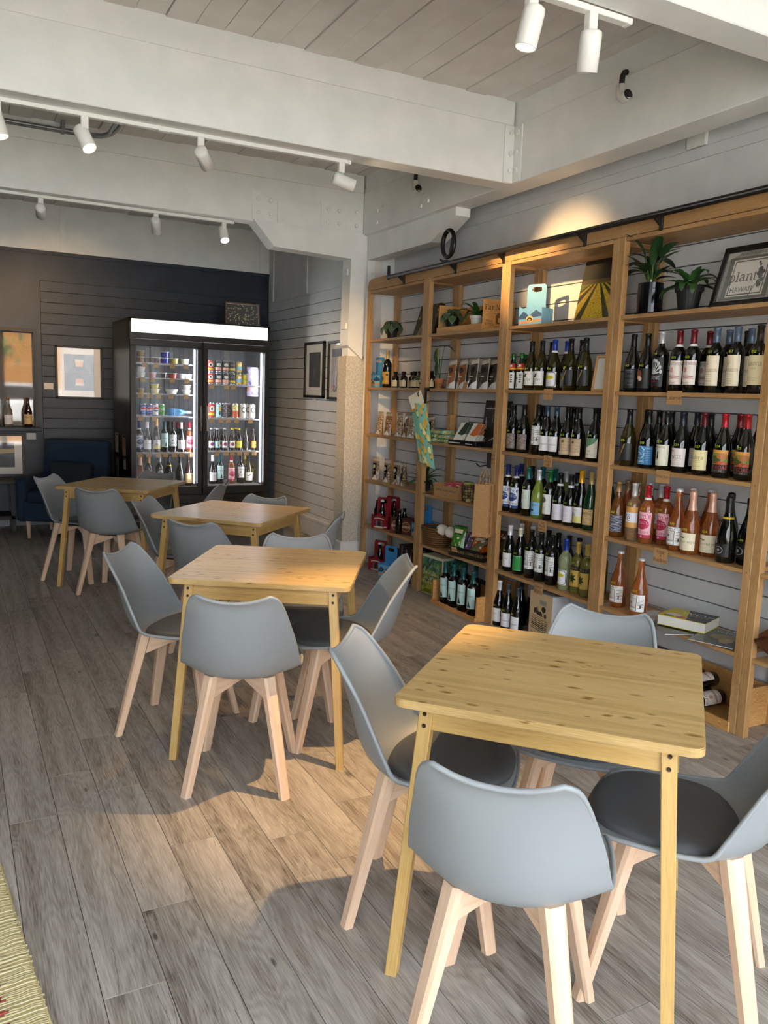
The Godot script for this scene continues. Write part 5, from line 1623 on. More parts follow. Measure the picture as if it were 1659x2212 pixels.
	for i in 3:
		var q: Array = mags[i]
		var mi := new_img(96, 128, col(q[4]))
		ink_disc(mi, 54, 60, 30, 22, col([0xb0a890, 0x606468, 0x8a7a48][i]))
		ink_disc(mi, 66, 84, 14, 20, col([0x8a7a6a, 0x44484c, 0xa8945a][i]))
		ink_text(mi, ["TASTE", "CELLAR", "WINE"][i], 48, 16, 15, col([0x30302c, 0xd9d9d4, 0xc9c2a0][i]), "Droid Sans")
		t = thing("magazine", q[5], "magazine", Vector3(q[1], by + q[2], z_for(q[0], q[1], by)), OUT + q[3], "magazines on the low shelf")
		part(t, "pages", box2_mesh(Vector3(-0.105, 0, -0.138), Vector3(0.105, 0.0035, 0.138)), mat(0xd8d6d0, 0.9))
		part(t, "cover", slab(0.212, 0.28, 0.0007), tex_mat(mi, 0.2), T(Vector3(0, 0.0042, 0.14), Basis(Vector3.RIGHT, -PI / 2)))
	# low crate of lying bottles
	var zc2 := z_for(1512, 3.2, 0.1)
	crate("low open pine crate on the floor under the magazine shelf", Vector3(3.24, 0, zc2), OUT, Vector3(0.5, 0.19, 0.27), 0.05)
	for i in 5:
		var o := bottle("blackcap" if i % 2 else "vineyard", Vector3(3.33, 0.06 + 0.075 * (i / 3), zc2 - 0.16 + 0.09 * (i % 3) + 0.04 * (i / 3)), 0, "lying in the low floor crate")
		o.basis = Basis(Vector3.BACK, PI / 2) * RY(0.4 * i)
	# carved bowl in the next bay
	t = thing("wooden_bowl", "dark carved wooden bowl with upturned ends in the next bay", "bowl", Vector3(3.25, by, z_for(1690, 3.25, by + 0.05)), 0.4)
	var st := mb()
	st.set_smooth_group(0)
	for s in [0, 1]:
		for i in 10:
			for j in 20:
				var P := []
				for q in [[0, 0], [0, 1], [1, 1], [1, 0]]:
					var rr: float = (i + q[0]) / 10.0
					var a: float = TAU * (j + q[1]) / 20.0
					var up := pow(rr, 2.0) * 0.07 + pow(absf(cos(a)), 3.0) * rr * rr * 0.06
					P.append(Vector3(cos(a) * rr * 0.2, up + 0.002 + (0.012 if s == 0 else 0.0), sin(a) * rr * 0.11))
				if s == 1:
					P.reverse()
				quad(st, P[0], P[1], P[2], P[3])
	part(t, "shell", done(st, true), mat(0x5a3018, 0.45))
func bay_a() -> void:
	var im := new_img(64, 64, col(0x27431f))
	for k in 7:
		var p := []
		for i in 9:
			p.append(Vector2(32 + (k - 3) * 9.5 * sin(PI * (i + 0.5) / 9.0), i * 8))
		ink_path(im, p, 2.6, col(0x8fa58a))
	M.pepe = tex_mat(im, 0.35)
	var PL := leaf(0.062, 0.052, 0.5)
	var PL2 := leaf(0.075, 0.06, 0.7)
	var lf := []
	for i in 18:
		lf.append([PL if i % 2 else PL2, i * 2.4, [1.2, 0.75, 0.25][i % 3], 0.0, [0.07, 0.065, 0.075][i % 3], -0.5 - 0.2 * (i % 3)])
	plant("potted_peperomia", "striped watermelon peperomia in a black pot by the white column", spot(847, 0, 3.24, 0.05), pot_mesh(0.037, 0.047, 0.092), mat(0x131416, 0.5), 0.092, lf, M.pepe, 0.0, 1)
	# small leaning canvas
	im = new_img(128, 128, col(0x2a2410))
	var r := RandomNumberGenerator.new()
	r.seed = 21
	for i in 26:
		ink_disc(im, r.randf() * 128, r.randf() * 90, r.randf_range(5, 12), r.randf_range(4, 8), col([0x8a6a24, 0x5a4416, 0xb08a34, 0x3a3014][i % 4]))
	ink_poly(im, [Vector2(50, 50), Vector2(80, 40), Vector2(128, 128), Vector2(20, 128)], col(0x8c7c4c))
	ink_line(im, Vector2(70, 50), Vector2(40, 128), 4, col(0x4a3c20))
	single("canvas_print", "small dark gold canvas photograph of a cellar, leaning behind the crate", "picture", slab(0.3, 0.26, 0.03), tex_mat(im, 0.4), T(Vector3(3.22, SHY[0], z_for(912, 3.22, SHY[0] + 0.08)), RY(OUT) * Basis(Vector3.RIGHT, -0.3)))
	# second shelf
	carrier("blue bottle carrier tucked behind the gold-labelled bottle", spot(818, 1, 3.27, 0.08), OUT + 0.3, 0x3f8fc0, M.bluebox)
	bottle("goldsun", spot(836, 1, 3.2, 0.1), OUT + 0.2, "on the apothecary shelf")
	for px in [854, 872, 896, 907, 932]:
		bottle("flask", spot(px, 1, 3.18, 0.06), OUT + 0.1, "on the apothecary shelf", "small brown bottles on the apothecary shelf")
	bottle("flask", spot(891, 1, 3.27, 0.1), OUT, "on the apothecary shelf", "small brown bottles on the apothecary shelf")
	lf = []
	var V1 := leaf(0.05, 0.022, 0.6)
	for i in 9:
		lf.append([V1, i * 2.4, 0.8 - 0.12 * i, 0.02, 0.03 + 0.005 * i])
	plant("vine_cutting", "tiny vine with pale edged leaves in a short pot beside the post", spot(911, 1, 3.13, 0.06), pot_mesh(0.014, 0.018, 0.04, 0.002), mat(0x2a2018, 0.6), 0.04, lf, mat(0x7d8a4c, 0.5))
	# pouches
	M.pouch = pouch(0.088, 0.19, 0.05)
	for k in 4:
		im = mottle(96, 160, 200 + k, col([0x8a6a4c, 0xa08868, 0x5a4636, 0xb09878][k]), col([0xd2bfa0, 0x6a4630, 0xa8987c, 0x70543c][k]), 0.09, 0.9)
		r.seed = k
		for i in 60:
			ink_disc(im, r.randf() * 96, 40 + r.randf() * 110, r.randf_range(2, 6), r.randf_range(2, 5), col([0x3a2418, 0xd9c8a8, 0x8a5a3a, 0x5a6a3c][r.randi_range(0, 3)]))
		ink_rect(im, 0, 0, 96, 26, col(0xb5b0a6))
		if k >= 2:
			ink_rect(im, 16, 40, 56, 84, col(0x151618))
			ink_disc(im, 44, 66, 18, 14, col(0xb9b4a4))
			ink_rect(im, 24, 92, 40, 3, col(0xd0ccc0))
			ink_rect(im, 24, 102, 34, 3, col(0xa0a098))
		ink_poly(im, [Vector2(10, 160), Vector2(70, 126), Vector2(88, 160)], col(0xe2e0da))
		M["pouch%d" % k] = tex_mat(im, 0.25)
	for q in [[820, 2, 0], [838, 2, 1], [861, 2, 0], [877, 2, 1], [888, 2, 0]]:
		single("snack_pouch", "clear pouch of trail mix behind the hanging towel", "pouch", M.pouch, M["pouch%d" % q[2]], T(spot(q[0], q[1], 3.21, 0.08), RY(OUT + 0.2 * sin(q[0])) * Basis(Vector3.RIGHT, -0.06)), "trail mix pouches")
	single("snack_pouch", "clear pouch of dark trail mix between the hanging towel and folded towels", "pouch", M.pouch, M.pouch3, T(spot(931, 2, 3.24, 0.08), RY(OUT)), "trail mix pouches")
	for q in [[812, 3, 2], [836, 3, 3], [857, 3, 2], [872, 3, 3]]:
		single("snack_pouch", "clear pouch with a black label over the red carriers", "pouch", M.pouch, M["pouch%d" % q[2]], T(spot(q[0], q[1], 3.21, 0.08), RY(OUT + 0.25 * sin(q[0]))), "black labelled pouches")
	for q in [[821, 2], [852, 3], [838, 3]]:
		kraft_card(["two", "for 20"], "tiny kraft price card standing before the snack pouches", spot(q[0], q[1], 3.14, 0.01), 0.035, 0.035, -0.3)
	# hanging tea towel on the post
	im = new_img(96, 200, col(0x7fb8a4))
	r.seed = 31
	for i in 26:
		var c := Vector2(r.randf() * 96, r.randf() * 200)
		ink_disc(im, c.x, c.y, 9, 11, col(0xe0a838 if i % 3 else 0xe8dc8a))
		ink_poly(im, [c + Vector2(-5, 10), c + Vector2(5, 10), c + Vector2(0, 19)], col(0x3f7f6c))
	M.towel = tex_mat(im, 0.9)
	var tz := z_for(905, 3.08, 1.3)
	var t := thing("tea_towel", "mint tea towel with yellow fruit print hanging from a post hook", "towel", Vector3(3.075, 1.50, tz), OUT + 0.35)
	var st := mb()
	st.set_smooth_group(0)
	var hw := 0.062
	for f in 2:
		for i in 8:
			for j in 6:
				var P := []
				for q in [[0, 0], [1, 0], [1, 1], [0, 1]]:
					var u: float = (j + q[0]) / 6.0
					var v: float = (i + q[1]) / 8.0
					P.append([Vector3((u - 0.5) * 2 * hw + 0.11 * v - f * 0.03, -0.07 - v * (0.43 + 0.05 * u), 0.012 * sin(u * 4.0 + f) - f * 0.02), Vector2(u, v)])
				tri(st, P[0][0], P[1][0], P[2][0], P[0][1], P[1][1], P[2][1])
				tri(st, P[0][0], P[2][0], P[3][0], P[0][1], P[2][1], P[3][1])
	part(t, "cloth", done(st, true), M.towel)
	part(t, "header_card", slab(0.13, 0.1, 0.002), mat(0xe6dfc4, 0.8), T(Vector3(0.0, -0.09, 0.008), Basis(Vector3.BACK, 0.45)))
	part(t, "hook", tube_mesh([Vector3(0.0, 0.0, -0.03), Vector3(0, 0.02, 0.0), Vector3(0, 0.0, 0.02), Vector3(0, -0.02, 0.012)], 0.004, 8), M.black)
	t = thing("shelf_clamp", "black screw clamp under the apothecary shelf beside the hanging towel", "clamp", Vector3(3.09, SHY[1], z_for(926, 3.1, 1.5)), OUT)
	part(t, "jaw", box2_mesh(Vector3(-0.03, -0.022, -0.04), Vector3(-0.015, 0.004, 0.012)), M.black)
	part(t, "jaw_arm", box2_mesh(Vector3(-0.03, -0.11, -0.004), Vector3(-0.018, 0.0, 0.008)), M.black)
	part(t, "screw", tube_mesh([Vector3(0.004, -0.02, 0), Vector3(0.004, -0.1, 0)], 0.004, 8), mat(0xa8a8a8, 0.3, 0.8))
	part(t, "screw_foot", tube_mesh([Vector3(-0.012, -0.1, 0), Vector3(0.02, -0.1, 0)], 0.006, 8), M.black)
	# beer carriers
	carrier("red bottle carrier with dark bottles on the shelf over the blue one", spot(829, 4, 3.19, 0.06), OUT + 0.5, 0x8e1f2a, M.redbox)
	carrier("red bottle carrier standing behind the brown beer carton", spot(848, 4, 3.3, 0.06), OUT + 0.5, 0x8e1f2a, M.redbox)
	M.g_beer = mat(0x140c08, 0.07, 0.0, 0.6)
	for q in [[816, 4, 3.19, 0.02], [826, 4, 3.17, 0.02], [832, 4, 3.27, 0.02], [842, 4, 3.25, 0.02], [852, 4, 3.31, 0.02], [821, 5, 3.19, 0.0], [834, 5, 3.25, 0.0]]:
		t = thing("beer_bottle", "dark beer bottle with a white cap inside a red carrier", "bottle", Vector3(q[2], SHY[q[1]] + 0.006, z_for(q[0], q[2], SHY[q[1]] + 0.2)), 0.0, "dark beer bottles in the carriers")
		part(t, "glass_body", shape("beer"), M.g_beer)
		part(t, "cap", sleeve("beer", 0.2165, 9.0), M.white)
	im = new_img(160, 128, col(0x5a2620))
	for c in [[44, 62], [116, 66]]:
		ink_disc(im, c[0], c[1], 34, 42, col(0xb89a78))
		ink_disc(im, c[0], c[1], 28, 36, col(0x7a4636))
		ink_rect(im, c[0] - 34, c[1] - 8, 68, 17, col(0xd9c6ae))
		ink_text(im, "PALE ALE", c[0], c[1], 11, col(0x5a2620), "Droid Sans")
	t = thing("beer_carton", "brown printed carton of dark beer bottles beside the red carrier", "carton", spot(866, 4, 3.18, 0.06), OUT + 0.55)
	part(t, "carton_body", box2_mesh(Vector3(-0.1, 0, -0.125), Vector3(0.1, 0.125, 0.0), 0, 0.002), mat(0x5a2620, 0.5))
	part(t, "front_print", slab(0.2, 0.125, 0.001), tex_mat(im, 0.5), T(Vector3(0, 0, 0.0015)))
	part(t, "side_print", slab(0.125, 0.125, 0.001), tex_mat(im, 0.5), T(Vector3(0.1015, 0, -0.0625), RY(PI / 2)))
	for q in [[852, 3.2], [863, 3.17], [874, 3.24]]:
		t = thing("beer_bottle", "dark beer bottle neck rising from the brown beer carton", "bottle", Vector3(q[1], SHY[4] + 0.005, z_for(q[0], q[1], SHY[4] + 0.16)), 0.0, "dark beer bottles in the carriers")
		part(t, "glass_body", shape("beer"), M.g_beer, T(Vector3.ZERO, Basis.from_scale(Vector3(1, 0.85, 1))))
		part(t, "cap", sleeve("beer", 0.2165, 9.0), M.black, T(Vector3.ZERO, Basis.from_scale(Vector3(1, 0.85, 1))))
	carrier("red bottle carrier standing on the floor beside a blue one", spot(822, 5, 3.2, 0.06), OUT + 0.45, 0x8e1f2a, M.redbox)
	carrier("blue bottle carrier standing on the floor beside the red one", spot(844, 5, 3.16, 0.06), OUT + 0.3, 0x3f8fd0, M.bluebox)
	im = new_img(96, 128, col(0x101010))
	r.seed = 77
	for i in 40:
		ink_disc(im, r.randf() * 96, r.randf() * 128, r.randf_range(3, 8), r.randf_range(6, 16), col([0x6a6258, 0x2a2826, 0x9a9084, 0x181716][i % 4]))
	t = thing("patterned_box", "black box printed with grey crowd pattern on the floor by the post", "box", spot(874, 5, 3.18, 0.1), OUT)
	part(t, "box_body", box2_mesh(Vector3(-0.1, 0, -0.2), Vector3(0.1, 0.29, -0.001)), M.black)
	part(t, "front_print", slab(0.2, 0.29, 0.001), tex_mat(im, 0.5))
	part(t, "side_print", slab(0.2, 0.29, 0.001), tex_mat(im, 0.5), T(Vector3(0.101, 0, -0.1), RY(PI / 2)))

func basket_wall(t: Node, rx: float, rz: float, h: float, rings: int, mm: Material, flare := 1.25) -> void:
	for i in rings:
		var v := float(i) / (rings - 1)
		var k := lerpf(1.0 / flare, 1.0, v)
		var pts := []
		for j in 49:
			var a := TAU * j / 48.0
			var w := 1.0 + 0.02 * (1 if (j + i) % 2 else -1)
			pts.append(Vector3(cos(a) * rx * k * w, 0.008 + h * v, sin(a) * rz * k * w))
		part(t, "cane", tube_mesh(pts, h / rings * 0.56, 5), mm)
	for j in 24:
		var a := TAU * j / 24.0
		part(t, "stake", tube_mesh([Vector3(cos(a) * rx / flare, 0, sin(a) * rz / flare), Vector3(cos(a) * rx, h, sin(a) * rz)], 0.003, 5), mm)

func bay_b() -> void:
	var r := RandomNumberGenerator.new()
	# crate of plants on the top shelf
	var im := wood(160, 128, 71, [col(0x8a5c2c), col(0xb98546), col(0xc9985a), col(0xd4a868)], [0.2, 0.3, 0.2, 0.4], 3.0)
	var ink := col(0x4a2c12)
	ink_text(im, "Far Niente", 82, 32, 21, ink, "Droid Serif")
	ink_rect(im, 66, 66, 40, 36, col(0x6a4420))
	ink_disc(im, 86, 66, 16, 12, col(0x6a4420))
	ink_rect(im, 78, 76, 16, 20, col(0xc9985a))
	ink_text(im, "ESTATE", 34, 92, 8, ink, "Droid Sans")
	ink_text(im, "BOTTLED", 34, 104, 8, ink, "Droid Sans")
	ink_text(im, "OAKVILLE", 86, 116, 9, ink, "Droid Sans")
	var y0: float = SHY[0]
	var za := z_for(943, 3.13, y0 + 0.03)
	var zb := z_for(1041, 3.13, y0 + 0.03)
	crate("open pine wine crate lettered in script, holding two small plants", Vector3(3.26, y0, (za + zb) / 2), OUT, Vector3(zb - za, 0.2, 0.26), 0.04, tex_mat(im, 0.7))
	var PL := leaf(0.07, 0.062, 0.5)
	var lf := []
	for i in 12:
		lf.append([PL, i * 2.4, [1.2, 0.8, 0.35][i % 3], 0.0, [0.07, 0.06, 0.06][i % 3], -0.45 - 0.2 * (i % 3)])
	plant("potted_peperomia", "striped watermelon peperomia in a black pot inside the pine crate", spot(976, 0, 3.21, 0.05) + Vector3(0, 0.013, 0), pot_mesh(0.04, 0.052, 0.1), mat(0x131416, 0.5), 0.1, lf, M.pepe)
	lf = []
	var F1 := leaf(0.2, 0.036, 1.6, 0.15, 12)
	for i in 13:
		lf.append([F1, i * 2.4 + 0.3, 1.0 + 0.4 * sin(i * 2.1), 0.0, 0.004, 0.9 + 0.45 * sin(i * 2.1)])
	plant("potted_fern", "small fern in a white pot inside the pine crate", spot(1029, 0, 3.2, 0.05) + Vector3(0, 0.013, 0), pot_mesh(0.033, 0.042, 0.09), mat(0xdedad2, 0.5), 0.09, lf, M.leafmid)
	# variegated plant in a terracotta pot
	im = new_img(64, 64, col(0x1d3a1a))
	ink_poly(im, [Vector2(32, 0), Vector2(64, 0), Vector2(64, 64), Vector2(32, 64)], col(0xb9b83c))
	r.seed = 3
	for i in 40:
		ink_disc(im, r.randf() * 64, r.randf() * 64, 3, 2, col(0x3f6a26 if i % 2 else 0x8fa838))
	M.vari = tex_mat(im, 0.4)
	var t := plant("variegated_plant", "young plant with a half yellow leaf in a terracotta pot", spot(949, 1, 3.17, 0.05), pot_mesh(0.028, 0.036, 0.07, 0.004), mat(0xb0683c, 0.8), 0.07, [], M.leafdark)
	var BL := leaf(0.15, 0.075, 0.25)
	for q in [[BL, Vector3(-0.008, 0.16, -0.03), 0.35, M.vari], [leaf(0.13, 0.06, 0.2), Vector3(-0.01, 0.08, 0.01), -0.1, M.leafdark], [leaf(0.16, 0.024, 0.9), Vector3(0.0, 0.30, 0.05), 2.5, M.leafdark]]:
		part(t, "stem", tube_mesh([Vector3(0, 0.06, 0), (q[1] as Vector3) * 0.6 + Vector3(0, 0.05, 0), q[1] + Vector3(0, 0.12 if q[2] < 1 else 0.0, 0)], 0.0025, 5), M.stem)
		if q[2] < 1.0:
			part(t, "leaf", q[0], q[3], T(q[1] + Vector3(0, 0.13, 0), RY(OUT) * Basis(Vector3.BACK, q[2]) * Basis(Vector3.RIGHT, 1.35)))
		else:
			part(t, "leaf", q[0], q[3], T(q[1], RY(0.0) * Basis(Vector3.RIGHT, -0.1)))
	# silver coffee pouches
	var cm := pouch(0.1, 0.215, 0.055)
	for k in 2:
		im = new_img(96, 160, col(0xa09a90))
		ink_rect(im, 0, 0, 96, 40, col(0xb9b3a6))
		ink_poly(im, [Vector2(4, 42), Vector2(92, 30), Vector2(92, 150), Vector2(4, 158)], col([0x3a302a, 0x8a5636][k]))
		ink_disc(im, 52, 64, 24, 16, col([0x1c1714, 0x4a3024][k]))
		ink_rect(im, 24, 96, 50, 4, col(0xc9bfae))
		ink_rect(im, 24, 110, 40, 4, col(0xa89c8a))
		ink_poly(im, [Vector2(30, 160), Vector2(96, 118), Vector2(96, 160)], col(0xd9d6cf))
		M["coffee%d" % k] = tex_mat(im, 0.2)
	for q in [[974, 3.18, 1], [997, 3.2, 1], [1003, 3.29, 0], [1021, 3.17, 0], [1045, 3.2, 0], [1064, 3.24, 0]]:
		single("coffee_pouch", "silver pouch of coffee on the shelf under the pine crate", "pouch", cm, M["coffee%d" % q[2]], T(spot(q[0], 1, q[1], 0.1), RY(OUT + 0.15 * sin(q[0] * 3.0)) * Basis(Vector3.RIGHT, -0.08)), "coffee pouches")
	for q in [[947, 1], [1003, 1], [972, 2]]:
		kraft_card(["Local", "$ 14"], "small kraft price card standing before the coffee and towels", spot(q[0], q[1], 3.13, 0.01), 0.045, 0.05, -0.2)
	# black poster with white feathers
	im = new_img(128, 160, col(0x0c0c0d))
	r.seed = 12
	for i in 9:
		var c := Vector2(14 + (i % 3) * 46 + r.randf() * 14, 24 + (i / 3) * 52 + r.randf() * 10)
		var d := Vector2.from_angle(r.randf() * PI) * 20
		for k in range(-4, 5):
			var q := c + d * (k / 4.0)
			ink_line(im, q - d.orthogonal() * 0.3 * (1 - absf(k) / 5.0), q + d.orthogonal() * 0.3 * (1 - absf(k) / 5.0), 1.6, col(0xb9b6ae))
		ink_line(im, c - d, c + d, 1.6, col(0xd9d6ce))
	ink_path(im, [Vector2(64, 40), Vector2(80, 50), Vector2(80, 70), Vector2(64, 80), Vector2(48, 70), Vector2(48, 50), Vector2(64, 40)], 1.6, col(0x7a8a8c))
	single("feather_board", "black board printed with white feathers, leaning behind the post", "board", slab(0.29, 0.32, 0.012), tex_mat(im, 0.5), T(Vector3(3.24, SHY[2], z_for(1074, 3.27, SHY[2] + 0.25)), RY(OUT) * Basis(Vector3.RIGHT, -0.12)))
	# folded towels
	for q in [[942, 3.2, 0.0, 0.1], [968, 3.2, 0.0, 0.1], [943, 3.21, 0.03, 0.12], [969, 3.2, 0.03, 0.1], [956, 3.2, 0.06, 0.17]]:
		var pts := []
		for i in 11:
			var a := PI * i / 10.0
			pts.append(Vector2(cos(a - PI / 2) * 0.02 + 0.04, sin(a - PI / 2) * 0.014 + 0.014))
		pts.append(Vector2(-0.05, 0.028))
		pts.append(Vector2(-0.055, 0.014))
		pts.append(Vector2(-0.05, 0.0))
		var st := mb()
		prism(st, pts, q[3], Basis(Vector3.LEFT, Vector3.UP, Vector3.FORWARD), Vector3.ZERO, 9.0)
		single("folded_towel", "folded mint tea towel in the pile beside the card rack", "towel", done(st), M.towel, T(spot(q[0], 2, q[1], 0.03) + Vector3(0, q[2], 0)), "folded tea towels")
	single("wood_block", "short light wood block upright against the rear post", "block", box_mesh(Vector3(0.05, 0.2, 0.05), 1, 0.003), M.pine, T(spot(975, 2, 3.34, 0.15) + Vector3(0, 0.1, 0)))
	# card rack
	t = thing("card_rack", "black slanted counter rack of greeting cards on the shelf", "rack", spot(1014, 2, 3.2, 0.03), OUT + 0.12)
	part(t, "tray", box2_mesh(Vector3(-0.15, 0, -0.12), Vector3(0.15, 0.035, 0.07), 0, 0.002), M.black)
	part(t, "back_wall", box2_mesh(Vector3(-0.15, 0.035, -0.12), Vector3(0.15, 0.16, -0.11), 0, 0.002), M.black)
	part(t, "lettering", box2_mesh(Vector3(-0.14, 0.013, 0.0702), Vector3(-0.02, 0.019, 0.071)), M.white)
	part(t, "lettering", box2_mesh(Vector3(0.04, 0.013, 0.0702), Vector3(0.11, 0.017, 0.071)), M.white)
	for g in 2:
		im = new_img(64, 96, col(0xe6e4d8))
		ink_poly(im, [Vector2(30, 0), Vector2(64, 0), Vector2(64, 60), Vector2(44, 70), Vector2(12, 64)], col([0x24382c, 0xd0703c][g]))
		var cmat := tex_mat(im, 0.6)
		for k in 9:
			single("greeting_card", ["white greeting card with a dark green leaf in the black card rack", "white greeting card with an orange leaf in the black card rack"][g], "card", slab(0.1, 0.14, 0.002), cmat, t.transform * T(Vector3(-0.07 + 0.13 * g, 0.036, 0.05 - 0.016 * k), Basis(Vector3.RIGHT, -0.55)), "greeting cards in the rack")
	# soap box, soaps, fern, wire basket
	lf = []
	var F2 := leaf(0.2, 0.028, 1.2, 0.1, 10)
	for i in 14:
		lf.append([F2, i * 2.4, 0.7 + 0.5 * sin(i * 1.9), 0.0, 0.004])
	plant("potted_fern", "spiky green fern in a dark pot behind the soap box", spot(919, 3, 3.22, 0.05), pot_mesh(0.035, 0.045, 0.085), mat(0x1c1a18, 0.6), 0.085, lf, M.leafmid)
	im = new_img(192, 64, col(0xb08a58))
	ink_text(im, "BUBBLE SHACK HAWAII", 96, 24, 11, col(0x2a3458), "Droid Sans")
	ink_disc(im, 96, 46, 16, 8, col(0x5a5a5a))
	ink_disc(im, 96, 44, 16, 7, col(0xb08a58))
	var zq := z_for(962, 3.13, SHY[3] + 0.04)
	t = thing("soap_box", "open kraft box lettered in blue, full of boxed soaps", "box", Vector3(3.13, SHY[3], zq), OUT + 0.1)
	part(t, "front_wall", slab(0.28, 0.085, 0.003), tex_mat(im, 0.8))
	part(t, "base", box2_mesh(Vector3(-0.14, 0, -0.16), Vector3(0.14, 0.003, -0.003)), M.kraft)
	part(t, "back_wall", box2_mesh(Vector3(-0.14, 0.003, -0.16), Vector3(0.14, 0.11, -0.157)), M.kraft)
	for s in [-1.0, 1.0]:
		part(t, "side_wall", box2_mesh(Vector3(s * 0.14 - 0.0015, 0.003, -0.157), Vector3(s * 0.14 + 0.0015, 0.1, -0.003)), M.kraft)
	var soaps := [[-0.06, 0.05, -0.08, 0xb8384a, 0.2], [0.02, 0.06, -0.09, 0xc04a50, -0.1], [-0.03, 0.02, -0.05, 0xd8b890, 0.1], [0.035, 0.02, -0.045, 0xd86a52, 0.0], [0.1, 0.065, -0.11, 0xa8b84a, 0.1], [0.075, 0.07, -0.13, 0x3a4a24, 0.0], [0.09, 0.03, -0.06, 0xc08a5c, -0.3], [-0.1, 0.03, -0.1, 0xc8a070, 0.3]]
	for i in soaps.size():
		var q: Array = soaps[i]
		im = new_img(48, 40, col(q[3]))
		ink_rect(im, 5, 5, 38, 30, col(q[3]).lightened(0.35))
		ink_rect(im, 8, 8, 32, 24, col(q[3]))
		ink_rect(im, 12, 17, 24, 5, col(0xf0e0c8))
		single("soap_bar", "boxed soap with a %s wrapper in the open kraft box" % ["crimson", "red framed", "tan", "coral", "lime green", "dark olive", "brown", "beige"][i], "soap", slab(0.07, 0.055, 0.03), tex_mat(im, 0.5), t.transform * T(Vector3(q[0], q[1], q[2]), Basis(Vector3.BACK, q[4]) * Basis(Vector3.RIGHT, -0.2)))
	t = thing("wire_basket", "small dark wire basket of pale shells beside the soap box", "basket", spot(1013, 3, 3.19, 0.05), 0.0)
	for i in 6:
		var pts := []
		for j in 25:
			var a := TAU * j / 24.0
			var k := 0.045 + 0.012 * i / 5.0
			pts.append(Vector3(cos(a) * k, 0.006 + i * 0.021, sin(a) * k))
		part(t, "wire_ring", tube_mesh(pts, 0.0018, 5), mat(0x3a2c20, 0.4, 0.6))
	for j in 16:
		var a := TAU * j / 16.0
		part(t, "wire_upright", tube_mesh([Vector3(cos(a) * 0.045, 0.004, sin(a) * 0.045), Vector3(cos(a) * 0.057, 0.112, sin(a) * 0.057)], 0.0015, 5), mat(0x3a2c20, 0.4, 0.6))
	var shellm := lathe_mesh([Vector2(0, 0), Vector2(0.016, 0.004), Vector2(0.021, 0.016), Vector2(0.015, 0.03), Vector2(0, 0.036)], 10)
	for i in 9:
		single("shell", "pale round shell in the wire basket", "shell", shellm, mat(0xb9a878, 0.4), t.transform * T(Vector3(cos(i * 2.4) * 0.022, 0.005 + 0.03 * (i / 3), sin(i * 2.4) * 0.022), Basis(Vector3(1, 0, 0.4).normalized(), i * 1.1)), "shells in the wire basket")
	# kraft bags hanging on the post
	for k in 2:
		var bx := 2.995 + 0.065 * k
		t = thing("paper_bag", ["brown paper gift bag hanging on the post, outermost of two", "brown paper gift bag hanging on the post, behind the outer one"][k], "bag", Vector3(bx, 0.60, z_for(1043 + 6 * k, bx, 0.8)), OUT + 0.5 + 0.2 * k, "paper gift bags")
		var st := mb()
		prism(st, [Vector2(-0.055, 0), Vector2(0.055, 0), Vector2(0.052, 0.34), Vector2(-0.052, 0.34)], 0.05, Basis.IDENTITY, Vector3.ZERO, 4.0)
		part(t, "bag_body", done(st), M.kraft)
		part(t, "bag_gusset", box2_mesh(Vector3(0.0535, 0.02, -0.004), Vector3(0.056, 0.33, 0.004)), mat(0x8a6238, 0.9))
		part(t, "handle", tube_mesh([Vector3(-0.025, 0.33, 0.026), Vector3(-0.02, 0.4, 0.01), Vector3(0.0, 0.44, 0.0), Vector3(0.02, 0.4, 0.01), Vector3(0.025, 0.33, 0.026)], 0.003, 6), M.kraft)
	t = thing("bag_hook", "black hook clamp on the post carrying the paper bags", "hook", Vector3(3.1, 1.03, z_for(1053, 3.1, 1.05)), OUT)
	part(t, "plate", box2_mesh(Vector3(-0.012, 0.0, -0.02), Vector3(0.012, 0.1, 0.0)), M.black)
	part(t, "prong", tube_mesh([Vector3(0, 0.02, 0), Vector3(-0.02, 0.01, 0.05), Vector3(-0.03, 0.03, 0.07)], 0.005, 8), M.black)
	kraft_card(["GIFT", "BAGS", "$1.25"], "upright kraft card lettered GIFT BAGS on the post", Vector3(SHX - 0.002, 1.05, z_for(1066, SHX, 1.1)), 0.045, 0.085)
	# wicker basket, yarn, snacks
	M.cane = tex_mat(mottle(64, 64, 301, col(0x5a3c20), col(0x8a6236), 0.1, 0.6), 0.7, Vector2(3, 3))
	t = thing("wicker_basket", "brown wicker basket beside the snack tray", "basket", spot(943, 4, 3.2, 0.06), OUT)
	basket_wall(t, 0.135, 0.1, 0.13, 9, M.cane)
	part(t, "base", lathe_mesh([Vector2(0, 0.002), Vector2(0.085, 0.002), Vector2(0.085, 0.008), Vector2(0, 0.008)], 20, false), M.cane)
	var ball := lathe_mesh([Vector2(0, 0), Vector2(0.03, 0.008), Vector2(0.044, 0.028), Vector2(0.044, 0.05), Vector2(0.03, 0.07), Vector2(0.012, 0.075), Vector2(0, 0.07)], 16)
	for q in [[953, 3.18, 0.1], [971, 3.18, 0.1]]:
		single("yarn_ball", "white rolled ball of cloth on top of the wicker basket", "yarn", ball, mat(0xe6e0d2, 0.95), T(spot(q[0], 4, q[1], 0.14) + Vector3(0, q[2], 0), Basis(Vector3.RIGHT, 0.4)), "white cloth balls")
	single("yarn_ball", "black rolled ball of cloth behind the white ones", "yarn", ball, mat(0x131313, 0.95), T(spot(992, 4, 3.28, 0.15) + Vector3(0, 0.1, 0), Basis.from_scale(Vector3(1.2, 1, 1.5))))
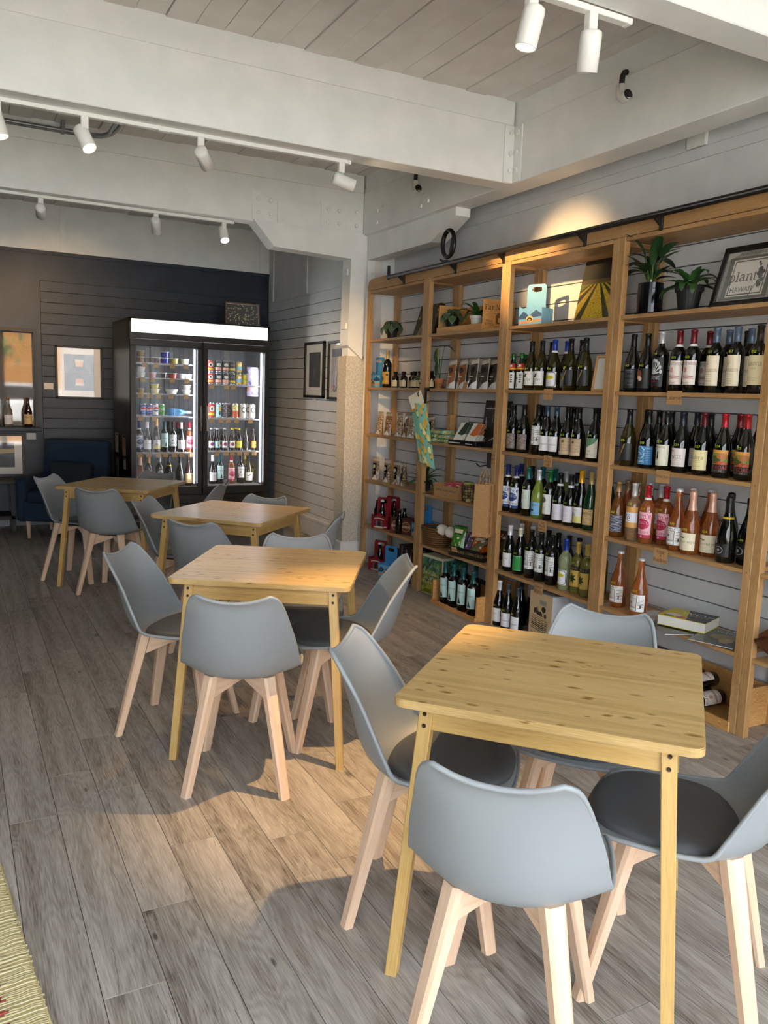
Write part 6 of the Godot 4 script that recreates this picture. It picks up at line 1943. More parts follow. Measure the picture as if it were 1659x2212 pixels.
	carrier("blue bottle carrier half hidden behind the wicker basket", spot(918, 4, 3.3, 0.12), OUT + 0.3, 0x3f8fd0, M.bluebox)
	im = new_img(256, 48, col(0x16120c))
	ink_text(im, "ALOHA BREWED | HAWAII'S BEER", 128, 24, 13, col(0xb8945c), "Droid Sans", true, 0.95)
	var tz := z_for(1006, 3.13, SHY[4] + 0.04)
	t = thing("snack_tray", "shallow black and kraft tray lettered BEER, heaped with snack bags", "tray", Vector3(3.125, SHY[4], tz), OUT + 0.22)
	part(t, "front_wall", slab(0.33, 0.07, 0.003), tex_mat(im, 0.7))
	part(t, "base", box2_mesh(Vector3(-0.165, 0, -0.22), Vector3(0.165, 0.003, -0.003)), M.kraft)
	part(t, "back_wall", box2_mesh(Vector3(-0.165, 0.003, -0.22), Vector3(0.165, 0.07, -0.217)), M.kraft)
	part(t, "side_wall", slab(0.214, 0.07, 0.003), tex_mat(im, 0.7), T(Vector3(0.165, 0, -0.11), RY(PI / 2)))
	part(t, "side_wall", box2_mesh(Vector3(-0.165, 0.003, -0.217), Vector3(-0.162, 0.07, -0.003)), M.kraft)
	var sm := pouch(0.12, 0.16, 0.05)
	var sn := [[-0.12, 0.05, -0.04, 0x3f8a2c, 0.1, -0.2, "green"], [-0.05, 0.03, -0.1, 0x7a58a0, 0.3, -0.7, "purple"], [0.0, 0.03, -0.05, 0x8a7a5c, -0.3, -0.9, "clear and brown"], [0.05, 0.03, -0.07, 0xd0581c, 0.5, -0.8, "orange"], [0.1, 0.05, -0.12, 0xc8501c, -0.2, -0.5, "deep orange"], [0.12, 0.05, -0.17, 0x6a4a2c, 0.2, -0.4, "brown"], [0.03, 0.05, -0.16, 0x2d4a22, 0.0, -0.4, "dark green"]]
	for i in sn.size():
		var q: Array = sn[i]
		im = new_img(64, 80, col(q[3]))
		r.seed = 60 + i
		for k in 22:
			ink_disc(im, r.randf() * 64, 20 + r.randf() * 56, r.randf_range(2, 6), r.randf_range(2, 6), col([0xe8d8b0, 0x3a2414, q[3], 0x6a8a3c][k % 4]))
		ink_rect(im, 12, 12, 40, 14, col(0xe8e0c0))
		single("snack_bag", "%s snack bag in the black beer tray" % q[6], "snack", sm, tex_mat(im, 0.2), t.transform * T(Vector3(q[0], q[1], q[2]), RY(q[4]) * Basis(Vector3.RIGHT, q[5])), "snack bags in the tray")
	kraft_card(["snacks"], "kraft price card pinned to the beer tray", t.transform * Vector3(-0.09, 0.035, 0.012), 0.055, 0.035, 0.3, OUT + 0.22)
	# floor: faceted wine carton and the crate of teal capped bottles
	im = new_img(160, 220, col(0x3f6a3c))
	r.seed = 14
	var G := []
	for i in 9:
		for j in 7:
			G.append(Vector2(j * 26.7 + r.randf_range(-8, 8) * float(j > 0 and j < 6), i * 27.5 + r.randf_range(-8, 8) * float(i > 0 and i < 8)))
	for i in 8:
		for j in 6:
			var g := i / 7.0
			for q in [[0, 1, 7], [1, 8, 7]]:
				var base := col(0x3f7a6a).lerp(col(0xb8b428), clampf(g + r.randf_range(-0.3, 0.3), 0, 1))
				base = base.darkened(r.randf() * 0.45) if r.randf() < 0.6 else base.lightened(r.randf() * 0.3)
				var o := i * 7 + j
				ink_poly(im, [G[o + q[0]], G[o + q[1]], G[o + q[2]]], base)
	M.facets = tex_mat(im, 0.5)
	var im2: Image = im.duplicate()
	for q in [["PRISMA", 100], ["SAUVIGNON", 126], ["BLANC", 152]]:
		ink_text(im2, q[0], 12, q[1], 21, col(0xeae6c4), "Droid Sans", false, 1.1)
	var zf := z_for(930, 3.14, 0.15)
	t = thing("wine_carton", "green faceted wine carton lettered PRISMA SAUVIGNON BLANC on the floor", "box", Vector3(3.15, 0, zf), OUT + 0.1)
	part(t, "carton_body", box2_mesh(Vector3(-0.125, 0, -0.22), Vector3(0.125, 0.3, -0.002), 1, 0.002), mat(0xd9d2b4, 0.7))
	part(t, "front_print", slab(0.236, 0.27, 0.001), tex_mat(im2, 0.5), T(Vector3(0, 0.012, 0.0)))
	part(t, "side_print", slab(0.2, 0.27, 0.001), M.facets, T(Vector3(0.1262, 0.012, -0.11), RY(PI / 2)))
	part(t, "top_flap", box2_mesh(Vector3(-0.12, 0.3, -0.215), Vector3(0.12, 0.303, -0.115)), mat(0x2a3028, 0.7))
	var z0 := z_for(944, 3.09, 0.05)
	var z1 := z_for(1040, 3.09, 0.05)
	crate("pine wine crate on the floor holding teal capped bottles", Vector3(3.17, 0, (z0 + z1) / 2), OUT, Vector3(z1 - z0, 0.17, 0.27), 0.03)
	for q in [[961, 3.1, 0], [979, 3.1, 0], [999, 3.1, 0], [1020, 3.1, 0], [983, 3.22, 0], [1003, 3.22, 0], [1026, 3.22, 0]]:
		bottle("teal", Vector3(q[1], 0.013, z_for(q[0], q[1], 0.1)), OUT + 0.15, "in the floor crate", "teal capped bottles in the crate")

# ---------------------------------------------------------------- drinks cooler
func cooler() -> void:
	var X0 := 1.518
	var X1 := 2.92
	var ZF := -8.1
	var ZB := -8.98
	var blk := mat(0x111214, 0.35)
	var t := thing("drinks_cooler", "tall black two-door glass drinks cooler with a lit white header", "cooler")
	part(t, "side_panel", box2_mesh(Vector3(X0, 0.02, ZB), Vector3(X0 + 0.05, 2.13, ZF), 1, 0.004), blk)
	part(t, "side_panel", box2_mesh(Vector3(X1 - 0.05, 0.02, ZB), Vector3(X1, 2.13, ZF), 1, 0.004), blk)
	part(t, "back_panel", box2_mesh(Vector3(X0, 0.02, ZB), Vector3(X1, 2.13, ZB + 0.05), 1), blk)
	part(t, "top_panel", box2_mesh(Vector3(X0, 2.09, ZB), Vector3(X1, 2.132, ZF), 0, 0.004), blk)
	part(t, "bottom_panel", box2_mesh(Vector3(X0, 0.02, ZB), Vector3(X1, 0.48, ZF - 0.02), 0), blk)
	part(t, "canopy", box2_mesh(Vector3(X0, 1.93, ZF - 0.12), Vector3(X1, 2.09, ZF - 0.004), 0), blk)
	var hp := part(t, "lit_header_panel", box2_mesh(Vector3(X0 + 0.02, 1.992, ZF - 0.003), Vector3(X1 - 0.02, 2.118, ZF + 0.004), 0, 0.003), glow(0xf4f8f2, 0.32))
	var lin := mat(0x6d7176, 0.5)
	part(t, "liner", box2_mesh(Vector3(X0 + 0.05, 0.48, -8.72), Vector3(X1 - 0.05, 1.93, -8.71), 1), lin)
	for i in 26:
		part(t, "liner_rib", box2_mesh(Vector3(X0 + 0.07 + i * 0.05, 0.48, -8.712), Vector3(X0 + 0.08 + i * 0.05, 1.93, -8.702), 1), lin)
	part(t, "liner_side", box2_mesh(Vector3(X0 + 0.05, 0.48, -8.72), Vector3(X0 + 0.056, 1.93, ZF - 0.05), 1), lin)
	part(t, "liner_side", box2_mesh(Vector3(X1 - 0.056, 0.48, -8.72), Vector3(X1 - 0.05, 1.93, ZF - 0.05), 1), lin)
	part(t, "liner_top", box2_mesh(Vector3(X0 + 0.05, 1.90, -8.72), Vector3(X1 - 0.05, 1.93, ZF - 0.05), 1), lin)
	part(t, "grille", box2_mesh(Vector3(X0, 0.06, ZF - 0.03), Vector3(X1, 0.42, ZF - 0.005), 0, 0.004), blk)
	for i in 9:
		part(t, "grille_slot", box2_mesh(Vector3(X0 + 0.15, 0.12 + i * 0.03, ZF - 0.006), Vector3(X1 - 0.35, 0.13 + i * 0.03, ZF - 0.002), 0), mat(0x050506, 0.6))
	part(t, "lock", lathe_mesh([Vector2(0.012, 0), Vector2(0.012, 0.006), Vector2(0, 0.007)], 12, false), mat(0xb0b0b0, 0.3, 0.8), T(Vector3(2.71, 0.385, ZF - 0.005), Basis(Vector3.RIGHT, PI / 2)))
	var levels := [[1.714, 1.572, 1.418, 1.198, 0.839, 0.494], [1.53, 1.187, 0.854, 0.509]]
	var gx := [[1.575, 2.172], [2.275, 2.868]]
	for d in 2:
		var a: float = [X0, 2.222][d] + 0.002
		var b: float = [2.216, X1][d] - 0.002
		var dr := part(t, "door", box2_mesh(Vector3(a, 1.868, ZF - 0.03), Vector3(b, 1.935, ZF + 0.025), 0, 0.004), blk)
		part(dr, "door_rail", box2_mesh(Vector3(a, 0.43, ZF - 0.03), Vector3(b, 0.505, ZF + 0.025), 0, 0.004), blk)
		part(dr, "door_stile", box2_mesh(Vector3(a, 0.505, ZF - 0.03), Vector3(gx[d][0], 1.868, ZF + 0.025), 1, 0.004), blk)
		part(dr, "door_stile", box2_mesh(Vector3(gx[d][1], 0.505, ZF - 0.03), Vector3(b, 1.868, ZF + 0.025), 1, 0.004), blk)
		part(dr, "pane", box2_mesh(Vector3(gx[d][0], 0.505, ZF - 0.004), Vector3(gx[d][1], 1.868, ZF + 0.002), 0), glass(0xffffff, 0.02))
		var hx: float = [2.19, 2.25][d]
		part(dr, "handle", box2_mesh(Vector3(hx - 0.008, 1.06, ZF + 0.04), Vector3(hx + 0.02, 1.315, ZF + 0.052), 1, 0.004), mat(0xb9aea2, 0.15, 0.9))
		part(dr, "handle_post", box2_mesh(Vector3(hx - 0.004, 1.075, ZF + 0.02), Vector3(hx + 0.016, 1.10, ZF + 0.045), 1), mat(0xb9aea2, 0.15, 0.9))
		part(dr, "handle_post", box2_mesh(Vector3(hx - 0.004, 1.275, ZF + 0.02), Vector3(hx + 0.016, 1.30, ZF + 0.045), 1), mat(0xb9aea2, 0.15, 0.9))
		for y in levels[d]:
			for k in 8:
				part(t, "shelf_wire", box2_mesh(Vector3(a + 0.06, y - 0.006, -8.66 + k * 0.06), Vector3(b - 0.06, y - 0.001, -8.655 + k * 0.06), 0), mat(0xb9bcc0, 0.4, 0.3))
			part(t, "shelf_front", box2_mesh(Vector3(a + 0.06, y - 0.012, -8.185), Vector3(b - 0.06, y, -8.178), 0), mat(0xb9bcc0, 0.4, 0.3))
		# led strip down the right side of each door opening
		var lx: float = [2.157, 2.852][d]
		part(t, "led_strip", box2_mesh(Vector3(lx - 0.006, 0.53, -8.16), Vector3(lx + 0.008, 1.86, -8.145), 1), glow(0xf2f6ff, 1.6))
		for sgn in [1.0, -1.0]:
			if d == 1 and sgn < 0:
				continue
			var al := AreaLight3D.new()
			al.name = "led_light"
			al.area_size = Vector2(0.05, 1.25)
			al.light_energy = 0.09
			al.light_color = col(0xf0f5ff)
			al.shadow_enabled = true
			al.area_range = 6.0
			t.add_child(al, true)
			al.transform = Transform3D(Basis.looking_at(Vector3(-sgn, 0, -0.35).normalized(), Vector3.UP), Vector3(lx - 0.02 * sgn + (0.04 if sgn < 0 else 0.0), 1.2, -8.19))
	# header light
	var hl := AreaLight3D.new()
	hl.name = "header_light"
	hl.area_size = Vector2(1.34, 0.12)
	hl.light_energy = 0.12
	hl.light_color = col(0xf4f8f2)
	hl.shadow_enabled = true
	hl.area_range = 12.0
	t.add_child(hl, true)
	hl.transform = Transform3D(Basis.looking_at(Vector3(0, -0.15, 1).normalized(), Vector3.UP), Vector3(2.22, 2.055, ZF + 0.012))
	# papers on the side
	for q in [[-8.80, 0.80, 0.16, 0.2, 0xb9b4a6], [-8.40, 0.79, 0.17, 0.21, 0xa88a5c], [-8.80, 0.55, 0.15, 0.2, 0x8f8f8c], [-8.38, 0.66, 0.12, 0.11, 0xb8a898]]:
		var im := new_img(64, 80, col(q[4]))
		for k in 9:
			ink_rect(im, 8, 12 + k * 7, 30 + (k * 17) % 20, 2, col(q[4]).darkened(0.4))
		ink_rect(im, 8, 4, 46, 5, col(q[4]).darkened(0.7))
		part(t, "notice", slab(q[2], q[3], 0.001), tex_mat(im, 0.8), T(Vector3(X0 - 0.002, q[1], q[0]), RY(-PI / 2)))
	cooler_goods(levels)

func ck(v: float) -> float:
	return 230.0 + v / 4.484
func cooler_bottle(kind: String, v: float, y: float, z: float, place: String) -> void:
	bottle(kind, Vector3(x_for(ck(v), y + 0.08, z), y, z), 0.15, place, "bottles in the drinks cooler")
func can(cellno: int, v: float, y: float, z: float, tall: bool, label: String) -> void:
	var sh := "tallcan" if tall else "can"
	var t := thing("drink_can", label, "can", Vector3(x_for(ck(v), y + 0.06, z), y, z), 0.1, "cans in the drinks cooler")
	part(t, "can_body", shape(sh), mat(0xc4c6c8, 0.25, 0.8))
	part(t, "printed_wrap", label_wrap(sh, 0.012, 0.144 if tall else 0.108, cell_uv(cellno), 1.6), M.labels)
func tub(v: float, y: float, z: float, r0: float, r1: float, h: float, m: Material, label: String, lid: Material = null) -> void:
	var t := thing("food_tub", label, "tub", Vector3(x_for(ck(v), y + h / 2, z), y, z), 0.0, "food tubs in the drinks cooler")
	part(t, "tub_body", lathe_mesh([Vector2(0, 0), Vector2(r0, 0.0), Vector2(r1, h), Vector2(r1 - 0.004, h), Vector2(0, h - 0.008)], 18, false), m)
	part(t, "lid", lathe_mesh([Vector2(0, h), Vector2(r1 + 0.003, h), Vector2(r1 + 0.003, h + 0.006), Vector2(0, h + 0.007)], 18, false), lid if lid else mat(0xd0d4d6, 0.2))
func cooler_goods(levels: Array) -> void:
	var L: Array = levels[0]
	var R: Array = levels[1]
	var z := -8.27
	var p := "on the cooler's %s shelf"
	for q in [[330, 0x8a6a3c, "amber jar"], [430, 0x4a3a30, "brown jar"], [490, 0x5a4a44, "dark bowl"], [565, 0x2438b0, "bright blue tub"], [655, 0xb0a03a, "yellow jar"], [760, 0xc9d0b4, "pale green jar"]]:
		tub(q[0], L[0], z, 0.034, 0.04, 0.05, mat(q[1], 0.2), "%s on the cooler's top left shelf, lower of two" % q[2] if q[0] in [330, 565] else "%s on the cooler's top left shelf" % q[2])
		if q[0] in [330, 565]:
			tub(q[0], L[0] + 0.058, z, 0.034, 0.04, 0.05, mat(q[1], 0.2), "%s on the cooler's top left shelf, upper of two" % q[2])
	for q in [[330, 0xdcdcd4, "white tub"], [440, 0xc8a0a8, "pink tub"], [545, 0x3a3438, "dark tub"], [640, 0xa03c2c, "red berry tub"], [720, 0x9aa0a0, "clear tub"], [790, 0xd8d8d4, "small white tub"]]:
		tub(q[0], L[1], z, 0.036, 0.045, 0.045, mat(q[1], 0.25), "%s on the cooler's second left shelf" % q[2])
	tub(330, L[1] + 0.053, z, 0.036, 0.045, 0.045, mat(0xdcdcd4, 0.25), "upper white tub stacked on the cooler's second left shelf")
	for q in [[335, 0xb89a50, "gold lidded jar", 0.03], [465, 0xcfc78a, "pale yellow bowl", 0.05], [630, 0xdfe2e2, "white oval tray", 0.06], [775, 0xbab4ae, "grey bowl", 0.045]]:
		tub(q[0], L[2], z, q[3] * 0.75, q[3], 0.04, mat(q[1], 0.25), "%s on the cooler's third left shelf" % q[2])
	tub(465, L[2] + 0.048, z, 0.034, 0.045, 0.04, mat(0xcfc050, 0.25), "yellow bowl stacked on the pale yellow one")
	tub(775, L[2] + 0.048, z, 0.034, 0.045, 0.04, mat(0xa8a09a, 0.25), "grey bowl stacked on another grey bowl")
	can(40, 352, L[3], z, false, "blue soda can with a round emblem, outer of two in the cooler")
	can(40, 412, L[3], z, false, "blue soda can with a round emblem beside the white can")
	can(41, 472, L[3], z, false, "white soda can with a red and blue emblem")
	can(42, 532, L[3], z, false, "green soda can in the cooler")
	var wb := bottle("skyblue", Vector3(x_for(ck(590), L[3] + 0.04, z), L[3] + 0.041, z), 0, "lying down in the cooler", "bottles in the drinks cooler")
	wb.basis = Basis(Vector3.BACK, -PI / 2) * Basis.from_scale(Vector3(0.9, 0.82, 0.9))
	(wb.get_node("glass_body") as MeshInstance3D).material_override = glass(0x6ab8e0, 0.4, true)
	(wb.get_node("label") as MeshInstance3D).mesh = label_wrap("burg", 0.03, 0.13, cell_uv(53), 1.5)
	wb.set_meta("label", "blue plastic water bottle lying on its side in the cooler")
	for q in [["litre_blue", 318], ["whitecap", 395], ["yellowcap", 485], ["teal", 562], ["banner", 643], ["whitecap", 724], ["litre_pink", 805]]:
		cooler_bottle(q[0], q[1], L[4], z, p % "fifth left")
	for q in [["redcap", 690], ["redcap", 745], ["banner", 600]]:
		cooler_bottle(q[0], q[1], L[4], -8.4, p % "fifth left")
	for q in [["bubbly", 328], ["goldsun", 410], ["etched", 515], ["fizz", 605], ["greytext", 712], ["brownwine", 795]]:
		cooler_bottle(q[0], q[1], L[5], z, p % "bottom left")
	for k in 2:
		var y: float = R[0] + 0.123 * k
		for q in [[1003, 50, "red and white"], [1080, 43, "black and pink"], [1150, 43, "black and pink"], [1217, 44, "charcoal and yellow"], [1280, 45, "yellow and blue"]]:
			can(q[1], q[0], y, z, false, "%s beer can in the %s row of the cooler's top right shelf" % [q[2], ["lower", "upper"][k]])
	can(51, 1345, R[0], z, false, "single yellow-green can on the cooler's top right shelf")
	for q in [[1015, 50, true, "tall red can"], [1083, 46, true, "tall pale blue can"], [1138, 48, true, "tall dark violet can"], [1180, 48, true, "tall dark violet can"], [1245, 47, true, "tall red and cream can"], [1318, 49, true, "tall grey emblem can"], [1360, 49, true, "tall grey emblem can"], [1410, 49, true, "tall grey emblem can"]]:
		can(q[1], q[0], R[1], z - (0.075 if q[0] in [1180, 1360] else 0.0), q[2], q[3] + " on the cooler's second right shelf")
	for q in [[1015, 52, 0xb8b8b8], [1072, 46, 0xb8b8b8], [1143, 52, 0xb8b8b8], [1215, 52, 0xd8c020], [1282, 51, 0xd8c020], [1348, 19, 0x303030], [1423, 39, 0x303030], [1050, 46, 0xa0a0a0], [1110, 52, 0xa0a0a0], [1250, 51, 0xd8c020]]:
		var rear: bool = q[0] in [1050, 1110, 1250]
		var zz := -8.38 if rear else z
		var t := thing("beer_bottle", "brown beer bottle with a %s label on the cooler's third right shelf" % {52: "red round", 46: "pale blue", 51: "lime", 19: "black", 39: "orange"}[q[1]], "bottle", Vector3(x_for(ck(q[0]), R[2] + 0.08, zz), R[2], zz), 0.1, "bottles in the drinks cooler")
		part(t, "glass_body", shape("beer"), M.g_beer)
		part(t, "cap", sleeve("beer", 0.2165, 9.0), mat(q[2], 0.4))
		part(t, "label", label_wrap("beer", 0.03, 0.1, cell_uv(q[1]), 1.3), M.labels)
	for q in [["whitecap", 1028], ["teal", 1098], ["litre_pink", 1207], ["banner", 1298], ["decoy", 1375]]:
		cooler_bottle(q[0], q[1], R[3], z, p % "bottom right")
	for q in [["star", 1340], ["star", 1432]]:
		cooler_bottle(q[0], q[1], R[3], -8.42, p % "bottom right")
	var im := new_img(64, 96, col(0xb8b0d0))
	for k in 30:
		ink_disc(im, fmod(k * 23.7, 64), 20 + fmod(k * 17.3, 70), 5, 5, col([0x8a7ab8, 0xd6cfe4, 0x6a5aa0, 0xd88a6a][k % 4]))
	single("lilac_bag", "lilac printed bag hanging inside the cooler's right door", "bag", pouch(0.14, 0.3, 0.03), tex_mat(im, 0.3), T(Vector3(x_for(ck(1420), 1.5, -8.22), 1.42, -8.22), RY(0.1)))
	var tags := [[0, [370, 480, 640, 770]], [1, [350, 445, 640, 780]], [2, [330, 420, 505, 625, 770]], [3, [330, 465]], [4, [330, 410, 505, 575, 660, 730, 815]]]
	var tm := mat(0xb99764, 0.8)
	var mesh := slab(0.05, 0.042, 0.0015)
	for q in tags:
		for v in q[1]:
			var y: float = L[q[0]] - 0.045
			single("price_tag", "small kraft price tag clipped to a left shelf of the cooler", "tag", mesh, tm, T(Vector3(x_for(ck(v), y, -8.17), y, -8.17)), "price tags in the cooler's left half")
	for q in [[0, [1020, 1165, 1230]], [1, [1020, 1110, 1180, 1260, 1395]], [2, [1070, 1160, 1220, 1290, 1355, 1430]]]:
		for v in q[1]:
			var y: float = R[q[0]] - 0.045
			single("price_tag", "small kraft price tag clipped to a right shelf of the cooler", "tag", mesh, tm, T(Vector3(x_for(ck(v), y, -8.17), y, -8.17)), "price tags in the cooler's right half")

# ---------------------------------------------------------------- far corner: armchair, pictures, window ledge
func framed(label: String, at: Vector3, b: Basis, w: float, h: float, fw: float, im: Image, matw: float, frame_m: Material) -> void:
	var t := thing("framed_picture", label, "picture", at)
	t.basis = b
	part(t, "mat_board", slab(w - fw, h - fw, 0.004), mat(0xe6e2d8, 0.7), T(Vector3(0, fw / 2, 0.006)))
	part(t, "print", slab(w - 2 * fw - 2 * matw, h - 2 * fw - 2 * matw, 0.001), tex_mat(im, 0.5), T(Vector3(0, fw + matw, 0.0075)))
	for s in [-1.0, 1.0]:
		part(t, "frame_side", box_mesh(Vector3(fw, h, 0.03), 1, 0.002), frame_m, T(Vector3(s * (w - fw) / 2, h / 2, 0.01)))
		part(t, "frame_rail", box_mesh(Vector3(w, fw, 0.03), 0, 0.002), frame_m, T(Vector3(0, h / 2 + s * (h - fw) / 2, 0.01)))
	part(t, "pane", box_mesh(Vector3(w - fw, h - fw, 0.002)), glass(0xffffff, 0.04), T(Vector3(0, h / 2, 0.014)))
func cushion(w: float, h: float, d: float, r: float) -> ArrayMesh:       # rounded block
	var st := mb()
	st.set_smooth_group(0)
	var n := 10
	var hs := Vector3(w, h, d) * 0.5
	for ax in 3:
		for sg in [-1.0, 1.0]:
			for i in n:
				for j in n:
					var P := []
					for q in [[0, 1], [1, 1], [1, 0], [0, 0]]:
						var c := Vector3.ZERO
						c[ax] = sg
						c[(ax + 1) % 3] = -1.0 + 2.0 * (i + q[0]) / n
						c[(ax + 2) % 3] = -1.0 + 2.0 * (j + q[1]) / n
						var inner := (c * hs).clamp(-(hs - Vector3.ONE * r), hs - Vector3.ONE * r)
						var dlt := c * hs - inner
						P.append(inner + (dlt.normalized() * minf(r, dlt.length()) if dlt.length() > 0.0001 else Vector3.ZERO))
					if sg < 0:
						P.reverse()
					quad(st, P[0], P[1], P[2], P[3])
	return done(st, true)
func back_corner() -> void:
	var navy := tex_mat(mottle(128, 128, 401, col(0x16283c), col(0x1e3248), 0.15, 0.8), 0.9, Vector2(4, 4))
	var t := thing("armchair", "navy upholstered armchair with round wooden legs under the framed photograph", "armchair", Vector3(0.985, 0, -8.50), deg_to_rad(-28))
	part(t, "seat_base", cushion(0.62, 0.2, 0.7, 0.03), navy, T(Vector3(0, 0.27, 0.0)))
	part(t, "seat_cushion", cushion(0.52, 0.14, 0.6, 0.05), navy, T(Vector3(0, 0.41, 0.06)))
	part(t, "backrest", cushion(0.66, 0.58, 0.16, 0.05), navy, T(Vector3(0, 0.64, -0.30), Basis(Vector3.RIGHT, -0.1)))
	part(t, "lumbar_cushion", cushion(0.44, 0.26, 0.12, 0.05), mat(0x1f2c34, 0.9), T(Vector3(-0.02, 0.58, -0.17), Basis(Vector3.RIGHT, -0.2)))
	for s in [-1.0, 1.0]:
		part(t, "armrest", cushion(0.1, 0.42, 0.7, 0.045), navy, T(Vector3(s * 0.31, 0.375, 0.0)))
		for k in [-1.0, 1.0]:
			part(t, "leg", lathe_mesh([Vector2(0, 0), Vector2(0.014, 0), Vector2(0.024, 0.18), Vector2(0, 0.18)], 14), M.beech, T(Vector3(s * 0.27, 0, k * 0.26)))
	# pictures
	var im := new_img(128, 160, col(0x2c2a28))
	ink_poly(im, [Vector2(0, 0), Vector2(44, 0), Vector2(34, 60), Vector2(0, 80)], col(0x4a4844))
	ink_poly(im, [Vector2(84, 0), Vector2(128, 0), Vector2(128, 86), Vector2(90, 66)], col(0x57524e))
	ink_rect(im, 0, 78, 128, 3, col(0x8a8070))
	for s in [0, 1]:
		var m := 1.0 if s == 0 else -1.0
		ink_poly(im, [Vector2(46, 80 - m * 58), Vector2(84, 80 - m * 58), Vector2(80, 80 - m * 26), Vector2(50, 80 - m * 26)], col(0xd9c9a0))
		ink_poly(im, [Vector2(47, 80 - m * 46), Vector2(83, 80 - m * 46), Vector2(80, 80 - m * 26), Vector2(50, 80 - m * 26)], col(0xd8962a))
		ink_poly(im, [Vector2(56, 80 - m * 24), Vector2(74, 80 - m * 24), Vector2(70, 80 - m * 6), Vector2(60, 80 - m * 6)], col(0x141210))
	framed("black framed photograph of a mirrored amber glass with wide white mat, above the armchair", Vector3(1.211, 1.33, -9.198), Basis.IDENTITY, 0.47, 0.547, 0.022, im, 0.065, M.black)
	im = new_img(96, 160, col(0x08080a))
	ink_disc(im, 48, 100, 14, 40, col(0x24242c))
	ink_disc(im, 46, 92, 6, 22, col(0x55565e))
	ink_disc(im, 48, 140, 24, 18, col(0x1a1a18))
	framed("black framed picture of a dim figure on black, on the slat wall", Vector3(3.298, 1.43, -7.775), RY(-PI / 2), 0.5, 0.56, 0.025, im, 0.08, M.black)
	im = new_img(96, 160, col(0xb8bcc4))
	for k in 60:
		var x := fmod(k * 29.3, 96)
		ink_rect(im, x, fmod(k * 13.7, 60) + (60 if k % 3 else 0), 3, 30 + fmod(k * 7.0, 60), col([0xe8ecf0, 0x9aa0b8, 0xcdd4dc, 0x7a80a0][k % 4]))
	ink_rect(im, 0, 0, 96, 30, col(0x6a7088))
	for k in 24:
		ink_disc(im, fmod(k * 17.0, 96), 140 + fmod(k * 5.0, 18), 5, 5, col([0xb86a60, 0x5a7a9a, 0xd8d4cc][k % 3]))
	framed("black framed pale fountain picture beside the column", Vector3(3.298, 1.42, -7.175), RY(-PI / 2), 0.5, 0.56, 0.025, im, 0.05, M.black)
	im = new_img(128, 128, col(0x24344a))
	ink_poly(im, [Vector2(0, 40), Vector2(128, 30), Vector2(128, 52), Vector2(0, 66)], col(0xb59a5c))
	ink_rect(im, 0, 66, 128, 62, col(0x1c2836))
	ink_poly(im, [Vector2(0, 60), Vector2(40, 60), Vector2(48, 128), Vector2(0, 128)], col(0x9fb4bc))  # pale reflection on the glass, painted into the print
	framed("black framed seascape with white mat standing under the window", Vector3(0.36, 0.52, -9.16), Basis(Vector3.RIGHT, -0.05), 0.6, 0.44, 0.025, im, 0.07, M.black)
	im = new_img(128, 88, col(0x0c0b08))
	for k in 150:
		var a := k * 0.61
		var rr := 10.0 + fmod(k * 7.3, 46)
		if sin(a) > -0.35 or rr > 26:
			ink_disc(im, 64 + cos(a) * rr * 1.2, 40 + sin(a) * rr * 0.8, 2.2, 2.2, col([0xd8c878, 0x9a8c4a, 0xf0e8b0, 0x5a5230][k % 4]))
	framed("small dark framed print of gold dots standing on top of the cooler", Vector3(2.80, 2.133, -8.62), Basis(Vector3.RIGHT, -0.1), 0.38, 0.27, 0.012, im, 0.004, mat(0x7a5a44, 0.5))
	for q in [["small white caption card beside the mirrored glass photograph", Vector3(0.91, 1.42, -9.197), Basis.IDENTITY], ["small white caption card under the window ledge", Vector3(0.73, 0.90, -9.197), Basis.IDENTITY], ["small white caption card under the dim figure picture", Vector3(3.296, 1.35, -7.78), RY(-PI / 2)], ["small white caption card under the fountain picture", Vector3(3.296, 1.34, -7.15), RY(-PI / 2)]]:
		single("caption_card", q[0], "card", slab(0.09, 0.065, 0.002), mat(0xd8d4cc, 0.7), T(q[1], q[2]), "caption cards")
	# low black stand under the window
	t = thing("side_table", "low black open side table under the window beside the armchair", "table", Vector3(0.22, 0, -9.0), 0.0)
	part(t, "tabletop", box2_mesh(Vector3(-0.32, 0.48, -0.18), Vector3(0.32, 0.51, 0.18), 0, 0.003), mat(0x2a2320, 0.5))
	part(t, "lower_shelf", box2_mesh(Vector3(-0.32, 0.12, -0.18), Vector3(0.32, 0.16, 0.18), 0, 0.003), mat(0x161413, 0.5))
	for s in [-1.0, 1.0]:
		for k in [-1.0, 1.0]:
			part(t, "leg", box2_mesh(Vector3(s * 0.30 - 0.02, 0, k * 0.16 - 0.02), Vector3(s * 0.30 + 0.02, 0.48, k * 0.16 + 0.02), 1), M.black)
	var bb := struct("baseboard_back", box2_mesh(Vector3(-3.0, 0, -9.2), Vector3(3.27, 0.12, -9.185), 0, 0.003), mat(0x9fa3a4, 0.6))
	# bottles on the window ledge
	bottle("clearwine", Vector3(0.515, 1.03, -9.12), 0.1, "standing on the window ledge")
	bottle("brownwine", Vector3(0.70, 1.03, -9.12), 0.1, "standing on the window ledge")
	bottle("blackcap", Vector3(0.40, 1.03, -9.12), 0.1, "at the window ledge")
	# black box behind the window; its paint stands in for an unlit room
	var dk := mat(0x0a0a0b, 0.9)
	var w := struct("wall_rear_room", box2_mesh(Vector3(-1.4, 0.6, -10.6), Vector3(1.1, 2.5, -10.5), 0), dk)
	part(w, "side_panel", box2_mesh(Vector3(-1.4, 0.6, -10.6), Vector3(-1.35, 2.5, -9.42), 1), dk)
	part(w, "side_panel", box2_mesh(Vector3(1.05, 0.6, -10.6), Vector3(1.1, 2.5, -9.42), 1), dk)
